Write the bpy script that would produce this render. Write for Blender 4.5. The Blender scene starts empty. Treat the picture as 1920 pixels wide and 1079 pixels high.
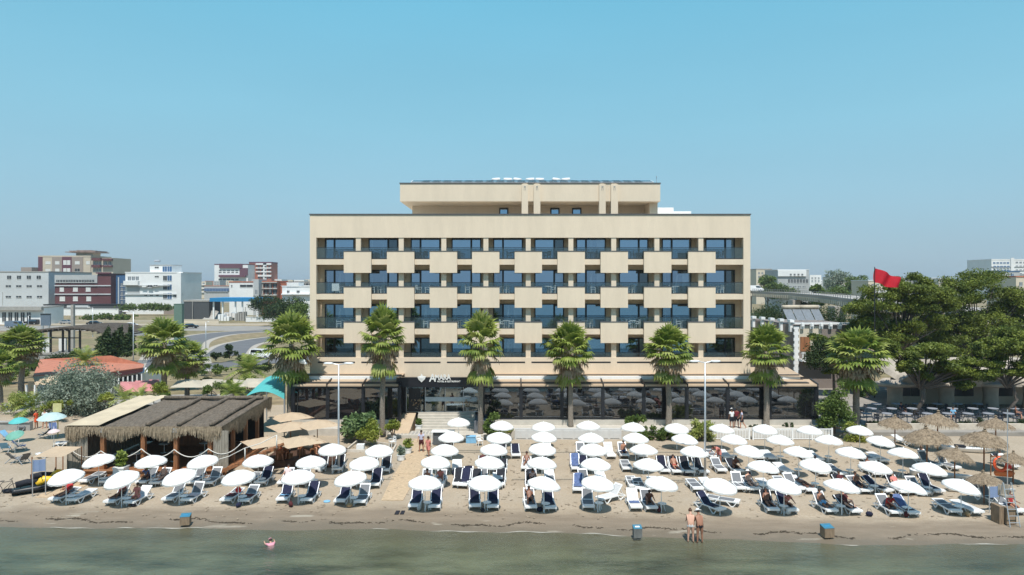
import bpy, math, random
import numpy as np
from mathutils import Vector, Matrix, Euler
R=math.radians; PI=math.pi
random.seed(7); rng=np.random.default_rng(7)
S=bpy.context.scene; C=S.collection
F=1280.0; CX=960.0; HY=532.0; H=13.5
def G(px,py,z=0.0):                       # pixel of the photo -> point at height z
    Y=F*(H-z)/(py-HY); return Vector(((px-CX)/F*Y,Y,z))
def A(px,py,Y):                           # pixel of the photo -> point at distance Y
    return Vector(((px-CX)/F*Y,Y,H-(py-HY)/F*Y))
def X_(px,Y): return (px-CX)/F*Y
def Z_(py,Y): return H-(py-HY)/F*Y
# ---------------------------------------------------------------- materials
MATS={}
def mat(name,col,rough=.7,var=.12,scale=3.0,bump=0.0,bscale=None,metal=0.0,spec=.4,col2=None,stretch=None,coords='Object',fine=0.0,trans=0.0,hue=0.0):
    if name in MATS: return MATS[name]
    m=bpy.data.materials.new(name); m.use_nodes=True; nt=m.node_tree; N=nt.nodes; L=nt.links
    b=N['Principled BSDF']; b.inputs['Roughness'].default_value=rough; b.inputs['Metallic'].default_value=metal
    b.inputs['Specular IOR Level'].default_value=spec
    tc=N.new('ShaderNodeTexCoord'); mp=N.new('ShaderNodeMapping'); L.new(tc.outputs[coords],mp.inputs[0])
    if stretch: mp.inputs['Scale'].default_value=stretch
    nz=N.new('ShaderNodeTexNoise'); nz.inputs['Scale'].default_value=scale; nz.inputs['Detail'].default_value=5; L.new(mp.outputs[0],nz.inputs[0])
    cr=N.new('ShaderNodeMix'); cr.data_type='RGBA'
    c1=tuple(max(0,c*(1-var)) for c in col); c2=tuple(min(1,c*(1+var)) for c in (col2 or col))
    if col2: c1=col; c2=col2
    cr.inputs[6].default_value=(*c1,1); cr.inputs[7].default_value=(*c2,1)
    st=N.new('ShaderNodeMapRange'); st.inputs[1].default_value=.32; st.inputs[2].default_value=.68; L.new(nz.outputs[0],st.inputs[0]); L.new(st.outputs[0],cr.inputs[0])
    out=cr.outputs[2]
    if fine>0:
        n2=N.new('ShaderNodeTexNoise'); n2.inputs['Scale'].default_value=scale*9; n2.inputs['Detail'].default_value=3; L.new(mp.outputs[0],n2.inputs[0])
        mr=N.new('ShaderNodeMapRange'); mr.inputs[1].default_value=.3; mr.inputs[2].default_value=.7; mr.inputs[3].default_value=1-fine; mr.inputs[4].default_value=1+fine; L.new(n2.outputs[0],mr.inputs[0])
        vm=N.new('ShaderNodeVectorMath'); vm.operation='SCALE'; L.new(out,vm.inputs[0]); L.new(mr.outputs[0],vm.inputs[3]); out=vm.outputs[0]
    oi=N.new('ShaderNodeObjectInfo')
    if hue>0:
        mr=N.new('ShaderNodeMapRange'); mr.inputs[3].default_value=1-hue; mr.inputs[4].default_value=1+hue; L.new(oi.outputs['Random'],mr.inputs[0])
        vm=N.new('ShaderNodeVectorMath'); vm.operation='SCALE'; L.new(out,vm.inputs[0]); L.new(mr.outputs[0],vm.inputs[3]); out=vm.outputs[0]
    L.new(out,b.inputs['Base Color'])
    if bump>0:
        n3=N.new('ShaderNodeTexNoise'); n3.inputs['Scale'].default_value=bscale or scale*4; n3.inputs['Detail'].default_value=4; L.new(mp.outputs[0],n3.inputs[0])
        bp=N.new('ShaderNodeBump'); bp.inputs['Strength'].default_value=bump; bp.inputs['Distance'].default_value=.05; L.new(n3.outputs[0],bp.inputs['Height']); L.new(bp.outputs[0],b.inputs['Normal'])
    if trans>0:
        tr=N.new('ShaderNodeBsdfTranslucent'); L.new(out,tr.inputs[0]); mx=N.new('ShaderNodeMixShader'); mx.inputs[0].default_value=trans
        L.new(b.outputs[0],mx.inputs[1]); L.new(tr.outputs[0],mx.inputs[2]); L.new(mx.outputs[0],N['Material Output'].inputs[0])
    MATS[name]=m; return m
def leafmat(name,c1,c2,trans=.25,scale=1.2): return mat(name,c1,.6,scale=scale,col2=c2,trans=trans,spec=.3,fine=.25)
def glassmat(name,tint=(.55,.65,.8),refl=.45,base=(.02,.03,.05),thru=0.0,wob=.015,curt=0.0,curtcol=(.35,.4,.45)):
    if name in MATS: return MATS[name]
    m=bpy.data.materials.new(name); m.use_nodes=True; nt=m.node_tree; N=nt.nodes; L=nt.links
    for n in list(N):
        if n.type=='BSDF_PRINCIPLED': N.remove(n)
    o=N['Material Output']
    d=N.new('ShaderNodeBsdfDiffuse'); d.inputs[0].default_value=(*base,1)
    tc=N.new('ShaderNodeTexCoord')
    if curt>0:
        w=N.new('ShaderNodeTexNoise'); w.inputs['Scale'].default_value=1.0; mp=N.new('ShaderNodeMapping'); mp.inputs['Scale'].default_value=(1.1,1.1,.05); L.new(tc.outputs['Object'],mp.inputs[0]); L.new(mp.outputs[0],w.inputs[0])
        mr=N.new('ShaderNodeMapRange'); mr.inputs[1].default_value=.48; mr.inputs[2].default_value=.52; L.new(w.outputs[0],mr.inputs[0])
        w2=N.new('ShaderNodeTexWave'); w2.inputs['Scale'].default_value=3.2; w2.inputs['Distortion'].default_value=2; mp2=N.new('ShaderNodeMapping'); mp2.inputs['Scale'].default_value=(1,1,.05); L.new(tc.outputs['Object'],mp2.inputs[0]); L.new(mp2.outputs[0],w2.inputs[0])
        c=N.new('ShaderNodeMix'); c.data_type='RGBA'; c.inputs[6].default_value=(*[q*.6 for q in curtcol],1); c.inputs[7].default_value=(*curtcol,1); L.new(w2.outputs[0],c.inputs[0])
        e=N.new('ShaderNodeMix'); e.data_type='RGBA'; e.inputs[6].default_value=(*base,1); L.new(c.outputs[2],e.inputs[7])
        f=N.new('ShaderNodeMath'); f.operation='MULTIPLY'; f.inputs[1].default_value=curt; L.new(mr.outputs[0],f.inputs[0]); L.new(f.outputs[0],e.inputs[0]); L.new(e.outputs[2],d.inputs[0])
    g=N.new('ShaderNodeBsdfGlossy'); g.inputs['Color'].default_value=(*tint,1); g.inputs['Roughness'].default_value=.02
    nz=N.new('ShaderNodeTexNoise'); nz.inputs['Scale'].default_value=.9; L.new(tc.outputs['Object'],nz.inputs[0])
    bp=N.new('ShaderNodeBump'); bp.inputs['Strength'].default_value=wob*4; bp.inputs['Distance'].default_value=.05; L.new(nz.outputs[0],bp.inputs['Height']); L.new(bp.outputs[0],g.inputs['Normal'])
    base_out=d.outputs[0]
    if thru>0:
        t=N.new('ShaderNodeBsdfTransparent'); t.inputs[0].default_value=(.75,.82,.85,1); mx=N.new('ShaderNodeMixShader'); mx.inputs[0].default_value=thru; L.new(d.outputs[0],mx.inputs[1]); L.new(t.outputs[0],mx.inputs[2]); base_out=mx.outputs[0]
    mx=N.new('ShaderNodeMixShader'); mx.inputs[0].default_value=refl; L.new(base_out,mx.inputs[1]); L.new(g.outputs[0],mx.inputs[2]); L.new(mx.outputs[0],o.inputs[0])
    MATS[name]=m; return m
# ---------------------------------------------------------------- mesh builder
class MB:
    def __init__(s): s.v=[]; s.f=[]; s.m=[]
    def add(s,vs,fs,mi=0):
        o=len(s.v); s.v+= [tuple(v) for v in vs]; s.f+=[tuple(i+o for i in f) for f in fs]; s.m+=[mi]*len(fs); return s
    def box(s,x0,x1,y0,y1,z0,z1,mi=0,M=None):
        vs=[Vector((x,y,z)) for z in (z0,z1) for y in (y0,y1) for x in (x0,x1)]
        if M is not None: vs=[M@v for v in vs]
        return s.add(vs,[(0,2,3,1),(4,5,7,6),(0,1,5,4),(2,6,7,3),(0,4,6,2),(1,3,7,5)],mi)
    def beam(s,a,b,w,h,mi=0,up=(0,0,1)):
        a=Vector(a); b=Vector(b); d=(b-a); l=d.length
        if l<1e-6: return s
        d.normalize(); u=Vector(up)
        if abs(d.dot(u))>.98: u=Vector((0,1,0))
        x=d.cross(u).normalized(); u=x.cross(d)
        vs=[p+x*(i*w/2)+u*(j*h/2) for p in (a,b) for j in (-1,1) for i in (-1,1)]
        return s.add(vs,[(0,1,3,2),(4,6,7,5),(0,4,5,1),(2,3,7,6),(0,2,6,4),(1,5,7,3)],mi)
    def tube(s,pts,rad,n=8,mi=0,cap=True,closed=False):
        pts=[Vector(p) for p in pts]
        if not hasattr(rad,'__len__'): rad=[rad]*len(pts)
        vs=[];K=len(pts); prev=None
        for i,p in enumerate(pts):
            d=(pts[min(i+1,K-1)]-pts[max(i-1,0)]) if not closed else pts[(i+1)%K]-pts[i-1]
            d.normalize()
            x=prev if prev is not None else (Vector((1,0,0)) if abs(d.x)<.9 else Vector((0,1,0)))
            x=(x-d*x.dot(d))
            if x.length<1e-4: x=Vector((0,1,0)).cross(d)
            x.normalize(); prev=x; y=d.cross(x)
            for k in range(n):
                a=2*PI*k/n; vs.append(p+(x*math.cos(a)+y*math.sin(a))*rad[i])
        fs=[]
        for i in range(K if closed else K-1):
            for k in range(n):
                j=(i+1)%K; fs.append((i*n+k,i*n+(k+1)%n,j*n+(k+1)%n,j*n+k))
        if cap and not closed: fs+= [tuple(range(n-1,-1,-1)),tuple((K-1)*n+k for k in range(n))]
        return s.add(vs,fs,mi)
    def lathe(s,prof,n=16,mi=0,c=(0,0,0),sx=1,sy=1):
        vs=[(c[0]+r*math.cos(2*PI*k/n)*sx,c[1]+r*math.sin(2*PI*k/n)*sy,c[2]+z) for r,z in prof for k in range(n)]
        K=len(prof); fs=[(i*n+k,i*n+(k+1)%n,(i+1)*n+(k+1)%n,(i+1)*n+k) for i in range(K-1) for k in range(n)]
        fs+=[tuple(range(n-1,-1,-1)),tuple((K-1)*n+k for k in range(n))]
        return s.add(vs,fs,mi)
    def ball(s,c,r,n=10,mi=0,sx=1,sy=1,sz=1):
        k=max(4,n//2); return s.lathe([(max(1e-3,r*math.sin(PI*i/k)),-r*sz*math.cos(PI*i/k)) for i in range(k+1)],n,mi,c,sx,sy)
    def prism(s,poly,z0,z1,mi=0):
        n=len(poly); vs=[(x,y,z0) for x,y in poly]+[(x,y,z1) for x,y in poly]
        return s.add(vs,[tuple(range(n-1,-1,-1)),tuple(range(n,2*n))]+[(i,(i+1)%n,n+(i+1)%n,n+i) for i in range(n)],mi)
    def mesh(s,name,mats,smooth=False):
        me=bpy.data.meshes.new(name); me.from_pydata(s.v,[],s.f)
        for m in (mats if isinstance(mats,(list,tuple)) else [mats]): me.materials.append(m)
        if any(s.m): me.polygons.foreach_set('material_index',s.m)
        if smooth: me.polygons.foreach_set('use_smooth',[True]*len(s.f))
        me.update(); return me
    def build(s,name,mats,parent=None,smooth=False,loc=None,rz=0):
        o=bpy.data.objects.new(name,s.mesh(name,mats,smooth)); C.objects.link(o)
        if parent: o.parent=parent
        if loc is not None: o.location=loc
        if rz: o.rotation_euler.z=rz
        return o
def tag(o,label=None,cat=None,group=None,kind=None):
    if label: o['label']=label
    if cat: o['category']=cat
    if group: o['group']=group
    if kind: o['kind']=kind
    return o
def thing(name,label,cat,loc=(0,0,0),rz=0,group=None):
    o=bpy.data.objects.new(name,None); C.objects.link(o); o.location=loc; o.rotation_euler.z=rz; o.empty_display_size=.2
    return tag(o,label,cat,group)
def dup(o,parent=None):
    c=o.copy(); C.objects.link(c); c.parent=parent
    if parent: c.matrix_parent_inverse=o.matrix_parent_inverse.copy()
    for k in o.children: dup(k,c)
    return c
def place(proto,used,loc,rz=0,label=None,group=None,scale=None):
    """first use moves the original, later uses copy it and its parts"""
    o=proto
    if used.get(proto.name): o=dup(proto)
    used[proto.name]=1; o.location=loc; o.rotation_euler.z=rz
    if label: o['label']=label
    if group: o['group']=group
    if scale: o.scale=(scale,)*3 if not hasattr(scale,'__len__') else scale
    return o
USED={}
ORD=['first','second','third','fourth','fifth','sixth','seventh','eighth','ninth','tenth','eleventh','twelfth','thirteenth','fourteenth','fifteenth','sixteenth','seventeenth','eighteenth','nineteenth','twentieth']
# common materials
M=dict(
 cream=mat('cream_render',(.735,.61,.465),.85,.045,1.1,bump=.15,bscale=14,fine=.02,stretch=(1,1,.18)),
 creamlift=mat('cream_render_lifted',(.80,.65,.48),.9,.05,1.2),  # lighter copy of the cream render that lifts the shaded recess walls
 cope=mat('dark_coping',(.09,.09,.10),.5),
 dark=mat('anthracite_metal',(.018,.019,.023),.4),
 white=mat('white_paint',(.80,.80,.79),.55,.03),
 plastic=mat('white_plastic',(.82,.82,.81),.35,.03,hue=.03),
 canvas=mat('white_canvas',(.80,.79,.765),.85,.025,6,trans=.12,hue=.03),
 sling=mat('grey_sling',(.155,.16,.17),.8,.08,30,hue=.12),
 slingw=mat('light_mesh_sling',(.55,.54,.53),.8,.06,30),
 navy=mat('navy_towelling',(.012,.014,.038),.9,.25,10,bump=.3,hue=.3),
 black=mat('black_fabric',(.014,.015,.022),.85,.3,8,bump=.3),
 steel=mat('galvanised_steel',(.50,.52,.54),.4,.06,metal=.6),
 wood=mat('brown_wood',(.27,.115,.05),.6,.25,6,stretch=(1,1,.15)),
 oldwood=mat('grey_reed',(.30,.265,.215),.9,.3,20,stretch=(1,1,.08)),
 plank=mat('pale_board',(.46,.345,.225),.85,.15,5),
 tan=mat('tan_canvas',(.55,.42,.29),.85,.05,2,trans=.15),
 awn=mat('awning_canvas',(.50,.375,.26),.85,.05,2,trans=.12),
 concrete=mat('concrete',(.34,.325,.30),.9,.12,1.5,bump=.2),
 pave=mat('terrace_paving',(.50,.46,.40),.85,.08,2,fine=.05),
 terracotta=mat('terracotta_roof',(.44,.17,.105),.85,.15,1.5,bump=.4,bscale=6,fine=.15),
 trunk=mat('palm_bark',(.25,.21,.17),.95,.35,9,bump=.8,bscale=18,stretch=(1,1,3)),
 bark=mat('grey_bark',(.12,.10,.085),.95,.3,6,bump=.6),
 palm=leafmat('palm_leaf',(.13,.20,.03),(.34,.39,.085),trans=.35),
 palmy=leafmat('palm_leaf_light',(.28,.33,.07),(.42,.44,.16),trans=.35),
 dead=mat('dry_palm_leaf',(.27,.18,.11),.9,col2=(.50,.39,.26),scale=3,trans=.1),
 pine=leafmat('pine_leaf',(.045,.075,.014),(.22,.26,.04),scale=.7),
 shrub=leafmat('shrub_leaf',(.055,.10,.022),(.17,.23,.05)),
 shruby=leafmat('yellow_shrub_leaf',(.16,.21,.03),(.33,.34,.06)),
 olive=leafmat('olive_leaf',(.11,.155,.10),(.36,.41,.33)),
 darkleaf=leafmat('dark_leaf',(.022,.045,.012),(.06,.09,.026)),
 thatch=mat('grey_thatch',(.155,.125,.095),.95,.35,4,bump=.9,bscale=30,fine=.3,stretch=(3,.6,1)),
 fringe=mat('thatch_fringe',(.20,.155,.105),.95,.4,6,col2=(.36,.285,.195)),
 straw=mat('straw_thatch',(.15,.11,.07),.95,col2=(.33,.25,.17),scale=7,bump=.8,fine=.3),
 skin=mat('skin',(.42,.20,.125),.55,.06,hue=.25), skinp=mat('pale_skin',(.60,.34,.24),.55,.06), skind=mat('tanned_skin',(.22,.095,.055),.5,.06),
 hair=mat('dark_hair',(.03,.018,.012),.6), red=mat('red_fabric',(.42,.03,.03),.85,.15), pink=mat('pink_fabric',(.62,.22,.19),.85,.1),
 maroon=mat('maroon_towel',(.085,.018,.02),.9,.3,8), rose=mat('pale_pink_towel',(.62,.50,.49),.9,.05),
 blue=mat('blue_towel',(.09,.13,.26),.9,.25,6), lblue=mat('light_blue_cloth',(.20,.42,.62),.85,.1), lavender=mat('pale_shirt',(.48,.47,.58),.85,.05),
 orange=mat('orange_plastic',(.75,.10,.03),.4,.1), yellow=mat('yellow_plastic',(.80,.50,.04),.4,.1),
 asphalt=mat('asphalt',(.13,.13,.135),.9,.1,.4), kerb=mat('pale_kerb',(.38,.34,.29),.9,.1),
 rope=mat('white_rope',(.62,.60,.55),.9), tyre=mat('tyre_rubber',(.012,.012,.012),.8),
 carglass=glassmat('car_glass',(.5,.6,.7),.3,(.01,.012,.015)),
 teal=mat('turquoise_canvas',(.10,.47,.46),.7,.06,1.5,trans=.15),
)
W3=[glassmat('window_glass_clear',(.50,.70,.93),.58,(.02,.045,.09)),
    glassmat('window_glass_curtain',(.50,.68,.90),.48,(.025,.05,.10),curt=.9,curtcol=(.34,.46,.58)),
    glassmat('window_glass_dark',(.40,.50,.60),.28,(.012,.018,.022),curt=.35,curtcol=(.10,.16,.15))]
RAILG=glassmat('railing_glass',(.7,.8,.85),.06,(.20,.26,.28),thru=.93,wob=0)
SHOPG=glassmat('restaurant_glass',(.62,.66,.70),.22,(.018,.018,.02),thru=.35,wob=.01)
ENTG=glassmat('entrance_glass',(.6,.7,.75),.30,(.03,.05,.055),thru=.55,wob=.01)
# ---------------------------------------------------------------- camera, light, world
cam=bpy.data.cameras.new('camera'); co=bpy.data.objects.new('camera',cam); C.objects.link(co); S.camera=co
cam.sensor_width=36; cam.lens=24; co.location=(0,0,H); co.rotation_euler=(R(90),0,0); cam.shift_y=-(539.5-HY)/1920.0; cam.clip_end=20000; cam.clip_start=.5
SUN_EL=64; SUN_AZ=4     # degrees; the sun stands behind the camera, over the sea
sun=bpy.data.lights.new('sun','SUN'); so=bpy.data.objects.new('sun',sun); C.objects.link(so)
sun.energy=4.2; sun.angle=R(.5); sun.color=(1,.965,.90)
so.rotation_euler=(R(90-SUN_EL),0,R(SUN_AZ))
w=bpy.data.worlds.new('World'); S.world=w; w.use_nodes=True; nt=w.node_tree
sky=nt.nodes.new('ShaderNodeTexSky'); sky.sky_type='NISHITA'; sky.sun_disc=False; sky.sun_elevation=R(SUN_EL); sky.sun_rotation=R(180-SUN_AZ)
sky.air_density=1.15; sky.dust_density=1.1; sky.ozone_density=1.0; sky.altitude=10
# summer haze colour of this sky by elevation, blended over the Nishita sky
geo=nt.nodes.new('ShaderNodeTexCoord'); sxyz=nt.nodes.new('ShaderNodeSeparateXYZ'); nt.links.new(geo.outputs['Generated'],sxyz.inputs[0])
rp=nt.nodes.new('ShaderNodeValToRGB'); nt.links.new(sxyz.outputs[2],rp.inputs[0]); e=rp.color_ramp.elements
SK=[(0.0,(.335,.455,.54)),(.035,(.325,.475,.58)),(.12,(.29,.515,.645)),(.22,(.245,.53,.68)),(.385,(.165,.495,.685)),(.6,(.11,.33,.56)),(1,(.07,.22,.45))]
e[0].position=0; e[0].color=(*SK[0][1],1); e[1].position=1; e[1].color=(*SK[-1][1],1)
for p_,c_ in SK[1:-1]: q=e.new(p_); q.color=(*c_,1)
BG=.11
sc_=nt.nodes.new('ShaderNodeVectorMath'); sc_.operation='SCALE'; sc_.inputs[3].default_value=.87/BG; nt.links.new(rp.outputs[0],sc_.inputs[0])
skn=nt.nodes.new('ShaderNodeTexNoise'); skn.inputs['Scale'].default_value=1.6; skn.inputs['Detail'].default_value=4; mps=nt.nodes.new('ShaderNodeMapping'); mps.inputs['Scale'].default_value=(1,1,5); nt.links.new(geo.outputs['Generated'],mps.inputs[0]); nt.links.new(mps.outputs[0],skn.inputs[0])
mrs=nt.nodes.new('ShaderNodeMapRange'); mrs.inputs[1].default_value=.3; mrs.inputs[2].default_value=.7; mrs.inputs[3].default_value=.975; mrs.inputs[4].default_value=1.03; nt.links.new(skn.outputs[0],mrs.inputs[0])
sc2=nt.nodes.new('ShaderNodeVectorMath'); sc2.operation='SCALE'; nt.links.new(sc_.outputs[0],sc2.inputs[0]); nt.links.new(mrs.outputs[0],sc2.inputs[3])
hs=nt.nodes.new('ShaderNodeMix'); hs.data_type='RGBA'; hs.inputs[0].default_value=.92
nt.links.new(sky.outputs[0],hs.inputs[6]); nt.links.new(sc2.outputs[0],hs.inputs[7]); nt.links.new(hs.outputs[2],nt.nodes['Background'].inputs[0]); nt.nodes['Background'].inputs[1].default_value=BG
S.view_settings.view_transform='Standard'; S.view_settings.look='None'; S.view_settings.exposure=.35; S.view_settings.gamma=1
S.render.engine='CYCLES'; S.cycles.max_bounces=6; S.cycles.diffuse_bounces=3; S.cycles.transparent_max_bounces=12; S.cycles.caustics_reflective=False; S.cycles.caustics_refractive=False
# ---------------------------------------------------------------- the setting
def shore(x):
    u=min(1,max(0,(x+8)/29)); return 38.05-2.35*u+.16*math.sin(x*.23+1)+.10*math.sin(x*.61)+.05*math.sin(x*1.7)
def beach_z(x,y):
    d=y-shore(x)
    if d>0: return min(.0,-.16+.08*d)+(.012*math.sin(x*1.3+y*2.1)+.01*math.sin(x*3.1-y*1.7))*min(1,max(0,d-2)/2) if d>.0 else 0
    return -.16+.05*d if d>-14 else -.86+.22*(d+14)
def sheet(name,xs,ys,zf,m,smooth=True):
    n=len(xs); v=[(x,y,zf(x,y)) for y in ys for x in xs]; f=[(j*n+i,j*n+i+1,(j+1)*n+i+1,(j+1)*n+i) for j in range(len(ys)-1) for i in range(n-1)]
    b=MB(); b.add(v,f); return b.build(name,m,None,smooth)
def sandmat():
    m=bpy.data.materials.new('beach_sand'); m.use_nodes=True; nt=m.node_tree; N=nt.nodes; L=nt.links; b=N['Principled BSDF']; b.inputs['Roughness'].default_value=.9; b.inputs['Specular IOR Level'].default_value=.2
    tc=N.new('ShaderNodeTexCoord'); geo=N.new('ShaderNodeNewGeometry'); sp=N.new('ShaderNodeSeparateXYZ'); L.new(geo.outputs['Position'],sp.inputs[0])
    def noise(sc,det=5,stretch=None):
        mp=N.new('ShaderNodeMapping'); L.new(tc.outputs['Object'],mp.inputs[0])
        if stretch: mp.inputs['Scale'].default_value=stretch
        n=N.new('ShaderNodeTexNoise'); n.inputs['Scale'].default_value=sc; n.inputs['Detail'].default_value=det; n.inputs['Roughness'].default_value=.6; L.new(mp.outputs[0],n.inputs[0]); return n.outputs[0]
    def math_(op,a,c):
        n=N.new('ShaderNodeMath'); n.operation=op
        for i,q in enumerate((a,c)):
            if isinstance(q,(int,float)): n.inputs[i].default_value=q
            else: L.new(q,n.inputs[i])
        return n.outputs[0]
    def rng_(x,a,c,d=0,e=1):
        n=N.new('ShaderNodeMapRange'); n.inputs[1].default_value=a; n.inputs[2].default_value=c; n.inputs[3].default_value=d; n.inputs[4].default_value=e; L.new(x,n.inputs[0]); return n.outputs[0]
    def mix(f,c1,c2):
        n=N.new('ShaderNodeMix'); n.data_type='RGBA'; L.new(f,n.inputs[0])
        for i,q in ((6,c1),(7,c2)):
            if isinstance(q,tuple): n.inputs[i].default_value=(*q,1)
            else: L.new(q,n.inputs[i])
        return n.outputs[2]
    dry=mix(rng_(noise(.35),.35,.65),(.355,.29,.215),(.43,.36,.28))
    dry=mix(rng_(noise(6,6),.35,.7),dry,(.33,.265,.19))
    # wetness by distance from the waterline
    yy=math_('ADD',sp.outputs[1],rng_(sp.outputs[0],-8,21,0,2.35)); yy=math_('ADD',yy,math_('MULTIPLY',noise(.5,4,(1,2,1)),2.4))
    wet=rng_(yy,43.1,41.5)
    damp=mix(rng_(noise(1.2,5,(.4,1.6,1)),.4,.65),(.205,.162,.118),(.24,.192,.142))
    col=mix(wet,dry,damp)
    wet2=rng_(yy,40.7,39.5); col=mix(wet2,col,(.165,.135,.098))
    pt=rng_(noise(.6,3,(.35,1.5,1)),.63,.66); pt=math_('MULTIPLY',pt,rng_(yy,42,41)); pt=math_('MULTIPLY',pt,rng_(yy,39.4,39.9)); col=mix(pt,col,(.33,.29,.23))
    # under water: weed and depth colour of the bed itself
    uw=rng_(sp.outputs[2],-.16,-.38); bed=mix(rng_(noise(.22,6,(.45,1.9,1)),.47,.58),(.17,.155,.09),(.04,.045,.028)); col=mix(uw,col,bed)
    L.new(col,b.inputs['Base Color'])
    bp=N.new('ShaderNodeBump'); bp.inputs['Strength'].default_value=.75; bp.inputs['Distance'].default_value=.06; L.new(noise(5,6),bp.inputs['Height']); L.new(bp.outputs[0],b.inputs['Normal'])
    L.new(rng_(wet2,0,1,.9,.45),b.inputs['Roughness'])
    return m
xs=[-160,-120,-90,-70]+[x*.5-60 for x in range(0,241)]+[70,90,120,160]
ys=[-60,-30,-10,5,12]+[16+.8*i for i in range(20)]+[32+.3*i for i in range(50)]+[47+1.2*i for i in range(12)]+[62,66,70,76]
tag(sheet('beach',xs,ys,beach_z,sandmat()),kind='structure')
def watermat():
    m=bpy.data.materials.new('shallow_sea_water'); m.use_nodes=True; nt=m.node_tree; N=nt.nodes; L=nt.links
    for n in list(N):
        if n.type=='BSDF_PRINCIPLED': N.remove(n)
    geo=N.new('ShaderNodeNewGeometry'); sp=N.new('ShaderNodeSeparateXYZ'); L.new(geo.outputs['Position'],sp.inputs[0])
    tc=N.new('ShaderNodeTexCoord')
    d=N.new('ShaderNodeBsdfDiffuse')
    cn=N.new('ShaderNodeTexNoise'); cn.inputs['Scale'].default_value=.42; cn.inputs['Detail'].default_value=8; cn.inputs['Roughness'].default_value=.62; mpc=N.new('ShaderNodeMapping'); mpc.inputs['Scale'].default_value=(.45,1.5,1); L.new(tc.outputs['Object'],mpc.inputs[0]); L.new(mpc.outputs[0],cn.inputs[0])
    cm=N.new('ShaderNodeMix'); cm.data_type='RGBA'; cm.inputs[6].default_value=(.040,.050,.032,1); cm.inputs[7].default_value=(.18,.195,.12,1)
    mrc=N.new('ShaderNodeMapRange'); mrc.inputs[1].default_value=.36; mrc.inputs[2].default_value=.62; L.new(cn.outputs[0],mrc.inputs[0]); L.new(mrc.outputs[0],cm.inputs[0]); L.new(cm.outputs[2],d.inputs[0])
    t=N.new('ShaderNodeBsdfTransparent'); t.inputs[0].default_value=(.86,.93,.88,1)
    mx_=N.new('ShaderNodeMapRange'); mx_.inputs[1].default_value=-8; mx_.inputs[2].default_value=21; mx_.inputs[3].default_value=0; mx_.inputs[4].default_value=2.35; L.new(sp.outputs[0],mx_.inputs[0]); yy=N.new('ShaderNodeMath'); yy.operation='ADD'; L.new(mx_.outputs[0],yy.inputs[0]); L.new(sp.outputs[1],yy.inputs[1])
    mr=N.new('ShaderNodeMapRange'); mr.inputs[1].default_value=37.9; mr.inputs[2].default_value=33.6; mr.inputs[3].default_value=.0; mr.inputs[4].default_value=.60; L.new(yy.outputs[0],mr.inputs[0])
    mx=N.new('ShaderNodeMixShader'); L.new(mr.outputs[0],mx.inputs[0]); L.new(t.outputs[0],mx.inputs[1]); L.new(d.outputs[0],mx.inputs[2])
    g=N.new('ShaderNodeBsdfGlossy'); g.inputs['Roughness'].default_value=.06; g.inputs['Color'].default_value=(.8,.9,.9,1)
    fr=N.new('ShaderNodeFresnel'); fr.inputs[0].default_value=1.33
    n1=N.new('ShaderNodeTexNoise'); n1.inputs['Scale'].default_value=2.6; n1.inputs['Detail'].default_value=5; mp=N.new('ShaderNodeMapping'); mp.inputs['Scale'].default_value=(.8,1.5,1); L.new(tc.outputs['Object'],mp.inputs[0]); L.new(mp.outputs[0],n1.inputs[0])
    bp=N.new('ShaderNodeBump'); bp.inputs['Strength'].default_value=.8; bp.inputs['Distance'].default_value=.10; L.new(n1.outputs[0],bp.inputs['Height']); L.new(bp.outputs[0],g.inputs['Normal']); L.new(bp.outputs[0],fr.inputs['Normal']); L.new(bp.outputs[0],d.inputs['Normal'])
    m2=N.new('ShaderNodeMixShader'); L.new(fr.outputs[0],m2.inputs[0]); L.new(mx.outputs[0],m2.inputs[1]); L.new(g.outputs[0],m2.inputs[2]); L.new(m2.outputs[0],N['Material Output'].inputs[0])
    return m
wxs=[-6000,-1500,-400,-160,-80]+[-60+4*i for i in range(31)]+[80,160,400,1500,6000]; wys=[-9000,-2500,-600,-150,-40,0,20,40]
tag(sheet('sea_water',wxs,wys,lambda x,y:-.16,watermat()),kind='structure')
gm=mat('dry_ground',(.26,.195,.115),.95,col2=(.17,.15,.075),scale=.06,fine=.3)
tag(sheet('ground',[-9000,-3000,-900,-300,-120,-60,-30,0,30,60,120,300,900,3000,9000],[62,75,110,160,260,500,1200,4000,12000],lambda x,y:-.03,gm,False),kind='structure')
def adopt(o,root): o.parent=root; o.matrix_parent_inverse=Matrix.Translation(-root.location); return o
def part(mb,name,mats,root,smooth=False,label=None):
    o=mb.build(name,mats,None,smooth); adopt(o,root)
    if label: o['label']=label
    return o
Y0=65.0
hx=lambda p:X_(p,Y0); hz=lambda p:Z_(p,Y0)
hotel=thing('hotel_building','five storey cream hotel with checkerboard balcony panels facing the beach','hotel',(1.7,Y0,0))
XL,XR,ZT=hx(581),hx(1407),hz(403)
FL=[hz(486.4),hz(551.7),hz(617.2),hz(617.2)-3.32]      # balcony floors, top row first
b=MB()
b.box(XL,hx(593),Y0,Y0+.5,.0,ZT); b.box(hx(1394),XR,Y0,Y0+.5,.0,ZT)
b.box(hx(593),hx(1394),Y0+.004,Y0+.5,hz(446),ZT-.004)
b.box(hx(593),hx(1394),Y0+.004,Y0+.5,3.9,hz(670.5))
b.box(XL,XL+.3,Y0+.5,Y0+16,0,ZT-.3); b.box(XR-.3,XR,Y0+.5,Y0+16,0,ZT-.3); b.box(XL+.3,XR-.3,Y0+15.6,Y0+16,0,ZT-.3)
part(b,'facade_wall',M['cream'],hotel)
b=MB(); b.box(XL+.3,XR-.3,Y0+1.9,Y0+2.2,5.2,18.6); part(b,'recessed_wall',M['creamlift'],hotel)
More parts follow.
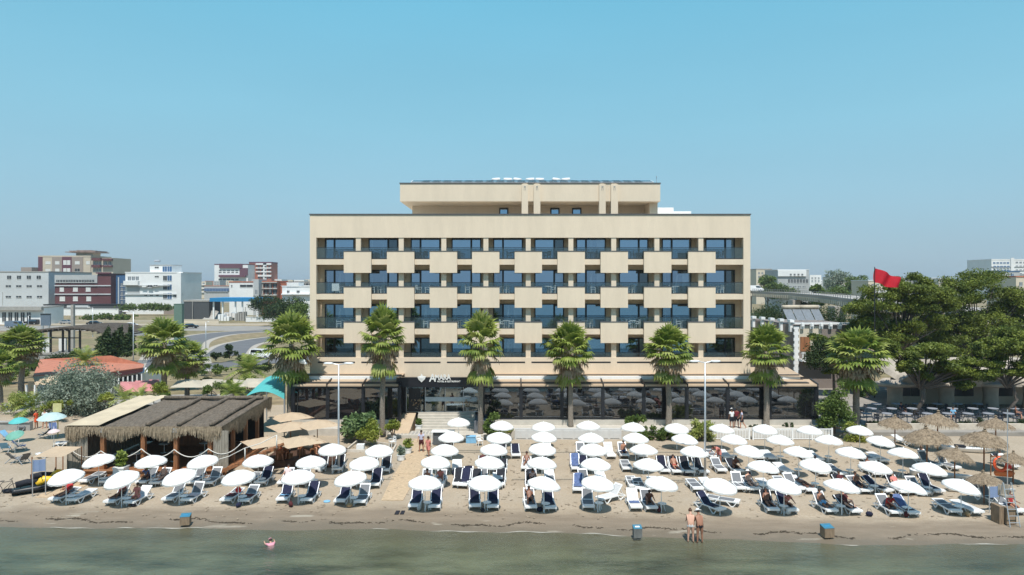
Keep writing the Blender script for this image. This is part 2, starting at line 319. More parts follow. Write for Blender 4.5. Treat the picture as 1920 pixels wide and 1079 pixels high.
b=MB(); b.box(XL+.3,XR-.3,Y0+.5,Y0+15.6,18.6,19.0); part(b,'roof',mat('pale_bounce_roof',(.72,.66,.58),.85),hotel)  # unseen roof surface, made pale to bounce light onto the penthouse wall
b=MB(); b.box(XL-.06,XR+.06,Y0-.07,Y0+.6,ZT,ZT+.09); b.box(XL-.06,XL+.4,Y0+.6,Y0+16.05,ZT-.3,ZT+.085); b.box(XR-.4,XR+.06,Y0+.6,Y0+16.05,ZT-.3,ZT+.085); part(b,'coping',M['cope'],hotel)
for i,z in enumerate(FL):
    b=MB()
    if i<3: b.box(hx(593)+.002,hx(1394)-.002,Y0+.02,Y0+1.9,z-.52,z)
    else: b.box(hx(593)+.002,hx(1394)-.002,Y0+.5,Y0+1.9,z-.52,z)
    part(b,'floor_slab',M['cream'],hotel)
PC=[671.5,752,832,911,990.5,1070.5,1151,1232,1314.5]
TOPS=[18.6,FL[0]-.52,FL[1]-.52,FL[2]-.52]
for c in PC:
    b=MB()
    for z,t in zip(FL,TOPS):
        z0=z if z>6.2 else hz(670.5)
        b.box(hx(c-4.6),hx(c+4.6),Y0+.06,Y0+.5,z0,min(t,hz(446)) if t>18 else t)
    part(b,'pillar',M['cream'],hotel)
    b=MB()
    for z,t in zip(FL,TOPS): b.box(hx(c)-.1,hx(c)+.1,Y0+.5,Y0+1.9,z,t)
    part(b,'partition_wall',M['creamlift'],hotel)
for r,(ya,yb) in enumerate([(470.6,512),(537.3,577.5),(603.3,643.6)]):
    for c in PC:
        a,d=hx(c-25.5),hx(c+25.5); zt,zb=Z_(ya,Y0-.3),Z_(yb,Y0-.3)
        b=MB(); b.box(a,d,Y0-.3,Y0-.02,zb,zt-.07); p=part(b,'balcony_panel',M['cream'],hotel)
        b=MB(); b.box(a-.03,d+.03,Y0-.33,Y0+.0,zt-.07,zt); q=b.build('panel_cap',M['cope']); q.parent=p
WPX=[(607,667),(692,746),(770,826),(847,902),(925,980),(1003,1056.5),(1079.6,1136),(1160,1216),(1240.6,1296),(1320,1380)]
Yw=Y0+1.9
def winmesh(w,flip):
    h=2.33; f=.09; s=-1 if flip else 1; m=-s*w*.17
    fr=MB(); fr.box(-w/2,w/2,-.10,-.0,h-f,h); fr.box(-w/2,w/2,-.10,-.0,0,f); fr.box(-w/2,-w/2+f,-.101,0,f,h-f); fr.box(w/2-f,w/2,-.101,0,f,h-f); fr.box(m-.09,m+.09,-.11,0,f,h-f)
    p1=MB(); p1.box(-w/2+f,m-.09,-.05,-.03,f,h-f); p2=MB(); p2.box(m+.09,w/2-f,-.07,-.05,f,h-f)
    return fr,p1,p2
for fl in (0,1):
    fr,p1,p2=winmesh(2.86,fl); 
    globals()['WM%d'%fl]=(fr.mesh('window',[M['dark']]),p1.mesh('pane',[W3[0]]),p2.mesh('pane',[W3[0]]))
rr=random.Random(3)
for r in range(4):
    for i,(a,d) in enumerate(WPX):
        me=globals()['WM%d'%(i%2)]; o=bpy.data.objects.new('window',me[0]); C.objects.link(o); o.location=(X_((a+d)/2,Yw),Yw-.003,FL[r]+.004); adopt(o,hotel)
        for k in (1,2):
            p=bpy.data.objects.new('pane',me[k]); C.objects.link(p); p.parent=o
            p.material_slots[0].link='OBJECT'; p.material_slots[0].material=W3[2] if (r==3 and i in (0,1,9) or rr.random()<.10) else (W3[1] if rr.random()<.45 else W3[0])
edges=[593]+PC+[1394]
for r in range(4):
    z=FL[r]; zt=z+1.12 if r<3 else hz(661); z0=z+.02 if r<3 else hz(670.5)
    for i in range(10):
        a=hx(edges[i]+(4.6 if i else 0))+.01; d=hx(edges[i+1]-(4.6 if i<9 else 0))-.01
        b=MB(); b.box(a,d,Y0+.16,Y0+.18,z0+.06,zt-.03,0); b.box(a,d,Y0+.145,Y0+.195,zt-.03,zt+.01,1); b.box(a,d,Y0+.14,Y0+.2,z0,z0+.06,1)
        part(b,'balcony_railing',[RAILG,M['dark']],hotel)
for i in range(10):
    a=hx(edges[i]+(6 if i else 3)); d=hx(edges[i+1]-(6 if i<9 else 3)); b=MB(); b.box(a,d,Y0-.012,Y0,hz(681),hz(678.4)); part(b,'drain_slot',M['dark'],hotel)
# penthouse
Yp=Y0+1.6; b=MB(); px_=lambda p:X_(p,Yp); pz=lambda p:Z_(p,Yp)
b.box(px_(750),px_(1238),Yp,Y0+14,pz(378),pz(344.5)); part(b,'penthouse_fascia',M['cream'],hotel)
b=MB(); b.box(px_(750)-.06,px_(1238)+.06,Yp-.06,Y0+14.1,pz(344.5),pz(343)); part(b,'penthouse_coping',M['cope'],hotel)
b=MB(); b.box(X_(773,70.5),14.2,70.5,Y0+13.5,19.0,pz(378)); b.box(X_(1218,67.6),X_(1233,67.6),67.6,70.5,19.0,pz(378)-.003); part(b,'penthouse_wall',M['cream'],hotel)
for a,d in ((978,990),(1000.5,1013),(1123,1135),(1145,1158)):
    b=MB(); b.box(px_(a),px_(d),Yp-.25,Yp+.5,19.0,pz(346)); b.box(px_(a)+.12,px_(d)-.12,Yp-.05,Yp+.3,pz(346),pz(343.6)); p=part(b,'pilaster',M['cream'],hotel)
    q=MB(); cx=px_((a+d)/2)
    q.box(cx-.09,cx+.09,Yp-.27,Yp-.252,pz(352.5),pz(350)); q.box(cx-.09,cx-.05,Yp-.27,Yp-.252,pz(358),pz(353.5)); q.box(cx+.05,cx+.09,Yp-.27,Yp-.252,pz(358),pz(353.5))
    q.build('wall_bracket',M['concrete']).parent=p
for a,d in ((936,953),(1032,1049),(1072.5,1090)):
    xa,xd=X_(a,70.45),X_(d,70.45); b=MB(); zt=Z_(390.5,70.45); b.box(xa,xd,70.4,70.5,zt-.12,zt); b.box(xa,xa+.12,70.4,70.5,19.0,zt-.12); b.box(xd-.12,xd,70.4,70.5,19.0,zt-.12); p=part(b,'penthouse_window',M['dark'],hotel)
    b=MB(); b.box(xa+.12,xd-.12,70.45,70.47,19.0,zt-.12); b.build('pane',W3[0]).parent=p
b=MB(); b.box(X_(1209,70.4),X_(1217.5,70.4),70.3,70.49,19.0,Z_(379.5,70.4)); part(b,'penthouse_door',M['creamlift'],hotel)
Yv=76; b=MB(); b.box(X_(1225,Yv),X_(1263,Yv),Yv,Yv+3,19.0,Z_(389.5,Yv)); b.box(X_(1263,Yv)+.002,X_(1296,Yv),Yv,Yv+3,19.0,Z_(396.5,Yv)); part(b,'stair_head',M['white'],hotel)
# roof equipment
def solar_panel(): 
    t=thing('roof_solar_collector','','solar panel'); b=MB(); Mx=Matrix.Rotation(R(14),4,'X'); b.box(-.95,.95,-.8,.8,.0,.07,0,Matrix.Translation((0,0,.32))@Mx); b.build('frame',M['white'],t)
    b=MB(); b.box(-.89,.89,-.74,.74,.071,.078,0,Matrix.Translation((0,0,.32))@Mx); b.build('cell_sheet',mat('solar_cells',(.05,.06,.09),.15,.1,metal=.3),t)
    b=MB(); 
    for x in (-.8,.8): b.beam((x,.55,0),(x,.55,.42),.05,.05); b.beam((x,-.55,0),(x,-.55,.18),.05,.05)
    b.build('support_legs',M['steel'],t); return t
sp=solar_panel(); zr=pz(343)+.01; NP=22
for i in range(NP):
    px=790+i*(1205-790)/(NP-1)
    place(sp,USED,(X_(px,68.2),68.2,zr),R(180) if False else 0,'%s tilted dark solar panel from the left in the row along the penthouse roof'%(ORD[i] if i<20 else ('second last','last')[i-20]),'solar panels on the penthouse roof')
def water_heater():
    t=thing('water_tank','','water tank'); b=MB(); b.tube([(-.62,0,1.15),(.62,0,1.15)],.26,12); b.build('tank',M['white'],t,True)
    b=MB(); 
    for x in (-.5,.5): b.beam((x,-.3,0),(x,-.05,1.0),.05,.05); b.beam((x,.3,0),(x,.05,1.0),.05,.05)
    b.beam((-.5,-.22,.35),(.5,-.22,.35),.05,.05); b.build('stand',M['white'],t); return t
wh=water_heater()
for i,px in enumerate((930,952,970,994,1012,1043,1061)):
    place(wh,USED,(X_(px,71),71,zr+.04),.5*(i%3)-.4,'%s white water tank from the left on the hotel penthouse roof'%ORD[i],'white water tanks on the roof',(.68,.8,.78))
b=MB(); b.tube([(0,0,0),(0,0,1.5)],.03,6); b.box(-.03,.03,-.15,.15,1.4,1.44); tag(b.build('antenna',M['steel'],loc=(X_(1231,72),72,zr)),'thin grey antenna rod at the right end of the hotel roof','antenna')
b=MB(); b.lathe([(.28,0),(.28,.25),(.42,.32),(.4,.5),(.1,.66)],12); tag(b.build('roof_vent',M['steel'],None,True,loc=(X_(831,66.2),66.2,19.6)),'small round metal vent peeping over the hotel parapet','roof vent')
# balcony furniture
def chair(nm,m):
    t=thing(nm,'','chair'); b=MB(); b.box(-.23,.23,-.23,.23,.42,.45); b.build('seat',m,t)
    b=MB(); b.box(-.22,.22,.2,.23,.70,.86); b.box(-.22,.22,.2,.225,.5,.6); b.box(-.22,-.17,.195,.235,.45,.86); b.box(.17,.22,.195,.235,.45,.86); b.build('backrest',m,t)
    for x in (-.2,.2):
        for y in (-.2,.2): q=MB(); q.beam((x,y,0),(x*.95,y*.95,.42),.04,.04); q.build('leg',m,t)
    for x in (-.25,.25): q=MB(); q.beam((x,-.2,.64),(x,.2,.64),.05,.03); q.beam((x,-.2,.42),(x,-.2,.64),.03,.03); q.build('armrest',m,t)
    return t
def cafe_table(nm,m):
    t=thing(nm,'','table'); b=MB(); b.lathe([(.36,.70),(.38,.71),(.38,.735),(.36,.745)],20); b.build('tabletop',m,t)
    b=MB(); b.tube([(0,0,.03),(0,0,.7)],.03,8); b.build('column',m,t); b=MB(); b.box(-.28,.28,-.03,.03,0,.03); b.box(-.03,.03,-.28,.28,.0,.031); b.build('foot',m,t); return t
bc=[chair('balcony_chair',M['plastic']),chair('balcony_chair',mat('grey_wicker',(.10,.105,.11),.7))]; bt=[cafe_table('balcony_table',M['plastic']),cafe_table('balcony_table',mat('grey_wicker',(.1,.105,.11),.7))]
FN=['top','third','second','lowest']; used2={}
for r in range(3):
    for i in range(10):
        cx=hx((edges[i]+edges[i+1])/2); k=1 if r==0 else 0
        off=[-.15,.55,-.6][(i+r)%3] if 0<i<9 else (.2 if i==0 else -.3)
        y=Y0+.85+.2*((i*7+r)%3)
        for j,dx in enumerate((off-.35,off+.5)):
            if (i*3+r*5+j)%5==0 and not(i in (0,9)): continue
            pr=bc[k]; nm=pr.name; pos='%s balcony row, bay %s from the left'%(FN[r],['one','two','three','four','five','six','seven','eight','nine','ten'][i])
            place(pr,used2,(cx+dx,y+.1*j,FL[r]+.004),[1.2,-1.4][j]+.3*((i+r)%3),('%s balcony chair, %s one, %s'%('dark' if k else 'white',('left','right')[j],pos)),'chairs on the hotel balconies')
        if (i+r)%4!=3: place(bt[k],used2,(cx+off+.08,y+.35,FL[r]+.004),0,'%s round balcony table, %s'%('dark' if k else 'white',pos),'tables on the hotel balconies')
# towels hanging on a balcony
b=MB(); b.box(-.35,.35,-.02,.02,-.75,0); tag(b.build('towel',M['white'],loc=(hx(626),Y0+.62,FL[1]+1.0)),'white towel draped on the second balcony row of the leftmost bay','towel')
# ---------------------------------------------------------------- restaurant front with awnings
rest=thing('restaurant_pavilion','long black framed glass restaurant with tan awnings under the hotel','restaurant',(3.5,62,0))
Yg=61.9
b=MB(); b.box(-19.9,-10.2,63.5,65-.01,4.75,4.95); b.box(-3.2,22.8,63.5,64.99,4.75,4.949)
b.add([(22.8,63.5,4.95),(26.9,62.9,4.9),(28.0,69.5,4.99),(22.8,69.5,4.99)],[(0,1,2,3)]); part(b,'roof',M['awn'],rest)
b=MB(); b.box(-19.9,-10.4,63.2,63.49,4.62,4.90); b.box(-2.9,26.7,63.2,63.49,4.62,4.90); part(b,'awning_cassette',M['white'],rest)
b=MB(); b.box(-19.9,-10.3,63.6,63.75,4.951,5.02); b.box(-3,26.8,63.6,63.75,4.951,5.02); part(b,'gutter',M['dark'],rest)
AW=[X_(p,61.6) for p in (548,613,680,748)],[X_(p,61.6) for p in (905,977,1054,1131,1208,1289,1366,1445,1533)]
for row in AW:
    for a,d in zip(row[:-1],row[1:]):
        b=MB(); n=6
        for k in range(n):      # slightly sagging cloth
            t0,t1=k/n,(k+1)/n; f=lambda t:(63.2-1.62*t,4.64-.27*t-.05*math.sin(PI*t))
            y0,z0=f(t0); y1,z1=f(t1); b.add([(a+.06,y0,z0),(d-.06,y0,z0),(d-.06,y1,z1),(a+.06,y1,z1)],[(0,1,2,3)])
        b.add([(a+.06,61.58,4.37),(d-.06,61.58,4.37),(d-.06,61.56,4.22),(a+.06,61.56,4.22)],[(0,1,2,3)])
        part(b,'awning',M['awn'],rest)
    for a in row:
        b=MB(); b.beam((a,63.2,4.70),(a,61.5,4.42),.10,.10); part(b,'awning_arm',M['dark'],rest)
    b=MB(); b.box(row[0],row[-1],61.75,61.95,4.02,4.30); b.box(row[0],row[-1],61.8,61.95,1.18,1.30); b.box(row[0]+.01,row[-1]-.01,61.88,61.92,2.86,2.90); part(b,'glazing_frame',M['dark'],rest)
    for a in row:
        b=MB(); b.box(a-.15,a+.15,61.74,61.96,1.2,4.29); part(b,'post',M['dark'],rest)
    for a,d in zip(row[:-1],row[1:]):
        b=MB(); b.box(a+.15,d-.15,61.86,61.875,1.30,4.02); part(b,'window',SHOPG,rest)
b=MB(); b.box(27.05,27.2,61.96,69,1.2,4.3); part(b,'side_glazing',SHOPG,rest)
b=MB(); b.box(-19.9,-10.35,61.7,62,.5,1.18); b.box(-2.6,27.1,61.7,62,.7,1.18); part(b,'plinth_wall',M['pave'],rest)
b=MB(); b.box(-19.9,-10.35,62,66.5,.9,1.1); b.box(-2.6,27.1,62,66.5,.9,1.1); part(b,'floor',mat('dim_interior_floor',(.08,.07,.06),.5),rest)  # dimness of the room put into dark floor and inner wall colours
b=MB(); b.box(-19.9,27,66.4,66.7,1.1,4.7); b.box(-19.95,-19.8,62,66.4,1.1,4.7); b.box(-19.9,-10.3,62,66.4,4.35,4.5); b.box(-2.8,27,62,66.4,4.35,4.5); part(b,'inner_wall',mat('dim_interior_wall',(.055,.05,.045),.8,.3,.6),rest)
# entrance
b=MB(); b.box(-10.3,-2.9,62.2,62.6,4.05,4.93); b.box(-10.5,-10.2,62.0,64.2,1.2,4.93); b.box(-2.95,-2.65,62.0,64.2,.9,4.93); b.box(-10.2,-9.85,63.4,63.6,1.55,4.05); part(b,'entrance_portal',mat('black_cladding',(.012,.012,.016),.35),rest)
b=MB(); b.box(-10.2,-2.95,62.6,64.0,4.06,4.12); part(b,'entrance_ceiling',M['concrete'],rest)
for a,d in ((-9.85,-8.25),(-8.1,-6.3),(-6.25,-4.6),(-4.55,-3.0)):
    b=MB(); b.box(a,d,63.5,63.52,1.62,4.0,0); b.box(a,d,63.47,63.54,3.9,4.0,1); b.box(a,a+.05,63.47,63.54,1.6,3.9,1); b.box(a,d,63.47,63.54,1.56,1.62,1); part(b,'entrance_glazing',[ENTG,M['steel']],rest)
b=MB(); b.box(-8.1,-3.3,63.44,63.46,2.55,2.95); part(b,'glazing_stripe',mat('frosted_stripe',(.42,.50,.55),.5),rest)
b=MB(); b.box(-9.6,-8.5,63.42,63.5,1.6,3.75); b.box(-8.65,-8.6,63.36,63.42,2.3,3.0); part(b,'door',M['dark'],rest)
b=MB(); b.box(-7.4,-6.9,65.4,65.9,1.6,3.2); b.box(-5.9,-4.2,65.2,65.9,1.6,2.6); part(b,'reception_desk',M['oldwood'],rest)
# sign: leaf emblem and lettering
sg=thing('entrance_sign','white leaf emblem and AMARA lettering on the black entrance fascia','sign',(-6.5,62.15,4.3))
def text(s,size,loc,m,name,ext=.03,sx=1.0,rot=0,bold=0.0,root=None,up=False):
    c=bpy.data.curves.new('txt','FONT'); c.body=s; c.size=size; c.extrude=ext; c.offset=bold; c.resolution_u=3
    o=bpy.data.objects.new('txt',c); C.objects.link(o); bpy.context.view_layer.update(); me=bpy.data.meshes.new_from_object(o.evaluated_get(bpy.context.evaluated_depsgraph_get())); bpy.data.objects.remove(o)
    me.transform(Matrix.Translation(loc)@Matrix.Rotation(rot,4,'Y')@Matrix.Rotation(R(90),4,'X')@Matrix.Diagonal((sx,1,1,1)))
    me.materials.clear(); me.materials.append(m); q=bpy.data.objects.new(name,me); C.objects.link(q)
    if root: adopt(q,root)
    return q
sx=lambda p:X_(p,62.15); sz=lambda p:Z_(p,62.15); wl=mat('sign_white',(.72,.72,.70),.5)
poly=[(790.5,701.0),(792.6,705.2),(798.7,706.6),(796.5,711.5),(790.6,717.2),(784.8,712),(782.6,706.8),(788.6,705.3)]
b=MB(); b.add([(sx(x),62.16,sz(y)) for x,y in poly]+[(sx(x),62.10,sz(y)) for x,y in poly]+[(sx(790.6),62.06,sz(709))],[tuple(range(7,-1,-1))]+[(8+i,8+(i+1)%8,16) for i in range(8)]+[(i,(i+1)%8,8+(i+1)%8,8+i) for i in range(8)]); part(b,'leaf_emblem',wl,sg)
text('A',.98,(sx(805),62.14,sz(715.6)),wl,'lettering',.03,.88,0,.02,sg)
text('MARA',.66,(sx(815.5),62.14,sz(712.6)),wl,'lettering',.03,.80,R(-1),.02,sg)
text('HOTEL & RESTAURANT',.205,(sx(820),62.14,sz(717)),wl,'small_lettering',.02,.98,0,.006,sg)
# entrance steps, ramp, platform
b=MB()
for k in range(7): b.box(-8.7+.001*k,-3.4-.001*k,61.35+.33*k,63.5,.25+.186*k,.25+.186*(k+1))
tag(b.build('entrance_steps',M['pave']),'wide pale stone steps leading up to the hotel entrance','steps')
b=MB(); b.add([(-10.1,63.3,1.5),(-8.9,63.3,1.5),(-9.1,60.2,.26),(-10.7,60.2,.26),(-10.1,63.3,0),(-8.9,63.3,0),(-9.1,60.2,0),(-10.7,60.2,0)],[(3,2,1,0),(0,4,7,3),(1,2,6,5),(2,3,7,6)]); tag(b.build('entrance_ramp',M['tan']),'sloping tan ramp left of the hotel entrance steps','ramp')
b=MB(); b.box(-3.35,-2.3,60.4,63.4,0,1.35); tag(b.build('stair_side_wall',mat('grey_render',(.14,.15,.165),.85)),'dark grey side wall right of the entrance steps','wall')
b=MB(); b.box(-10.9,-2.2,59.6,61.34,-.1,.26); tag(b.build('entrance_apron',M['pave']),kind='structure')
b=MB()
for k in range(16): b.box(-10.4+.31*k,-10.2+.31*k,59.9,61.1,.262,.275)
tag(b.build('slatted_mat',M['concrete']),'grey slatted mat on the paving at the foot of the steps','mat')
b=MB(); b.box(-20,-10.95,60.6,62.3,-.1,.6); b.box(-2.2,27.6,59.35,62.3,-.1,.70); b.box(22.8,27.6,62.3,66,-.1,.69); tag(b.build('promenade',M['pave']),kind='structure')
b=MB(); b.box(X_(1560,60),75,60.3,61.6,-.1,.35); b.box(30,75,61.6,90,-.1,.30); tag(b.build('terrace_paving',mat('shade_toned_paving',(.27,.245,.215),.9,.15,1)),kind='structure')  # paving colour darkened to stand for the shade of the pines
b=MB(); b.box(X_(1625,61.6),70,61.5,61.8,.3,.85); tag(b.build('promenade_wall',mat('pale_render',(.55,.48,.39),.85)),'long low pale wall behind the straw parasols','wall')
b=MB(); b.box(X_(965,59.2),X_(1165,59.2),59.1,59.34,0,.93); 
for k in range(9): b.box(X_(968+k*22,59),X_(986+k*22,59),59.06,59.1,.12,.78)
tag(b.build('white_planter_wall',mat('offwhite_wall',(.56,.55,.53),.7,.04)),'low off-white panelled wall between beach and restaurant, centre','wall')
def rail_fence(x0,x1,y,z0,h,lab,n):
    t=thing('white_railing',lab,'railing',((x0+x1)/2,y,z0)); b=MB(); b.box(x0,x1,y-.03,y+.03,z0+h-.08,z0+h); b.box(x0,x1,y-.03,y+.03,z0+.08,z0+.14)
    k=int((x1-x0)/.13)
    for i in range(k): x=x0+(i+.5)*(x1-x0)/k; b.box(x-.03,x+.03,y-.012,y+.012,z0+.14,z0+h-.08)
    part(b,'rail_panel',M['plastic'],t)
    for i in range(n+1): x=x0+i*(x1-x0)/n; b=MB(); b.box(x-.06,x+.06,y-.06,y+.06,z0,z0+h+.06); part(b,'post',M['plastic'],t)
rail_fence(X_(1332,58.9),X_(1405,58.9),58.9,0,.98,'white railing panel left of the gap in front of the restaurant',2)
rail_fence(X_(1412,58.9),X_(1560,58.9),58.9,0,.98,'long white picket railing in front of the restaurant right end',4)
# menu board
t=thing('menu_board','tall glass menu board on the promenade at the restaurant corner','sign',(X_(1556,60),60.2,.7)); b=MB(); b.box(X_(1543,60),X_(1566,60),60.2,60.28,.9,2.75); part(b,'glass_panel',mat('milky_glass',(.30,.36,.38),.3),t); b=MB(); b.box(X_(1543,60)-.05,X_(1543,60),60.18,60.3,.3,2.8); b.box(X_(1566,60),X_(1566,60)+.05,60.18,60.3,.3,2.8); b.box(X_(1543,60),X_(1566,60),60.18,60.3,2.75,2.82); part(b,'frame',M['steel'],t); b=MB(); b.box(X_(1549,60),X_(1560,60),60.17,60.2,1.4,2.3); part(b,'menu_sheet',M['dark'],t)
# ---------------------------------------------------------------- plants
def foliage(name,blobs,n,size,m,parent=None,seed=1,shell=.45,sq=1.0,flat=.0,world=False):
    """many small leaf faces spread through a set of ellipsoids (cx,cy,cz,rx,ry,rz)"""
    g=np.random.default_rng(seed); P=[]
    vol=np.array([b[3]*b[4]*b[5] for b in blobs])**.67; cnt=np.maximum(8,(n*vol/vol.sum())).astype(int)
    for b,k in zip(blobs,cnt):
        d=g.normal(size=(k,3)); d/=np.linalg.norm(d,axis=1)[:,None]
        r=1-shell*g.random(k)**1.6; r*=1+.16*np.sin(d[:,0]*7+b[0])*np.sin(d[:,2]*6+b[1])+.1*g.normal(size=k)
        P.append(d*r[:,None]*np.array(b[3:6])+np.array(b[0:3]))
    P=np.concatenate(P); k=len(P)
    a=g.normal(size=(k,3)); a[:,2]*=(1-flat); a/=np.linalg.norm(a,axis=1)[:,None]
    c=g.normal(size=(k,3)); c-=a*(a*c).sum(1)[:,None]; c/=np.linalg.norm(c,axis=1)[:,None]
    s=size*(.6+.8*g.random(k))[:,None]
    V=np.stack([P-a*s,P+c*s*.45*sq,P+a*s,P-c*s*.45*sq],1).reshape(-1,3)
    me=bpy.data.meshes.new(name); me.vertices.add(len(V)); me.vertices.foreach_set('co',V.ravel())
    me.loops.add(4*k); me.loops.foreach_set('vertex_index',np.arange(4*k,dtype=np.int32)); me.polygons.add(k)
    me.polygons.foreach_set('loop_start',np.arange(k,dtype=np.int32)*4)
    try: me.polygons.foreach_set('loop_total',np.full(k,4,dtype=np.int32))
    except Exception: pass
    me.materials.append(m); me.update(calc_edges=True); me.validate()
    o=bpy.data.objects.new(name,me); C.objects.link(o)
    if parent is not None:
        o.parent=parent
        if world: o.matrix_parent_inverse=Matrix.Translation(-parent.location)
    return o
def rblobs(g,n,R3,r,zc,flat=.7,core=.35):
    out=[]
    for i in range(n):
        a=g.random()*2*PI; q=math.sqrt(g.random())*(1-core*.5); e=g.random()
        z=zc+(e*2-1)*R3[2]*math.sqrt(max(0,1-q*q))*.8
        rr=r*(.65+.7*g.random()); out.append((math.cos(a)*q*R3[0],math.sin(a)*q*R3[1],z,rr,rr,rr*flat))
    return out
def tree(name,label,cat,loc,R3,zc,n,size,m,seed,nb=22,br=None,trunk_r=.18,group=None,limbs=5,flat=.7,bark=None,crownname='crown',shell=.45):
    g=random.Random(seed); t=thing(name,label,cat,loc,0,group); bl=rblobs(g,nb,R3,br or min(R3)*.55,zc,flat)
    foliage(crownname,bl,n,size,m,t,seed,shell)
    b=MB(); top=zc-R3[2]*.2; b.tube([(0,0,-.1),(g.uniform(-.1,.1)*top*.3,0,top*.45),(g.uniform(-.2,.2)*top*.3,g.uniform(-.1,.1),top)],[trunk_r,trunk_r*.75,trunk_r*.4],8)
    for k in range(limbs):
        q=bl[g.randrange(len(bl))]; s=top*g.uniform(.4,.9); b.tube([(0,0,s),(q[0]*.5,q[1]*.5,(s+q[2])*.5+.1),(q[0],q[1],q[2])],[trunk_r*.45,trunk_r*.3,trunk_r*.12],6)
    b.build('trunk',bark or M['bark'],t,True); return t
def fan_leaf(b,o,az,el,L,Rf,mi=0,droop=.35,nb=15,g=random):
    """a fan palm leaf: stalk plus a spread of narrow blades"""
    d=Vector((math.cos(az)*math.cos(el),math.sin(az)*math.cos(el),math.sin(el))); side=Vector((-math.sin(az),math.cos(az),0)); up=side.cross(d)*-1
    if up.z<0 and el<1.2: up=-up
    p0=Vector(o); p1=p0+d*L*.5; d2=(d+Vector((0,0,-droop*.4))).normalized(); p2=p1+d2*L*.5
    w=.035
    b.add([p0-side*w,p0+side*w,p1+side*w,p1-side*w,p2+side*w*.7,p2-side*w*.7],[(0,1,2,3),(3,2,4,5)],mi)
    for i in range(nb):
        a=(i/(nb-1)-.5)*R(205); dd=d2*math.cos(a)+side*math.sin(a); dd+=up*(.18*math.cos(a*2)*.5); dd.normalize()
        l=Rf*(.80+.2*math.cos(a))*g.uniform(.85,1.1); nrm=up; ww=l*.10; s2=dd.cross(nrm); 
        if s2.length<.01: continue
        s2.normalize(); q1=p2+dd*l*.58; q2=q1+(dd*.75+Vector((0,0,-droop*g.uniform(.7,1.5)))).normalized()*l*.42
        b.add([p2-s2*ww*.3,p2+s2*ww*.3,q1+s2*ww,q1-s2*ww,q2],[(0,1,2,3),(3,2,4)],mi)
def fan_palm(seed,h=6.5,cr=1.95,nleaf=50,tr=.19,dead=34,name='palm_tree'):
    g=random.Random(seed); t=thing(name,'','palm tree')
    b=MB(); n=26; pts=[]; rad=[]; lean=[-.035,.03,.012][seed%3]
    for i in range(n+1):
        z=-.1+(h+.1)*i/n; pts.append((lean*z+.03*math.sin(z*1.3+seed),.02*math.sin(z),z)); rad.append(tr*(1.25-.38*i/n)*(1+.07*(i%2))*(1.15 if i>n-4 else 1))
    b.tube(pts,rad,10); b.build('trunk',M['trunk'],t,True)
    top=Vector(pts[-1])
    b=MB()
    for i in range(nleaf):
        f=(i+.5)/nleaf; el=R(84-92*f+g.uniform(-9,9)); az=i*2.39996+g.uniform(-.25,.25)
        fan_leaf(b,top+Vector((0,0,.25-.55*f)),az,el,cr*.62*g.uniform(.85,1.15),cr*.58,1 if g.random()<.22 else 0,.25+.5*f,g=g)
    b.build('crown',[M['palm'],M['palmy']],t)
    b=MB()
    for i in range(dead):
        f=g.random(); az=g.random()*2*PI; el=R(-8-58*f)
        fan_leaf(b,top+Vector((0,0,-.05-.75*f)),az,el,cr*.66*g.uniform(.75,1.1),cr*.46,0,1.3,9,g)
    for i in range(90):
        az=g.random()*2*PI; z=-.2-1.5*g.random(); r=tr*1.0; l=g.uniform(.3,.8); o=top+Vector((math.cos(az)*r,math.sin(az)*r,z)); d=Vector((math.cos(az)*.35,math.sin(az)*.35,-1)).normalized()*l; s=Vector((-math.sin(az),math.cos(az),0))*.05
        b.add([o-s,o+s,o+d+s*.3,o+d-s*.3],[(0,1,2,3)])
    b.build('dry_fronds',M['dead'],t)
    b=MB()
    for i in range(14):   # hanging green fans below the dry skirt
        az=i*2.4+g.random(); fan_leaf(b,top+Vector((0,0,-.7-.5*g.random())),az,R(-35-30*g.random()),cr*.65,cr*.55,i%3==0,.8,11,g)
    b.build('lower_fronds',[M['palm'],M['palmy']],t)
    return t
def feather_palm(seed,L=1.7,nleaf=26,h=.5,m=None,name='low_palm',tr=.22,droop=1.0,el0=80,el1=5):
    g=random.Random(seed); t=thing(name,'','palm tree'); b=MB(); b.tube([(0,0,-.05),(0,0,h*.5),(0,0,h)],[tr*1.2,tr,tr],10); b.build('trunk',M['trunk'],t,True)
    b=MB()
    for i in range(nleaf):
        f=(i+.5)/nleaf; az=i*2.39996; el=R(el0-(el0-el1)*f); l=L*g.uniform(.8,1.1); p=Vector((0,0,h)); d=Vector((math.cos(az)*math.cos(el),math.sin(az)*math.cos(el),math.sin(el))); side=Vector((-math.sin(az),math.cos(az),0)); n=10
        for k in range(n):
            q=p+d*l/n; b.add([p-side*.012,p+side*.012,q+side*.012,q-side*.012],[(0,1,2,3)])
            if k>0:
                for sgn in (-1,1):
                    ll=l*.34*math.sin(PI*(k+.6)/(n+.8))+.05; tip=q+side*sgn*ll*.85+d*ll*.5+Vector((0,0,-.1*ll)); b.add([q,q+d*l*.05,tip,q-d*l*.035],[(0,1,2,3)],int(g.random()<.3))
            p=q; d=(d+Vector((0,0,-droop*.13))).normalized()
    b.build('crown',[m or M['palm'],M['palmy']],t); return t
fp=[fan_palm(s,6.6,[1.95,2.05,1.85][s%3],44+5*(s%3),dead=[24,44,34][s%3]) for s in (1,2,3)]
UP={}
def put_fan(k,px,pytop,pycrown_bot,Y,wpx,label,z0=0.,group='fan palms along the promenade',rz=0):
    ztop=Z_(pytop,Y); s=(wpx/F*Y)/3.7; hh=(ztop-z0)/s; o=place(fp[k],UP,(X_(px,Y),Y,z0),rz,label,group,(s,s,(ztop-z0)/8.0)); return o
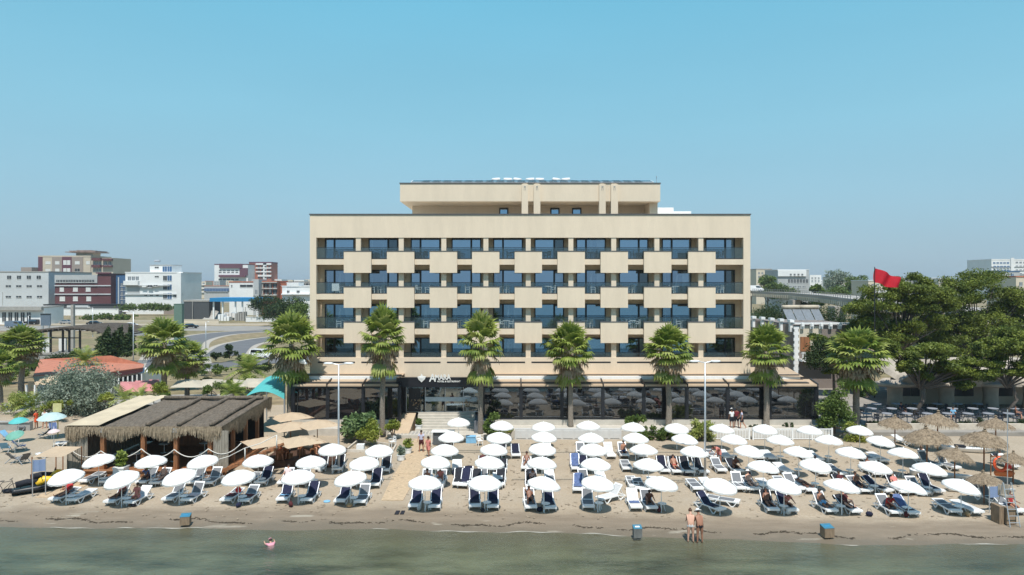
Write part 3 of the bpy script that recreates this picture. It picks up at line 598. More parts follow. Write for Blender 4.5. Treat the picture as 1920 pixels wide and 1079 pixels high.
put_fan(0,542,612,720,62.6,92,'shaggy fan palm at the left corner of the hotel with a white bag in it',.3)
put_fan(1,717,597,700,60.0,82,'tall fan palm with ragged brown skirt left of the hotel sign',.3,rz=.6)
put_fan(2,901,610,712,60.2,80,'fan palm beside the entrance steps, right of the hotel sign',.3,rz=1.9)
put_fan(0,1071,628,742,61.0,78,'fan palm before the restaurant glass, third from the right corner',.7,rz=2.6)
put_fan(1,1254,628,735,61.0,90,'fan palm with broad brown skirt left of the right double street lamp',.7,rz=3.7)
put_fan(2,1437,630,735,61.2,88,'fan palm at the right corner of the hotel',.7,rz=4.4)
put_fan(0,1604,638,742,62.5,100,'bright green fan palm right of the restaurant, beside the straw parasols',.3,rz=5)
put_fan(1,40,625,735,78,86,'fan palm at the far left with dry brown hanging fronds',0,'fan palms behind the beach, left',1)
put_fan(2,308,616,735,72,92,'bushy fan palm left of the pale canopies, behind the reed bar',0,'fan palms behind the beach, left',2)
put_fan(0,352,652,745,78,72,'paler fan palm right behind the bushy one, left of the road lamp',0,'fan palms behind the beach, left',3)
put_fan(1,2,668,760,72,60,'fan palm cut by the left edge of the photo',0,'fan palms behind the beach, left',4)
put_fan(2,1722,742-120,700,92,10,'small palm top poking out between the pines',0,'fan palms behind the beach, left',4) if False else None
# the white bag caught in the corner palm
b=MB(); b.ball((0,0,0),.34,10,0,1,.6,.7); b.ball((.27,0,-.17),.19,8,0,1,.7,.8); o=tag(b.build('plastic_bag',M['white'],None,True,loc=A(567,678,61.3)),'white plastic bag caught in the corner palm','bag')
lp=[feather_palm(1,1.9,30,.6),feather_palm(2,1.2,22,.35,M['palmy'])]
for k,px,py,Y,s,lab in [(0,466,712,84,1.5,'dark feather palm in front of the white car'),(0,160,690,88,1.25,'feathery palm rising behind the olive bush'),(0,62,778,70,1.15,'bright low palm near the green beach shade'),(0,438,752,62,.9,'feather palm between the beige canopies and the reed roof'),(1,234,762,62,1.3,'low spiky palm left of the tarpaulin'),(1,262,757,60,1.1,'spreading low palm above the tarpaulin edge')]:
    z=0; Yq=Y; o=place(lp[k],UP,(X_(px,Yq),Yq,0),px*.1,lab,'low palms behind the beach',s)
    o.location.z=max(0,Z_(py,Yq))
def bush(px,pyb,Y,wpx,hpx,m,label,seed,size=.09,n=1600,name='bush',cat='bush',group=None,stems=True,z0=None,depth=None):
    s=Y/F; w=wpx*s; h=hpx*s; z0=Z_(pyb,Y) if z0 is None else z0; t=thing(name,label,cat,(X_(px,Y),Y,z0),0,group); g=random.Random(seed); dp=depth or min(w,1.8*h)
    bl=[]
    for i in range(max(6,int(w*h*2.2))):
        x=g.uniform(-.5,.5)*w*.8; zz=g.uniform(.12,.85)*h*(1-.45*abs(x)/(w*.5)); r=g.uniform(.16,.28)*min(w,h*1.3); bl.append((x,g.uniform(-.3,.3)*dp,zz,r,r,r*.85))
    bl+=[(q[0]*1.15+g.uniform(-.1,.1)*w,q[1],q[2]*g.uniform(.9,1.35),q[3]*.45,q[3]*.45,q[3]*.6) for q in bl]; foliage('leaves',bl,int(n*1.4),size,m,t,seed,.85); b=MB()
    for i in range(6): q=bl[i%len(bl)]; b.tube([(q[0]*.15,q[1]*.15,-.05),(q[0]*.5,q[1]*.5,q[2]*.5),(q[0],q[1],q[2])],[.05,.035,.015],5)
    b.build('stems',M['bark'],t); return t
bush(150,780,71,120,104,M['olive'],'big silvery round olive bush behind the beach',3,.12,15000)
bush(672,820,58.5,56,62,mat('bamboo_leaf',(.07,.13,.045),.6,col2=(.20,.27,.11),scale=1.5,trans=.2),'tall blue-green reedy bush under the second palm',4,.20,3000)
bush(690,826,56.5,46,42,M['shruby'],'yellow-green feathery shrub at the promenade corner',5,.09,2200)
bush(737,816,59,30,38,M['shruby'],'small yellow-green shrub beside the entrance ramp',6,.09,1100)
bush(925,815,59,36,48,M['shrub'],'grey-green shrub right of the entrance side wall',7,.12,1500)
bush(958,812,58.8,18,14,M['shruby'],'tiny yellowish shrub at the left end of the planter wall',8,.07,400)
bush(1245,823,58.8,110,30,M['shrub'],'long low green hedge between the two white railings',9,.09,4200,name='hedge',cat='hedge',depth=1.2)
bush(1310,823,58.6,48,42,M['palmy'],'bushy light green plant left of the right street lamp',10,.13,1800)
bush(1190,800,60.5,40,26,M['shrub'],'spiky green shrub before the restaurant glass',11,.12,1000)
bush(1415,803,60.8,20,8,M['darkleaf'],'low dark planter tuft behind the white railing, left',12,.07,300)
bush(1480,801,61,24,10,M['darkleaf'],'low dark planter tuft behind the white railing, right',13,.07,300)
bush(1566,812,60,58,105,M['shrub'],'tall green oleander bush at the restaurant right corner',14,.13,4500)
bush(1592,828,58.5,50,38,M['shruby'],'yellow-green round bush in front of the oleander',15,.08,2000)
bush(1540,690,75,60,60,M['darkleaf'],'dark green bush in front of the grey crenellated house',16,.14,2500)
for i,(px,w,h) in enumerate([(1648,60,20),(1722,26,22),(1835,110,20),(1908,50,28)]):
    bush(px,806,62.5,w,h,M['darkleaf'],'dark low hedge behind the straw parasols, %s from the left'%ORD[i],20+i,.08,1500,name='hedge',cat='hedge',group='hedges behind the straw parasols')
def pot_plant(px,py,z,label,m,h=.8,pm=None):
    p=G(px,py,z); t=thing('potted_plant',label,'potted plant',p); b=MB(); b.lathe([(.18,0),(.26,.05),(.30,.38),(.33,.40),(.33,.45),(.27,.45),(.26,.40)],14); b.build('pot',pm or M['plastic'],t); foliage('leaves',[(0,0,.45+h*.45,h*.45,h*.45,h*.5)],240,.12,m,t,int(px),.8)
pot_plant(765,851,0,'white potted yucca on the sand right of the board path',M['shruby']); pot_plant(752,864,0,'white potted thin plant standing on the sand',M['olive'],.7)
pot_plant(781,773,1.5,'reddish plant in a pot left of the entrance doors',M['dead'],1.3,M['concrete']); pot_plant(877,772,1.55,'dark potted plant right of the entrance doors',M['dead'],1.1,M['concrete']); pot_plant(785,806,.3,'small potted plant at the foot of the entrance steps',M['shrub'],.6)
# pines on the right
def pine(px,pyb,Y,blobs,label,seed,n,tr=.4,z0=0,lean=0,size=.17):
    x0=X_(px,Y); t=thing('pine_tree',label,'pine tree',(x0,Y,z0),0,'big pines right of the hotel'); g=random.Random(seed); bl=[]
    for (bx,by,rpx) in blobs:
        c=A(bx,by,Y); r=rpx/F*Y
        for k in range(12):
            a=g.random()*2*PI; e=g.uniform(-.8,.8); q=r*.85; rr=r*g.uniform(.28,.55); bl.append((c.x-x0+math.cos(a)*q*g.random(),g.uniform(-1,1)*r*.9,c.z-z0+e*q*.8,rr*1.05,rr*1.1,rr*.52))
    foliage('crown',bl,int(n*2.6),size*.82,M['pine'],t,seed,.9,flat=.1)
    b=MB(); zt=np.mean([q[2] for q in bl]); top=Vector((np.mean([q[0] for q in bl])*.5,0,zt*.75)); b.tube([(0,0,-.1),(top.x*.4+lean,0,zt*.3),(top.x,top.y,top.z)],[tr,tr*.8,tr*.5],9)
    for q in bl[::3]: b.tube([(top.x*.6,0,zt*.5),((top.x+q[0])*.5,q[1]*.5,(zt*.55+q[2])*.5),(q[0],q[1],q[2]-.1)],[tr*.4,tr*.25,.04],6)
    b.build('trunk',M['bark'],t,True); return t
pine(1690,790,84,[(1640,560,40),(1620,590,36),(1690,540,42),(1720,560,40),(1765,560,34),(1650,610,42),(1700,620,36),(1610,620,28),(1740,600,36),(1665,640,26),(1720,530,26)],'broad pine left of the group behind the straw parasols, its crown beside the red flag',31,26000)
pine(1830,790,88,[(1790,545,46),(1830,540,46),(1760,590,40),(1790,640,44),(1740,640,30),(1860,690,34),(1880,560,46),(1910,580,40),(1800,600,44),(1850,610,46),(1900,640,40),(1770,630,34),(1840,650,34),(1930,620,44)],'tallest dark pine at the right edge of the photo',32,28000)
pine(1712,792,68.2,[(1700,672,34),(1740,665,36),(1780,675,36),(1820,690,32),(1660,650,26),(1800,710,26),(1730,700,22),(1850,670,30),(1690,690,16)],'low spreading pine reaching over the mushroom shaped building',33,22000,.24,.3,.6)
pine(1878,793,67.2,[(1880,655,34),(1910,640,36),(1935,665,36),(1905,690,22),(1860,695,26),(1960,690,40)],'pine with slanting trunk at the right frame edge',34,12000,.2,.3,1.2)
pine(1565,760,80,[(1540,640,20),(1570,650,26),(1535,670,24),(1590,640,22),(1560,690,22)],'small dark pine between the grey house and the bright palm',35,7000,.2)
# ---------------------------------------------------------------- parasols
def parasol():
    t=thing('parasol','','parasol'); n=16; Rr=1.0
    # canopy: eight panels, rim ribs a little lower, scalloped valance
    def ring(r,z): return [(r*(1 if k%2==0 else .965)*math.cos(2*PI*k/n),r*(1 if k%2==0 else .965)*math.sin(2*PI*k/n),z+(0 if k%2==0 else -.012*r)) for k in range(n)]
    prof=[(.04,.44),(.30,.40),(.55,.31),(.78,.19),(.93,.085),(1.0,.0)]
    b=MB(); vs=[];fs=[]
    for r,z in prof: vs+=ring(r,z)
    K=len(prof); fs=[(i*n+k,(i+1)*n+k,(i+1)*n+(k+1)%n,i*n+(k+1)%n) for i in range(K-1) for k in range(n)]; fs.append(tuple(range(n)))
    b.add(vs,fs)
    m=32; v0=[];v1=[]
    for k in range(m):
        a=2*PI*k/m; rr=1.0*(.982 if k%4==2 else (.99 if k%2 else 1)); v0.append((rr*math.cos(a),rr*math.sin(a),-.004)); v1.append((rr*1.005*math.cos(a),rr*1.005*math.sin(a),-.10 if k%4 in(1,2,3) else -.05))
    b.add(v0+v1,[(k,m+k,m+(k+1)%m,(k+1)%m) for k in range(m)])
    c=b.build('canopy',M['canvas'],t); c.location=(0,0,1.66)
    b=MB(); b.lathe([(.03,.44),(.045,.455),(.03,.50),(.005,.52)],8); b.build('finial',M['plastic'],c)
    b=MB()
    for k in range(0,n,2):
        a=2*PI*k/n; b.tube([(0.03*math.cos(a),.03*math.sin(a),.38),(.52*math.cos(a),.52*math.sin(a),.29),(.99*math.cos(a),.99*math.sin(a),-.02)],.009,4)
    b.build('ribs',M['steel'],c)
    b=MB(); b.tube([(0,0,-.2),(0,0,.95)],.026,8); b.tube([(0,0,.95),(0,0,2.04)],.019,8); b.build('pole',M['plastic'],t); return t
def side_table():
    t=thing('side_table','','table'); b=MB(); b.lathe([(.24,.42),(.26,.43),(.26,.455),(.24,.46)],16); b.build('tabletop',M['plastic'],t)
    b=MB(); 
    for k in range(3): a=2*PI*k/3; b.beam((.2*math.cos(a),.2*math.sin(a),0),(.08*math.cos(a),.08*math.sin(a),.42),.04,.03)
    b.build('legs',M['plastic'],t); return t
LC={}
def lounger(kind,ang):
    """origin at the foot end on the sand, the head end towards +y; kinds: g grey, w light mesh, n navy cover, k black cover"""
    key=(kind,ang)
    if key in LC: return LC[key]
    P=M['plastic']; t=thing('sun_lounger','','sun lounger'); W=.33; zs=.33
    b=MB()
    for s in (-1,1):
        x=s*W; b.beam((x,.02,zs-.02),(x,1.3,zs),.05,.07); b.beam((x,1.3,zs),(x,1.92,zs-.10),.05,.06)
    b.box(-W,W,-.02,.24,zs-.02,zs+.035); b.box(-W-.02,W+.02,-.05,.0,zs-.09,zs+.02); b.box(-W,W,1.86,1.92,zs-.13,zs-.08); b.box(-W,W,.9,.94,zs-.05,zs-.01)
    b.build('frame',P,t)
    for s in (-1,1):
        x=s*(W+.01)
        q=MB(); q.beam((x,.06,zs-.02),(x,.26,.03),.05,.05); q.beam((x,.24,.03),(x,.42,.03),.05,.05); q.beam((x,.40,.03),(x,.66,zs-.03),.05,.05); q.build('leg',P,t)
        q=MB(); q.beam((x,1.22,zs-.02),(x,1.40,.05),.05,.05); q.beam((x,1.38,.05),(x,1.52,.05),.05,.05); q.beam((x,1.5,.05),(x,1.78,zs-.10),.05,.05); q.build('leg',P,t)
        q=MB(); q.tube([(x-.03*s,1.45,.07),(x+.03*s,1.45,.07)],.07,10); q.build('wheel',P,t)
    sl=M['slingw'] if kind=='w' else M['sling']
    q=MB(); q.box(-W+.03,W-.03,.24,1.16,zs+.0,zs+.02); q.build('seat_sling',sl,t)
    Mx=Matrix.Translation((0,1.15,zs+.01))@Matrix.Rotation(R(ang),4,'X'); L=.78
    q=MB(); q.box(-W,-W+.05,0,L,-.02,.03,0,Mx); q.box(W-.05,W,0,L,-.02,.03,0,Mx); q.box(-W+.05,W-.05,L-.10,L,-.02,.031,0,Mx); q.box(-W+.05,W-.05,0,.04,-.02,.03,0,Mx)
    if ang>25: q.beam(Mx@Vector((-.25,.5,-.01)),(-.25,1.15+L*.85,zs-.1),.03,.03); q.beam(Mx@Vector((.25,.5,-.01)),(.25,1.15+L*.85,zs-.1),.03,.03)
    br=q.build('backrest',P,t); q=MB(); q.box(-W+.05,W-.05,.04,L-.10,-.005,.015,0,Mx); q.build('back_sling',sl,br)
    if kind in 'nkbm':
        m=M[{'n':'navy','k':'black','b':'blue','m':'maroon'}[kind]]; q=MB(); g=random.Random(ang+ord(kind))
        def strip(x0,x1,pts,th,mi=0):
            n=len(pts); vs=[]
            for j,(y,z) in enumerate(pts):
                for i in range(5): f=i/4; vs.append((x0+(x1-x0)*f+.008*math.sin(j*2+i),y,z+th+.012*math.sin(j*1.7+i*2.1)-(.05 if i in(0,4) else 0)))
            q.add(vs,[(j*5+i,j*5+i+1,(j+1)*5+i+1,(j+1)*5+i) for j in range(n-1) for i in range(4)],mi)
        bk=[Mx@Vector((0,l,.03)) for l in (.05,.25,.45,.65,.80)]; tip=Mx@Vector((0,.82,-.06)); low=Mx@Vector((0,.55,-.10))
        pts=[(y,zs+.02) for y in (.45,.6,.8,1.0,1.12)]+[(v.y,v.z) for v in bk]+[(tip.y,tip.z),(low.y,low.z)]
        strip(-W-.03,W+.03,pts,.025); q.build('towel_cover',m,t,True)
    LC[key]=t; return t
PAR=parasol(); TAB=side_table(); UB={}
def parasol_at(cx,cy,tilt,label,row,sc=1.0,straw=False):
    s=(cy-HY)/11.62; Y=F/s; X=(cx-CX)/s
    g=random.Random(int(cx*7+cy)); o=place(PAR,UB,(X,Y,0),g.uniform(-.0,.0),label,'white parasols, '+row,sc)
    for ch in o.children:
        if ch.name.startswith('canopy'):
            ch.rotation_euler=(R(g.uniform(1,7)),R(tilt+g.uniform(-1.5,1.5)),g.random()*.8)
    return X,Y
ROWS=[('front row nearest the water',[
 (124,889,-10,'g10@100 w4@134'),(228,893,-15,'g50@204 w35@242'),(336,889,-14,'g48@313 g55@349'),(447,890,-7,'g8@422 g30@456'),(559,889,-3,'n52@528 n48@574'),(657,892,-8,'n50@636 g50@674'),
 (797,900,1,'n52@776 n48@814'),(909,900,0,'n50@891 n48@924'),(1020,902,8,'g55@996 n50@1033'),(1121,901,5,'g55@1104'),(1240,902,5,'w50@1194 g52@1223'),(1350,906,6,''),
 (1470,906,9,'k52@1451 n48@1487'),(1578,906,9,'g50@1561 k25@1607'),(1703,909,11,'g40@1682 b35@1715'),(1802,907,10,'g6@1793 w3@1835')]),
 ('second row from the water',[
 (185,859,-8,'g5@156 w8@195'),(283,861,-4,'g45@263 g40@289'),(380,861,-6,'g52@354 g48@388'),(484,860,-2,'g5@460 n45@487'),(583,862,0,'g40@529 g40@561'),(683,864,-4,'w40@657 n45@701'),
 (817,862,0,'g30@799 g30@823 k45@858 n52@878'),(918,863,1,'g45@905 k40@936'),(1016,864,2,'g40@1000 w40@1034'),(1117,866,3,'g52@1100 w40@1130'),(1216,867,1,'g4@1190'),
 (1431,871,4,'g50@1392 g20@1418'),(1529,868,4,'g12@1478 w20@1505'),(1641,872,7,'k35@1598 g20@1625'),(1743,875,8,'k45@1698 g40@1734')]),
 ('third row from the water',[
 (623,839,-2,'k55@599 k50@631'),(711,841,-3,'k30@690 k55@720'),(834,840,0,'w10@857'),(926,839,1,'k30@905 k12@941'),(1017,838,1,'w20@986 k20@1018'),(1112,839,2,'b50@1081 n35@1097'),(1207,839,2,'g5@1177'),
 (1302,843,3,'n50@1248 k50@1273'),(1404,842,3,'g30@1355 k25@1386'),(1497,844,4,'g8@1452 w10@1480'),(1595,845,4,'k20@1545 g10@1580'),(1693,846,6,'g20@1647 w15@1665')]),
 ('fourth row from the water',[
 (846,816,0,''),(936,817,1,'k20@940 n30@968'),(1020,816,0,'w30@1030'),(1108,818,1,'g50@1092 w55@1147'),(1192,818,1,'g50@1172 g10@1206'),(1284,820,3,'w8@1300'),(1376,821,3,'g5@1342 w8@1366'),(1463,822,3,'g5@1428 w8@1450'),(1554,822,4,'g5@1520 w10@1537'),(1651,824,5,'g12@1636 w8@1660')]),
 ('back row before the restaurant',[(860,789,1,''),(941,795,0,''),(1019,797,-1,''),(1103,795,0,''),(1187,798,1,''),(1269,800,3,''),(1353,801,4,''),(1434,802,3,''),(1518,804,4,''),(1612,804,3,'')])]
KN={'g':'grey','w':'white','n':'navy covered','k':'black covered','b':'blue towelled','m':'maroon'}
LPOS={}
for ri,(rn,row) in enumerate(ROWS):
    for i,(cx,cy,tilt,ls) in enumerate(row):
        X,Y=parasol_at(cx,cy,tilt,'white parasol, %s, %s counting from the left'%(rn,ORD[i]),rn)
        items=ls.split()
        if ri<4 and ls: place(TAB,UB,(X+.12,Y+.35,0),i,'small white round table under the %s parasol of the %s'%(ORD[i],' '.join(rn.split()[:2])),'small tables under the parasols')
        fy=HY+(cy-HY)*13.5/11.62
        fy+= [0,0,-1,-2,-2][ri]+(2 if cx>1500 else 0)
        for j,it in enumerate(items):
            kd=it[0]; ang,lx=it[1:].split('@'); p=G(float(lx),fy+((j*37)%3-1)*1.2); lx=float(lx)
            rz=R(random.Random(int(lx)).uniform(-5,5)-(3 if lx>1500 else 0)*-1+(4 if lx<500 else 0)*-1)
            pos=['left','right','third','fourth'][j] if len(items)>1 else 'single'
            o=place(lounger(kd,int(ang)),LC_USED if 'LC_USED' in globals() else globals().setdefault('LC_USED',{}),p,rz,'%s lounger, %s one at the %s parasol, %s'%(KN[kd],pos,ORD[i],rn),'sun loungers, '+rn)
            LPOS[int(lx)]=(p,rz,int(ang))
def extra_lounger(kind,ang,px,py,deg,label): 
    p=G(px,py); o=place(lounger(kind,ang),LC_USED,p,R(deg),label,'sun loungers set askew or apart'); LPOS[px]=(p,R(deg),ang)
extra_lounger('w',50,1124,944,-55,'empty white lounger turned sideways with raised back, front row centre')
extra_lounger('n',45,1353,965,30,'navy covered lounger turned aslant under the twelfth front parasol')
extra_lounger('g',3,1385,950,62,'flat grey lounger lying crosswise beside the aslant navy one')
extra_lounger('n',50,1270,892,2,'navy covered lounger, left of three by the right lamp post')
extra_lounger('k',50,1294,893,3,'black covered lounger, middle of three by the right lamp post')
extra_lounger('k',50,1322,893,9,'black covered lounger, right of three by the right lamp post')
extra_lounger('g',2,1310,925,2,'flat grey lounger left of the lamp post foot, second row')
extra_lounger('w',8,1337,925,4,'flat white lounger right of the lamp post foot, second row')
extra_lounger('g',10,1409,925,14,'grey lounger with low back between lamp post and thirteenth front parasol')
extra_lounger('w',10,1450,927,6,'white lounger behind the thirteenth front parasol')
extra_lounger('n',50,866,918,-8,'navy covered lounger at the left of the pair behind the eighth front parasol')
extra_lounger('k',45,889,919,-4,'black covered lounger behind the eighth front parasol, middle')
extra_lounger('w',20,932,919,0,'white lounger behind the eighth front parasol, right')
extra_lounger('k',50,995,921,0,'black covered lounger behind the ninth front parasol')
extra_lounger('g',20,1033,920,0,'grey lounger with low back behind the ninth front parasol')
extra_lounger('b',40,1084,927,-6,'blue towelled lounger behind the tenth front parasol')
extra_lounger('w',20,1133,924,0,'white lounger behind the tenth front parasol, right')
extra_lounger('g',6,1202,924,0,'flat grey lounger behind the eleventh front parasol, left')
extra_lounger('w',12,1232,924,0,'white lounger behind the eleventh front parasol, right')
extra_lounger('w',12,799,921,2,'white lounger hidden behind the seventh front parasol')
extra_lounger('w',15,820,922,2,'white lounger behind the seventh front parasol, right one')
extra_lounger('g',45,1503,926,10,'grey lounger with raised back behind the gap of parasols thirteen and fourteen')
extra_lounger('w',8,1523,928,6,'white lounger beside the resting sunbather, second row right')
extra_lounger('g',30,1628,928,10,'grey lounger right behind the fourteenth front parasol')
extra_lounger('n',35,1668,929,24,'navy covered lounger turned aslant behind the fourteenth front parasol')
extra_lounger('w',10,1715,930,10,'white lounger under the left rim of the fifteenth front parasol')
extra_lounger('n',55,1763,930,8,'navy covered lounger right of the fifteenth front parasol')
extra_lounger('g',30,1915,968,8,'grey lounger at the right frame edge by the lifeguard chair')
extra_lounger('g',58,1881,952,10,'grey lounger with steep back beside the lifeguard chair')
extra_lounger('g',60,1795,885,14,'steep grey lounger under the small straw parasol')
extra_lounger('g',55,1760,880,14,'grey lounger with steep back below the left straw parasol')
extra_lounger('w',40,1768,835,24,'white lounger with raised back left of the second straw parasol')
extra_lounger('w',20,1712,838,20,'white lounger left of the first front straw parasol')
extra_lounger('k',30,1905,882,8,'black covered lounger right of the red lifebuoy')
extra_lounger('g',5,70,860,-40,'flat grey lounger on the open sand far left')
extra_lounger('g',5,105,838,-60,'grey lounger by the reed bar corner, left beach')
# straw parasols
def straw(seed=5,R0=1.45,h=2.25):
    g=random.Random(seed); t=thing('straw_parasol','','parasol'); b=MB(); n=28; prof=[(.05,.78),(.14,.70),(.5,.52),(.9,.34),(1.2,.15),(1.38,.0)]
    vs=[];K=len(prof)
    for i,(r,z) in enumerate(prof):
        for k in range(n): q=1+.05*math.sin(k*2.7+i)+g.uniform(-.03,.03); vs.append((r*q*math.cos(2*PI*k/n),r*q*math.sin(2*PI*k/n),z+g.uniform(-.025,.025)))
    b.add(vs,[(i*n+k,(i+1)*n+k,(i+1)*n+(k+1)%n,i*n+(k+1)%n) for i in range(K-1) for k in range(n)]); 
    b.add([v for v in vs[-n:]]+[(v[0]*.6,v[1]*.6,.12) for v in vs[-n:]]+[(0,0,.5)],[(k,(k+1)%n,n+(k+1)%n,n+k) for k in range(n)]+[(n+k,n+(k+1)%n,2*n) for k in range(n)])
    for i in range(420):     # hanging straw ends
        a=g.random()*2*PI; f=g.random(); r=1.38*(.45+.55*f) if i%2 else 1.36; z=(.60-.60*((r-.5)/.88)) if i%2 else .0; l=g.uniform(.12,.3); d=Vector((math.cos(a)*.6,math.sin(a)*.6,-.55 if i%2 else -1.1)).normalized()*l; s=Vector((-math.sin(a),math.cos(a),0))*.022; o=Vector((math.cos(a)*r,math.sin(a)*r,z+.03)); b.add([o-s,o+s,o+d+s*.2,o+d-s*.2],[(0,1,2,3)])
    c=b.build('canopy',M['straw'],t); c.location=(0,0,h-.35); b=MB(); b.lathe([(.10,.62),(.13,.78),(.07,.85),(.12,.93),(.03,1.0)],10); b.build('tuft',M['straw'],c); b=MB(); b.tube([(0,0,-.2),(0,0,h+.2)],.05,8); b.build('pole',M['wood'],t); return t
ST=[straw(5),straw(9)]
for i,(cx,cy,w,lab,tl) in enumerate([(1678,792,62,'leftmost straw parasol behind the low pale wall',0),(1758,795,74,'straw parasol behind the low wall, under the mushroom pillar',0),(1867,797,66,'straw parasol behind the low wall near the right edge',0),
 (1738,821,86,'big straw parasol on the sand, first of the front group',6),(1845,824,84,'pale straw parasol with tufted sides on the sand, centre of the right group',5),(1790,843,72,'straw parasol leaning right, with a thin pole, lower middle',10),(1900,846,66,'straw parasol at the right edge above the red lifebuoy',4),(1845,877,66,'lowest straw parasol, flattened, left of the red lifebuoy',4)]):
    s=(cy-HY)/11.3; Y=F/s; o=place(ST[i%2],UB,((cx-CX)/s,Y,0.3 if i<3 else 0),i*1.3,lab,'straw parasols on the right',w/s/3.05)
    for ch in o.children:
        if ch.name.startswith('canopy'): ch.rotation_euler=(R(3),R(tl),0)
# ---------------------------------------------------------------- reed bar
bar=thing('reed_bar','open beach bar with grey thatched roof, brown posts and hanging reed fringe','beach bar',(-26,48,0))
x0,x1,ya,yb=-31.3,-20.4,48.0,57.6
def roof_z(y): return 3.42+.055*(y-ya)
b=MB(); n=40; k2=24
vs=[]; g=random.Random(2)
for j in range(k2+1):
    y=ya+(yb-ya)*j/k2
    for i in range(n+1):
        x=-28.9+(x1+28.9)*i/n; vs.append((x,y,roof_z(y)+.05*math.sin(x*2.1)+g.uniform(-.03,.03)-(.12 if i in(0,n) or j==0 else 0)))
b.add(vs,[(j*(n+1)+i,j*(n+1)+i+1,(j+1)*(n+1)+i+1,(j+1)*(n+1)+i) for j in range(k2) for i in range(n)])
b.box(x0+.05,x1-.05,ya+.05,yb-.05,3.2,3.3); part(b,'thatched_roof',M['thatch'],bar)
b=MB(); n=12
vs=[(x0-.1+(2.35)*i/n,ya+(yb-ya)*j/n,roof_z(ya+(yb-ya)*j/n)+.10+.05*math.sin(i*1.1)*math.sin(j*.9)) for j in range(n+1) for i in range(n+1)]
b.add(vs,[(j*(n+1)+i,j*(n+1)+i+1,(j+1)*(n+1)+i+1,(j+1)*(n+1)+i) for j in range(n) for i in range(n)]); part(b,'tarpaulin',mat('cream_tarpaulin',(.52,.43,.30),.8,.12,.8),bar,True)
for xx in (-25.7,-23.5,-21.2):
    b=MB(); b.tube([(xx+.03*math.sin(j),ya+.1+(yb-ya-.2)*j/12,roof_z(ya+(yb-ya)*j/12)+.13+.03*math.sin(j*2.3)) for j in range(13)],[.15+.02*math.sin(j*3) for j in range(13)],8); part(b,'roof_roll',M['thatch'],bar,True)
b=MB(); b.tube([(x0+2.6+i*.9,yb-1.2+.1*math.sin(i),roof_z(yb)+.12) for i in range(10)],.16,8); part(b,'roof_roll',M['thatch'],bar,True)
def fringe(a,c,z0f,hmin,hmax,n,seed,spread=.18):
    g=random.Random(seed); b=MB(); a=Vector(a); c=Vector(c); d=(c-a); L=d.length; d.normalize(); nr=Vector((d.y,-d.x,0))
    for i in range(n):
        t=g.random()*L; h=g.uniform(hmin,hmax)*(.75+.25*math.sin(t*1.9+seed)); w=g.uniform(.012,.04); o=a+d*t+nr*g.uniform(-.03,spread)+Vector((0,0,z0f+g.uniform(-.05,.12)))
        e=o+Vector((g.uniform(-.08,.08),g.uniform(-.08,.08),-h)); b.add([o-d*w,o+d*w,e+d*w*.4,e-d*w*.4],[(0,1,2,3)])
    return b
part(fringe((x0,ya,3.35),(x1,ya,3.35),0,.35,1.05,2600,1),'reed_fringe',M['fringe'],bar)
part(fringe((x1,ya,3.35),(x1,yb,3.85),0,.5,1.25,2200,2),'reed_fringe',M['fringe'],bar)
part(fringe((x0+.0,yb,3.8),(x0,ya,3.35),0,.3,.9,1200,3),'reed_fringe',M['fringe'],bar)
for xx,m in ((-31.1,'oldwood'),(-28.85,'wood'),(-26.0,'wood'),(-23.7,'wood'),(-21.3,'wood')):
    for yy in (ya+.2,yb-.3): b=MB(); b.box(xx-.14,xx+.14,yy-.14,yy+.14,0,3.3); part(b,'post',M[m],bar)
for xx in (-20.6,): 
    for yy in (50.4,52.8,55.2): b=MB(); b.box(xx-.12,xx+.12,yy-.12,yy+.12,0,3.4); part(b,'post',M['wood'],bar)
def reedwall(xa,xb,y,z0,z1,name='reed_panel',along='x'):
    b=MB(); n=int(abs(xb-xa)/.07); g=random.Random(int(xa*10))
    for i in range(n):
        q=xa+(xb-xa)*(i+.5)/n; r=g.uniform(-.02,.02)
        if along=='x': b.box(q-.03,q+.03,y+r,y+r+.04,z0,z1-g.random()*.06)
        else: b.box(y+r,y+r+.04,q-.03,q+.03,z0,z1-g.random()*.06)
    part(b,name,M['oldwood'],bar)
reedwall(-30.95,-29.9,ya+.1,.1,3.2); reedwall(-20.95,-19.9,ya-.1,.3,3.2); reedwall(ya,yb,-31.3,.1,2.4,along='y')
b=MB(); b.box(-29.9,-20.2,ya-.35,yb,.12,.34); part(b,'deck',M['wood'],bar)
b=MB(); b.box(-29.9,-19.9,ya-.42,ya-.36,.0,.42); b.tube([(-29.9,ya-.45,.46),(-20,ya-.45,.46)],.09,8); part(b,'deck_edge_beam',mat('orange_wood',(.26,.12,.055),.6,.25,5,stretch=(.3,1,1)),bar)
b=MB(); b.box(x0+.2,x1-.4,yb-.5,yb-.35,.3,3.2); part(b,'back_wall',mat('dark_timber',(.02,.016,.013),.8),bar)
b=MB(); b.box(-28,-24,yb-2.2,yb-1.5,.34,1.35); b.box(-28.1,-23.9,yb-2.3,yb-1.4,1.35,1.42); part(b,'counter',M['wood'],bar)
b=MB()
pts=[(-31.1,2.0),(-28.85,1.75),(-26,1.9),(-23.7,1.85),(-21.3,1.9),(-19.0,2.3)]
for (xa,za),(xb,zb) in zip(pts[:-1],pts[1:]): b.tube([(xa+(xb-xa)*k/10,ya-.1,za+(zb-za)*k/10-.55*4*(k/10)*(1-k/10)) for k in range(11)],.035,6)
part(b,'rope_swag',M['rope'],bar,True)
for xx in (-28.85,-23.7): b=MB(); b.box(xx-.22,xx+.22,ya-.15,ya-.05,3.05,3.35); part(b,'floodlight',M['steel'],bar)
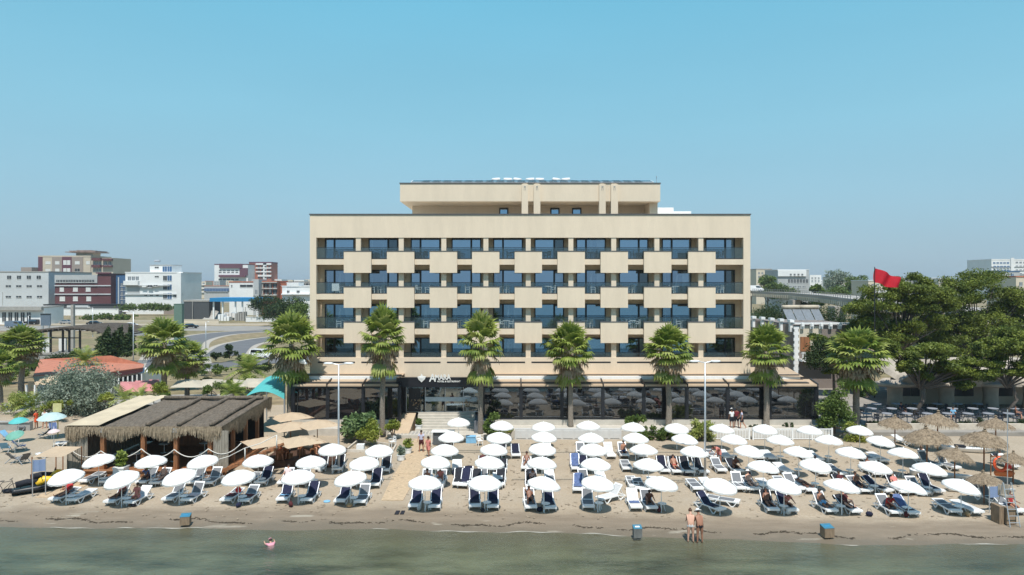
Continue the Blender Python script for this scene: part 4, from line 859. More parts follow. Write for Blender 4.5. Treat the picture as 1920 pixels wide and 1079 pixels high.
for i,px in enumerate((227,282,366)):
    p=Vector((X_(px,47.2),47.2,.02)); t=thing('planter',('square white planter with small palm','round white pot with flowers','round white pot below the reed fringe')[i]+' in front of the reed bar','planter',p); b=MB()
    if i==0: b.box(-.36,.36,-.36,.36,0,.75); b.box(-.40,.40,-.40,.40,.75,.85)
    else: b.lathe([(.2,0),(.33,.1),(.40,.5),(.36,.62),(.40,.66)],16)
    b.build('pot',M['white'],t); foliage('leaves',[(0,0,1.35,.35,.35,.55)] if i==0 else [(0,0,.85,.3,.3,.25)],320,.17,M['palm'],t,50+i,.9)
# bar tables inside
for i,(x,y) in enumerate([(-27.5,50),(-25,50.5),(-22.6,50.2),(-27,53),(-24,53.3)]):
    place(bt[0],used2,(x,y,.34),0,'white round bar table inside the reed bar, %s'%(['front left','front middle','front right','back left','back right'][i]),'tables in the reed bar')
# wooden stair with rope rail right of the bar
t=thing('gangway','slanting wooden stair with rope rail beside the reed bar','stairs',(-18.9,48,0)); b=MB()
for s in (0,.9): b.beam((-20.8,47.3+s,.2),(-16.2,47.6+s,2.1),.08,.22)
for k in range(9): f=k/8; b.box(-20.7+4.3*f-.15,-20.7+4.3*f+.15,47.35,48.4,.28+1.8*f,.33+1.8*f)
part(b,'treads',M['wood'],t); b=MB()
for f in (0,.5,1): b.beam((-20.7+4.4*f,47.3,.3+1.8*f),(-20.7+4.4*f,47.3,1.2+1.8*f),.06,.06)
b.tube([(-20.7+4.4*k/8,47.3,1.2+1.8*k/8-.12*math.sin(PI*k/4)**2) for k in range(9)],.03,6); part(b,'rope_rail',M['rope'],t,True)
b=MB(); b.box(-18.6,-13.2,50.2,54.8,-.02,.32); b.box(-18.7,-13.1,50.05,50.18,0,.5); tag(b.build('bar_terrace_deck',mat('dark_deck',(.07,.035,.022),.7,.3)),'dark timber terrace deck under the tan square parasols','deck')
# tan square parasols
def square_parasol():
    t=thing('square_parasol','','parasol'); b=MB(); n=8; vs=[]
    for j in range(n+1):
        for i in range(n+1): u,v=i/n*2-1,j/n*2-1; m_=max(abs(u),abs(v)); vs.append((u*1.5,v*1.5,.42*(1-m_)-.03*(1-abs(abs(u)-abs(v)))*m_))
    b.add(vs,[(j*(n+1)+i,j*(n+1)+i+1,(j+1)*(n+1)+i+1,(j+1)*(n+1)+i) for j in range(n) for i in range(n)]); c=b.build('canopy',M['tan'],t); c.location.z=2.55
    b=MB()
    for a in (45,135,225,315): b.beam((0,0,.35),(1.42*1.0*math.cos(R(a))*1.41,1.42*math.sin(R(a))*1.41,-.04),.03,.03)
    b.build('ribs',M['wood'],c); b=MB(); b.tube([(0,0,0),(0,0,3.0)],.035,8); b.build('pole',M['wood'],t); b=MB(); b.box(-.35,.35,-.35,.35,0,.08); b.build('base',M['concrete'],t); return t
SQ=square_parasol()
for i,(px,py,Y,lab,a) in enumerate([(501,824,50.0,'front left tan square parasol by the reed bar',38),(562,823,50.2,'front right tan square parasol by the reed bar',40),(545,796,54.5,'back left tan square parasol by the reed bar',38),(595,792,54.8,'back right tan square parasol by the reed bar',42),(545,778,58.5,'farthest tan square parasol, half hidden at the reed bar corner',40)]):
    place(SQ,UB,(X_(px,Y),Y,Z_(py,Y)-2.75),R(a),lab,'tan square parasols')
# left shade sail
t=thing('shade_awning','square tan shade awning on thin dark posts on the left beach','awning',(-29.5,46.5,0)); b=MB(); c4=[A(60,858,44.5),A(118,857,44.5),A(153,838,47.5),A(105,837,47.5)]; c4=[Vector(v) for v in c4]; n=6
vs=[]
for j in range(n+1):
    for i in range(n+1): u,v=i/n,j/n; p=c4[0]*(1-u)*(1-v)+c4[1]*u*(1-v)+c4[2]*u*v+c4[3]*(1-u)*v; vs.append((p.x,p.y,p.z-.12*math.sin(PI*u)*math.sin(PI*v)))
b.add(vs,[(j*(n+1)+i,j*(n+1)+i+1,(j+1)*(n+1)+i+1,(j+1)*(n+1)+i) for j in range(n) for i in range(n)]); part(b,'cloth',M['tan'],t)
for p in c4: b=MB(); b.tube([(p.x,p.y,-.1),(p.x,p.y,p.z+.03)],.04,6); part(b,'post',M['wood'],t)
# ---------------------------------------------------------------- roads and ground detail (left, behind the beach)
def strip(name,pts,w,z,m,kind='structure',lab=None,cat=None):
    """a flat strip along a path of ground points"""
    P=[Vector((p[0],p[1],0)) for p in pts]; q=[]
    for i in range(len(P)-1):     # smooth
        a=P[max(0,i-1)];b_=P[i];c=P[i+1];d=P[min(len(P)-1,i+2)]
        for k in range(6):
            t=k/6; q.append(.5*((2*b_)+(c-a)*t+(2*a-5*b_+4*c-d)*t*t+(3*b_-a-3*c+d)*t**3))
    q.append(P[-1]); vs=[]
    for i,p in enumerate(q):
        d=(q[min(i+1,len(q)-1)]-q[max(i-1,0)]).normalized(); n=Vector((-d.y,d.x,0)); vs+=[(p.x+n.x*w/2,p.y+n.y*w/2,z),(p.x-n.x*w/2,p.y-n.y*w/2,z)]
    b=MB(); b.add(vs,[(2*i,2*i+1,2*i+3,2*i+2) for i in range(len(q)-1)]); o=b.build(name,m); tag(o,lab,cat,kind=kind if not lab else None); return o
gxy=lambda px,py:tuple(G(px,py))[:2]
strip('highway',[(-400,205),(-150,205),(-60,207),(0,215)],22,.02,mat('old_asphalt',(.27,.25,.225),.9,.12,.3)); 
strip('verge',[(-400,228),(-150,226),(-60,228),(40,240)],8,.012,mat('pale_dust',(.38,.32,.24),.95,.15,.2))
b=MB(); b.box(-400,-35,193.6,194.1,0,.14); b.box(-400,-35,216,216.5,0,.16); tag(b.build('kerb',M['kerb']),kind='structure')
loop=[gxy(325,700),gxy(332,660),gxy(350,640),gxy(400,628),gxy(470,622),gxy(560,617)]
loop2=[gxy(420,668),gxy(445,648),gxy(490,638),gxy(540,632),gxy(600,628)]
strip('slip_road_pavement',loop,11.5,.004,M['kerb']); strip('slip_road',loop,8.5,.03,M['asphalt']); strip('side_road_pavement',loop2,9.5,.008,M['kerb']); strip('side_road',loop2,7,.034,M['asphalt'])
strip('parking_road',[gxy(360,690),gxy(430,684),gxy(520,676),gxy(600,668)],8,.03,M['asphalt'])
strip('beach_track',[gxy(-40,770),gxy(60,760),gxy(200,752),gxy(420,748)],7,.008,mat('grey_paving',(.33,.31,.28),.9,.1,.6))
drygrass=mat('dry_grass',(.27,.19,.085),.95,col2=(.38,.29,.16),scale=.25,fine=.3)
strip('dry_verge',[gxy(300,614),gxy(400,612),gxy(520,609)],10,-.01,drygrass)
# ---------------------------------------------------------------- vehicles
def car_mesh(style='sedan'):
    prof={'sedan':[(-2.2,.35),(-2.2,.75),(-2.05,.92),(-1.45,.98),(-.95,1.40),(.35,1.43),(1.0,.98),(1.9,.85),(2.2,.68),(2.2,.35)],
          'suv':[(-2.2,.4),(-2.2,1.0),(-2.1,1.6),(-1.9,1.68),(.4,1.68),(1.05,1.12),(2.05,1.0),(2.2,.75),(2.2,.4)],
          'van':[(-2.5,.4),(-2.5,1.95),(-2.4,2.05),(.9,2.05),(1.35,1.9),(1.9,1.2),(2.4,1.05),(2.5,.8),(2.5,.4)]}[style]
    w=.86 if style!='van' else .95; return prof,w
def car(style,m,label,loc,rz,cat='car',group=None):
    prof,w=car_mesh(style); t=thing('parked_'+('van' if style=='van' else 'car'),label,cat,loc,rz,group); b=MB(); n=len(prof)
    vs=[];
    for s,k in ((-1,1),(1,1)):
        for (x,z) in prof: tw=w-(.16 if z>1.05 else 0)*(1 if style!='van' else .4); vs.append((x,s*tw,z))
    b.add(vs,[tuple(range(n)),tuple(range(2*n-1,n-1,-1))]+[(i,n+i,n+(i+1)%n,(i+1)%n) for i in range(n)]); b.build('body',m,t)
    b=MB(); zt=max(z for x,z in prof)
    gl={'sedan':[(-1.35,1.0),(-.93,1.34),(.33,1.37),(.85,1.0)],'suv':[(-1.95,1.12),(-1.85,1.58),(.35,1.58),(.85,1.12)],'van':[(.2,1.25),(.2,1.85),(1.2,1.85),(1.75,1.25)]}[style]
    for s in (-1,1): b.add([(x,s*(w-.10 if z>1.2 else w-.05)+s*.06,z) for x,z in gl],[tuple(range(4))])
    if style=='sedan': b.add([(.40,-.66,1.41),(.40,.66,1.41),(1.0,.72,1.02),(1.0,-.72,1.02)],[(0,1,2,3)]); b.add([(-1.0,-.66,1.39),(-1.0,.66,1.39),(-1.47,.72,1.01),(-1.47,-.72,1.01)],[(0,1,2,3)])
    if style=='suv': b.add([(.46,-.66,1.64),(.46,.66,1.64),(1.07,.72,1.16),(1.07,-.72,1.16)],[(0,1,2,3)])
    if style=='van': b.add([(1.39,-.8,1.86),(1.39,.8,1.86),(1.93,.84,1.24),(1.93,-.84,1.24)],[(0,1,2,3)])
    for q in range(0): pass
    o=b.build('windows',M['carglass'],t); o.location=(0.02 if style!='sedan' else 0,0,.012)
    xw=1.35 if style!='van' else 1.6
    for x in (-xw,xw):
        for s in (-1,1): b=MB(); b.tube([(x,s*(w-.18),.33),(x,s*(w+.02),.33)],.33,14); wl_=b.build('wheel',M['tyre'],t); b=MB(); b.tube([(x,s*(w+.02),.33),(x,s*(w+.03),.33)],.2,10); b.build('rim',M['steel'],wl_)
    for s in (-1,1): b=MB(); b.box(prof[-1][0]-.04,prof[-1][0]+.01,s*.6-.16,s*.6+.16,.62,.76); b.build('headlight',M['steel'],t)
    return t
cw=mat('white_car_paint',(.78,.78,.78),.25,.02); cb=mat('black_car_paint',(.012,.012,.015),.25); cg=mat('blue_grey_car_paint',(.13,.17,.22),.3); cs=mat('silver_car_paint',(.4,.41,.42),.3,metal=.4)
def g3(px,py,z=.03): v=G(px,py,0); v.z=z; return v
car('suv',cw,'white estate car on the slip road behind the palms, seen half from behind',g3(492,673),R(-20))
car('sedan',cb,'black car driving on the highway right of the green pillar',g3(357,616),R(2)); car('sedan',cw,'white car on the highway left of the lamp post',g3(243,614),R(182)); car('sedan',cb,'black car on the highway near the roof of the dark pergola',g3(177,610),R(3))
car('van',cg,'blue-grey van parked before the low white shop at the left',g3(28,615),R(2),'van'); car('suv',cb,'dark car parked by the entrance of the low shop',g3(60,609),R(180)); car('van',mat('black_van_paint',(.015,.015,.018),.3),'black van cut by the left edge of the photo',g3(4,650),R(80),'van')
car('sedan',cs,'silver car half hidden behind the dark pergola post',g3(125,608),R(0)); car('suv',cw,'white car at the left edge by the shop front',g3(6,606),R(90)); car('van',cs,'long pale vehicle roof behind the conifers',g3(262,632),R(0),'van')
# ---------------------------------------------------------------- lamps, poles
def lamp(name,label,px,pyb,pyt,heads,group=None,arm=.9,z0=0.,Yf=None,hw=.75):
    Y=Yf or F*(H-z0)/(pyb-HY); h=Z_(pyt,Y)-z0; t=thing(name,label,'street lamp',(X_(px,Y),Y,z0),0,group)
    b=MB(); b.tube([(0,0,-.1),(0,0,h*.5),(0,0,h)],[.085,.07,.05],10); b.build('pole',M['steel'],t,True); b=MB(); b.lathe([(.16,0),(.16,.06),(.1,.1),(.09,.5)],10); b.build('base',M['steel'],t)
    for s in heads:
        b=MB(); b.tube([(0,0,h-.05),(s*arm*.45,0,h+.02)],.035,6); b.build('arm',M['steel'],t); q=MB(); x=s*(arm*.45+hw*.42); q.ball((x,0,h+.05),hw*.5,12,0,1,.42,.22); q.build('lamp_head',M['plastic'],t,True)
    return t
lamp('street_lamp','tall double headed street lamp in front of the left hotel corner',635,886,683,(-1,1)); lamp('street_lamp','tall double headed street lamp in front of the right hotel bays',1322,896,679,(-1,1))
lamp('street_lamp','single armed lamp post rising behind the olive bush',250,668,585,(-1,),'roadside lamps',1.3,Yf=92,hw=1.0); lamp('street_lamp','thin lamp post left of the white car behind the palms',386,676,604,(1,),'roadside lamps',.6,hw=.4)
lamp('street_lamp','lamp post with curved arm above the dark pergola',174,632,577,(-1,),'roadside lamps',1.4,hw=1.0); lamp('street_lamp','short lamp post at the left road edge',53,626,592,(1,),'roadside lamps',.5,hw=.4)
for px,pyb,pyt,lab in ((361,600,566,'thin grey pole on the highway verge, right of the green pillar'),(460,604,576,'dark pole in front of the petrol canopy'),(495,604,570,'slim pole right of the petrol canopy'),(5,585,548,'thin mast in front of the grey warehouse')):
    Y=F*H/(pyb-HY); b=MB(); b.tube([(0,0,0),(0,0,Z_(pyt,Y))],.12,6); tag(b.build('pole',M['concrete'],loc=(X_(px,Y),Y,0)),lab,'pole')
Y=150; b=MB(); b.box(X_(326,Y),X_(341,Y),Y,Y+1,0,Z_(571,Y)); b.box(X_(325.5,Y),X_(341.5,Y),Y-.05,Y+1.05,Z_(571,Y),Z_(570,Y)); tag(b.build('green_pillar_sign',mat('grey_green_panel',(.13,.20,.16),.6,.05)),'tall grey-green slab sign standing by the highway','sign')
Y=140; b=MB(); b.box(X_(132.5,Y),X_(137.5,Y),Y,Y+.6,0,Z_(572,Y)); tag(b.build('concrete_pillar',M['concrete']),'pale square concrete pillar above the dark pergola roof','pillar')
t=thing('billboard','small dark billboard beside the low shop on the left','sign',(X_(85,170),170,0)); b=MB(); b.box(X_(76,170),X_(94,170),170,170.3,Z_(611,170),Z_(590,170)); part(b,'panel',cg,t); b=MB(); b.box(X_(76,170),X_(94,170),169.9,170.4,Z_(590,170),Z_(588.5,170)); part(b,'frame',M['dark'],t)
for p in (79,91): b=MB(); b.box(X_(p,170)-.2,X_(p,170)+.2,170,170.3,0,Z_(611,170)); part(b,'post',M['steel'],t)
# ---------------------------------------------------------------- city buildings
WCOL={'dark':mat('dark_window',(.04,.045,.05),.3),'blue':mat('blue_window',(.06,.13,.25),.2),'pale':mat('pale_shutter',(.62,.62,.60),.7),'grey':mat('grey_window',(.16,.18,.2),.3)}
def wallm(n,c): return mat('wall_'+n,c,.9,.06,.15,fine=.03)
def building(name,label,px0,px1,pyt,Y,depth,m,bands=(),wins=(),parapet=None,z0=0,side=None,cat='building',rot=0):
    """wins: (x0,x1,y0,y1,nx,ny,kind,wfrac,hfrac) in pixels of the photo; bands: (x0,x1,y0,y1,mat,proud)"""
    t=thing(name,label,cat,(X_((px0+px1)/2,Y),Y,z0)); b=MB(); xa,xb,zt=X_(px0,Y),X_(px1,Y),Z_(pyt,Y); b.box(xa,xb,Y,Y+depth,z0,zt); part(b,'wall',m,t)
    if parapet: b=MB(); b.box(xa-.15,xb+.15,Y-.15,Y+depth+.1,zt,zt+parapet[0]); part(b,'roof',parapet[1],t)
    for (a,c,y0,y1,bm,pr) in bands: b=MB(); b.box(X_(a,Y),X_(c,Y),Y-pr,Y-.001 if pr<2 else Y-.001,Z_(y1,Y),Z_(y0,Y)); part(b,'facade_panel' if pr<.8 else 'balcony',bm,t)
    for (a,c,y0,y1,nx,ny,kd,wf,hf) in wins:
        me=None
        for j in range(ny):
            for i in range(nx):
                w_=(c-a)/nx; h_=(y1-y0)/ny; cx=a+w_*(i+.5); cy=y0+h_*(j+.5); ww=w_*wf/F*Y; hh=h_*hf/F*Y
                if me is None:
                    q=MB(); q.box(-ww/2,ww/2,-.06,0,-hh/2,hh/2,0); q.box(-ww/2-.08,ww/2+.08,-.14,-.0,-hh/2-.14,-hh/2,1); q.box(-.04,.04,-.09,-.06,-hh/2,hh/2,1); me=q.mesh('window',[WCOL[kd],M['white']])
                o=bpy.data.objects.new('window',me); C.objects.link(o); o.location=(X_(cx,Y),Y-.004-(max([p for (p0,p1,q0,q1,_,p) in bands if p0<=cx<=p1 and q0<=cy<=q1]+[0])),Z_(cy,Y)); adopt(o,t)
    return t
wh_=wallm('grey_white',(.52,.54,.55)); mar=wallm('maroon',(.125,.048,.052)); bei=wallm('beige',(.52,.45,.36)); bro=wallm('taupe',(.30,.25,.22)); whi=wallm('bright_white',(.74,.74,.73)); lgr=wallm('light_grey',(.42,.43,.43)); brick=mat('unfinished_brick',(.36,.13,.08),.95,.2,2); purp=wallm('plum',(.13,.05,.07)); cre=wallm('cream_far',(.60,.53,.42)); con=wallm('bare_concrete',(.38,.35,.32))
building('warehouse','long pale grey warehouse with small square windows at the left edge',-60,91,511,330,34,wh_,(),[(8,82,514,527,4,1,'dark',.42,.5),(6,84,532,542,4,1,'dark',.5,.35),(6,84,552,562,4,1,'dark',.5,.35)],(.5,M['concrete']))
building('low_shop','low white roadside shop with dark shop windows, left edge',-30,82,577,225,10,whi,[(-30,82,575,582,M['concrete'],1.2)],[(2,60,584,606,5,1,'dark',.6,.8)],(.3,M['concrete']))
building('apartment_block','stepped beige and brown apartment block topped by a flat roof canopy',72,170,482,430,22,bei,[(72,80,482,560,purp,.3),(98,117,482,560,bro,.3),(117,135,482,560,purp,.4),(135,156,482,560,bro,.3),(52,72,502,560,bro,6)],[(84,96,489,497,1,1,'pale',.8,.6),(103,113,489,497,1,1,'pale',.8,.7),(119,133,488,497,2,1,'pale',.9,.9),(140,151,489,497,1,1,'pale',.8,.7),(161,169,489,497,1,1,'pale',.9,.7),(84,96,503,511,1,1,'pale',.8,.6),(103,113,503,511,1,1,'pale',.8,.7),(119,133,503,511,2,1,'pale',.9,.9),(140,151,503,511,1,1,'dark',.8,.7)],(.8,bei))
t=building('apartment_wing','beige and maroon balconied wing right of the stepped apartment block',171,212,484,426,20,bei,[(174,191,484,489,mar,1.5),(174,191,497,502,mar,1.5),(193,212,485,489,mar,1.5),(193,212,498,501,mar,1.5)],[(175,190,490,497,3,1,'grey',.6,.8),(194,210,490,498,2,1,'grey',.6,.8),(175,190,503,511,3,1,'grey',.6,.8)])
Y=428; b=MB(); b.box(X_(135,Y),X_(167,Y),Y+4,Y+12,Z_(482,Y),Z_(473,Y)); tag(b.build('stair_tower',bei),'beige stair tower carrying the wide flat roof canopy','tower'); b=MB(); b.box(X_(120,Y),X_(177,Y),Y+1,Y+16,Z_(473.5,Y),Z_(472,Y)); b.box(X_(126,Y),X_(175,Y),Y+2,Y+15,Z_(471.6,Y),Z_(470,Y)); b.box(X_(138,Y),X_(165,Y),Y+3,Y+9,Z_(470,Y),Z_(469,Y)); tag(b.build('flat_canopy',mat('rusty_roof',(.28,.2,.17),.9,.3,.5)),'wide rusty flat canopy on top of the stepped apartments','roof canopy')
building('maroon_house','maroon three storey house with white shutters and grey top floor',103,183,530,320,22,mar,[(103,183,516,531,lgr,.3),(103,183,535,537,wh_,.4),(103,183,551,553,wh_,.4),(103,183,570,573,wh_,.4)],[(112,120,539,547,1,1,'pale',1,.9),(137,146,539,547,1,1,'pale',1,.9),(161,170,539,547,1,1,'pale',1,.9),(112,122,556,565,1,1,'pale',1,.9),(137,146,556,565,1,1,'pale',1,.9),(162,171,556,565,1,1,'pale',1,.9),(106,178,524,531,12,1,'dark',.8,.7)])
building('maroon_wing','taller plain maroon block joined to the blue glass front',183,208,513,318,22,mar,[(183,208,535,537,wh_,.3),(183,208,551,553,wh_,.3),(181,209,511,513.5,purp,.6)],[])
building('blue_glass_front','narrow building with dark blue glass front',208,241,516,322,20,WCOL['blue'],[(209,211,516,573,wh_,.5),(222,224,520,573,wh_,.4)],[(225,240,530,572,2,5,'grey',.8,.7)],(.4,M['dark']))
building('white_apartments','white four storey apartment house with blue corner windows',235,343,512,300,18,whi,[(235,262,527,535,whi,1.6),(235,320,535,537,lgr,1.0),(239,262,536,551,lgr,.2),(235,343,551,553,wh_,.5),(335,343,512,580,whi,1.8),(307,335,580,602,bro,.05)],[(239,261,518,527,3,1,'grey',.8,.8),(290,298,517,521,1,1,'dark',.9,.6),(306,313,517,527,1,1,'dark',1,.9),(314,322,517,527,1,1,'blue',1,1),(290,298,534,538,1,1,'dark',.9,.6),(306,313,534,544,1,1,'dark',1,.9),(314,322,534,544,1,1,'blue',1,1),(268,277,535,539,1,1,'pale',.9,.6),(268,300,551,556,3,1,'dark',.45,.8),(306,313,550,561,1,1,'dark',1,.9),(314,322,550,561,1,1,'blue',1,1),(325,331,550,559,1,1,'dark',.9,.7),(268,300,569,574,3,1,'dark',.45,.8),(247,256,569,574,1,1,'dark',.6,.8),(279,288,534,540,1,1,'dark',.9,.7)],(.4,whi))
building('white_penthouse','white roof storey with blue windows on the white apartment house',281,322,498,302,9,whi,(),[(290,298,500,504,1,1,'dark',.9,.7),(305,313,500,510,1,1,'blue',1,1),(314,322,500,510,1,1,'blue',1,1)],(.3,lgr),z0=Z_(512,302)-.5)
b=MB(); b.box(-1.4,1.4,0,1,0,.2); b.tube([(-1.2,.5,1.9),(1.2,.5,1.9)],.5,8); b.beam((-1,0,0),(-1,.5,1.9),.1,.1); b.beam((1,0,0),(1,.5,1.9),.1,.1); tag(b.build('roof_water_heater',M['steel'],loc=A(294,497.5,305)),'solar water heater on the roof of the white apartments','water heater')
building('far_beige_flats','distant beige flats with rows of balconies right of the white house',345,386,528,620,14,cre,[(345,386,534,535,whi,1),(345,386,541,542,whi,1),(345,386,548,549,whi,1)],[(347,385,529,552,6,4,'grey',.6,.5)])
building('red_annex','small maroon and red building behind the white apartments',345,360,541,400,10,mar,[(354,359,542,556,mat('bright_red_panel',(.45,.02,.06),.7),.4)],[(347,353,544,552,1,2,'dark',.7,.6)])
building('blue_band_building','low blue-grey building with window bands below the far flats',383,430,537,480,14,lgr,[(383,430,541,546,mat('slate_blue',(.10,.14,.24),.7),.5)],[(386,428,541,548,8,1,'blue',.7,.7)],(.4,M['terracotta']))
building('white_plum_tower','distant white and plum tower block with stepped terraces',402,465,497,740,22,whi,[(412,455,495,503,purp,1.5),(412,462,516,520,purp,3),(450,465,503,517,purp,1.2)],[(409,448,506,513,5,2,'dark',.6,.5),(409,448,522,527,5,1,'dark',.8,.6)],(1,purp))
building('red_white_tower','distant red and white unfinished tower block',467,509,494,760,20,brick,[(480,509,494,497,whi,1),(480,509,502,504,whi,1.2),(480,509,509,511,whi,1.2),(484,509,516,519,whi,1.2),(494,500,494,525,whi,1)],[(482,508,497,524,4,4,'dark',.5,.5)],(1.5,purp))
building('white_blank_block','white block with blank side wall and dark window strip',430,475,530,290,16,whi,(),[(433,436,534,539,1,1,'dark',.8,.8),(450,474,534,539,1,1,'dark',1,.9)],(.5,M['terracotta']))
building('grey_link_block','narrow grey stair block between white block and brick frame',475,485,524,288,10,lgr,(),[(478,483,543,553,1,1,'grey',.8,.8)])
building('brick_frame_house','unfinished red brick house with open concrete floors',485,520,527,292,14,brick,[(485,520,529,531,con,.8),(485,520,541,542.5,con,.8),(485,520,553,555,con,.8),(492,494,531,555,con,.5),(506,508,531,555,con,.5)],[(486,520,532,541,4,1,'dark',.8,.9),(486,520,543,553,4,1,'dark',.8,.9)])
building('brick_gable_house','plain red brick wall house right of the unfinished frame',520,541,530,296,12,brick,(),[(523,528,526+6,537,1,1,'dark',.6,.5)],(.3,brick))
building('white_villa','small white two storey villa near the hotel left edge',529,582,538,270,12,whi,[(529,582,551,553,whi,1.2),(538,560,531,538,whi,.0+.2)],[(538,543,545,550,1,1,'dark',.9,.9),(556,562,545,550,1,1,'dark',.9,.9)],(.4,whi))
building('villa_penthouse','flat white roof storey of the small villa',538,560,531,272,7,whi,(),[],(.2,whi),z0=Z_(539,272))
building('grey_villa','pale grey house with window strip behind the villa',553,590,529,330,12,con,(),[(560,585,531,536,2,1,'dark',.9,.7)],(.3,M['concrete']))
# petrol canopy
t=thing('petrol_canopy','blue petrol station canopy on white posts','canopy',(X_(438,250),250,0)); Y=250; b=MB(); b.box(X_(393,Y),X_(488,Y),Y,Y+14,Z_(566,Y),Z_(559,Y)); part(b,'roof',mat('bright_blue_fascia',(.02,.20,.42),.5),t)
for p in (398,415,439,452,480): b=MB(); b.box(X_(p,Y)-.25,X_(p,Y)+.25,Y+1,Y+1.5,0,Z_(566,Y)); part(b,'post',M['white'],t)
building('dark_depot','low dark depot building below the blue canopy',345,392,566,255,10,mat('dark_shed',(.07,.075,.08),.8),(),[],(.6,M['concrete']))
building('low_dark_row','long low dark building under the maroon house',82,236,573,300,8,mat('dark_shed',(.07,.075,.08),.8),[(128,168,573,577,wh_,1)],[(100,232,578,584,14,1,'grey',.6,.6)],(.5,M['dark']))
for i,(a,c,yt,yb,m,lab) in enumerate([(83,222,580,592,whi,'long pale boundary wall below the maroon house'),(345,410,600,607,cre,'low cream wall left of the stacked blocks'),(0,343,602,605,cre,'very low cream wall along the highway'),(461,520,595,604,whi,'white wall with grey roof below the trees'),(222,250,576,582,whi,'short white wall before the white apartments')]):
    Y=F*H/(yb-HY); b=MB(); b.box(X_(a,Y),X_(c,Y),Y,Y+.4,0,Z_(yt,Y)); b.box(X_(a,Y)-.1,X_(c,Y)+.1,Y-.1,Y+.5,Z_(yt,Y),Z_(yt,Y)+.15); tag(b.build('boundary_wall',m),lab,'wall')
# stacked blocks / gravel heaps by the petrol station
for i,(a,c,yt,yb,m) in enumerate([(347,372,580,598,'concrete'),(378,412,583,600,'concrete'),(408,430,590,602,'white'),(440,458,582,602,'concrete'),(418,440,583,596,'white'),(552,582,578,592,'concrete')]):
    Y=F*H/(yb-HY); g=random.Random(i); b=MB(); w=X_(c,Y)-X_(a,Y); h=Z_(yt,Y)
    if i in (0,1,5): b.add([(-w/2,0,0),(w/2,0,0),(w/2,8,0),(-w/2,8,0),(-w*.12,3,h),(w*.2,4,h*.85),(0,5,h*.95),(-w*.3,2,h*.5)],[(0,1,5,4),(1,2,5),(2,3,6,5),(3,0,4,6),(4,5,6),(0,4,7),(3,7,4),(0,7,3)])
    else:
        for k in range(4): b.box(-w/2+k*w/4+.1,-w/2+(k+1)*w/4-.1,0,3,0,h*g.uniform(.6,1))
    tag(b.build(['gravel_heap','gravel_heap','stacked_blocks','stacked_pipes','stacked_blocks','gravel_heap'][i],M[m],loc=(X_((a+c)/2,Y),Y,0)),['grey gravel heap left of the blue canopy','second gravel heap under the blue canopy','row of pale blocks before the blue canopy','stack of grey concrete elements right of the canopy','white stacked blocks under the canopy','grey heap at the hotel left edge beyond trees'][i],'heap' if i in (0,1,5) else 'stack')
# far skyline
sk=random.Random(11); cols=[(cre,'cream'),(whi,'white'),(lgr,'grey'),(con,'drab'),(brick,'brick red')]; k=0
for (a,c,top,bot) in ((340,400,527,531),(400,582,524,530),(1408,1470,522,530),(1500,1640,519,530),(1640,1760,520,530),(1760,1860,520,528)):
    x=a; kk=0
    while x<c:
        w=sk.uniform(9,24); Y=sk.uniform(620,1000); m,cn=cols[sk.randrange(4 if a>600 else 5)]; yt=sk.uniform(top,bot); kk+=1; sect={340:'between the white apartments and the plum tower',400:'under the red and plum towers',1408:'just right of the hotel',1500:'behind the bridge trees',1640:'behind the red flag',1760:'left of the far white block'}[a]
        building('distant_building','distant %s block %s, %s from the left'%(cn,sect,ORD[kk-1] if kk<=20 else 'last'),x,min(x+w,c),yt,Y,sk.uniform(10,22),m,(),[(x+1,min(x+w,c)-1,yt+1.5,yt+9,max(2,int(w/4)),2,'grey',.5,.5)] if min(x+w,c)-x>5 else ()); x+=w*sk.uniform(.8,1.2)
# right side city
building('right_tower','white multi storey block at the far right skyline',1859,1990,488,560,30,whi,[(1859,1920,500,501,lgr,.5),(1859,1990,507,508,lgr,.5),(1859,1990,514,515,lgr,.5),(1894,1900,484,535,whi,1)],[(1861,1893,490,532,5,6,'blue',.7,.45),(1903,1960,489,532,8,6,'grey',.6,.4)],(.8,whi))
building('right_grey_villa','pale grey gabled villa before the white tower block',1880,1912,510,300,10,lgr,(),[(1895,1901,513,520,1,1,'blue',.8,.8)],(.4,WCOL['blue']))
building('right_cream_house','cream house partly hidden by the tall pines',1905,1990,520,220,12,cre,(),[(1908,1920,526,540,1,1,'grey',.5,.5)],(.4,M['terracotta']))
building('white_office','white and grey two storey office with window row',1458,1517,507,330,16,lgr,[(1458,1511,507,518.5,whi,.6)],[(1478,1507,513,518,4,1,'dark',.45,.7),(1477,1516,523,532,7,1,'dark',.7,.8)],(.3,whi))
building('office_annex','low grey-blue hall roof below the white office',1465,1515,533,300,12,lgr,(),[(1468,1512,536,541,5,1,'grey',.6,.6)])
building('white_house','small white house right of the white office',1518,1540,516,360,10,whi,(),[(1520,1538,519,530,3,2,'grey',.5,.5)])
building('pale_terraced_block','pale block with roof clutter behind the green trees',1418,1447,506,450,14,cre,(),[(1420,1445,509,530,4,3,'grey',.5,.5)],(.6,con))
building('glass_block','narrow dark green glass block left of the white office',1446,1457,507,400,10,WCOL['grey'],(),[],(.3,M['dark']))
building('flag_house','cream house behind the red flag',1628,1690,527,240,12,cre,[(1628,1660,545,549,whi,1)],[(1632,1650,531,545,2,2,'grey',.5,.5)],(.3,whi))
building('pink_house','pale house seen through the gap between the pines',1765,1860,600,110,8,cre,(),[(1800,1830,600,625,2,1,'grey',.5,.6)],(.3,M['terracotta']))
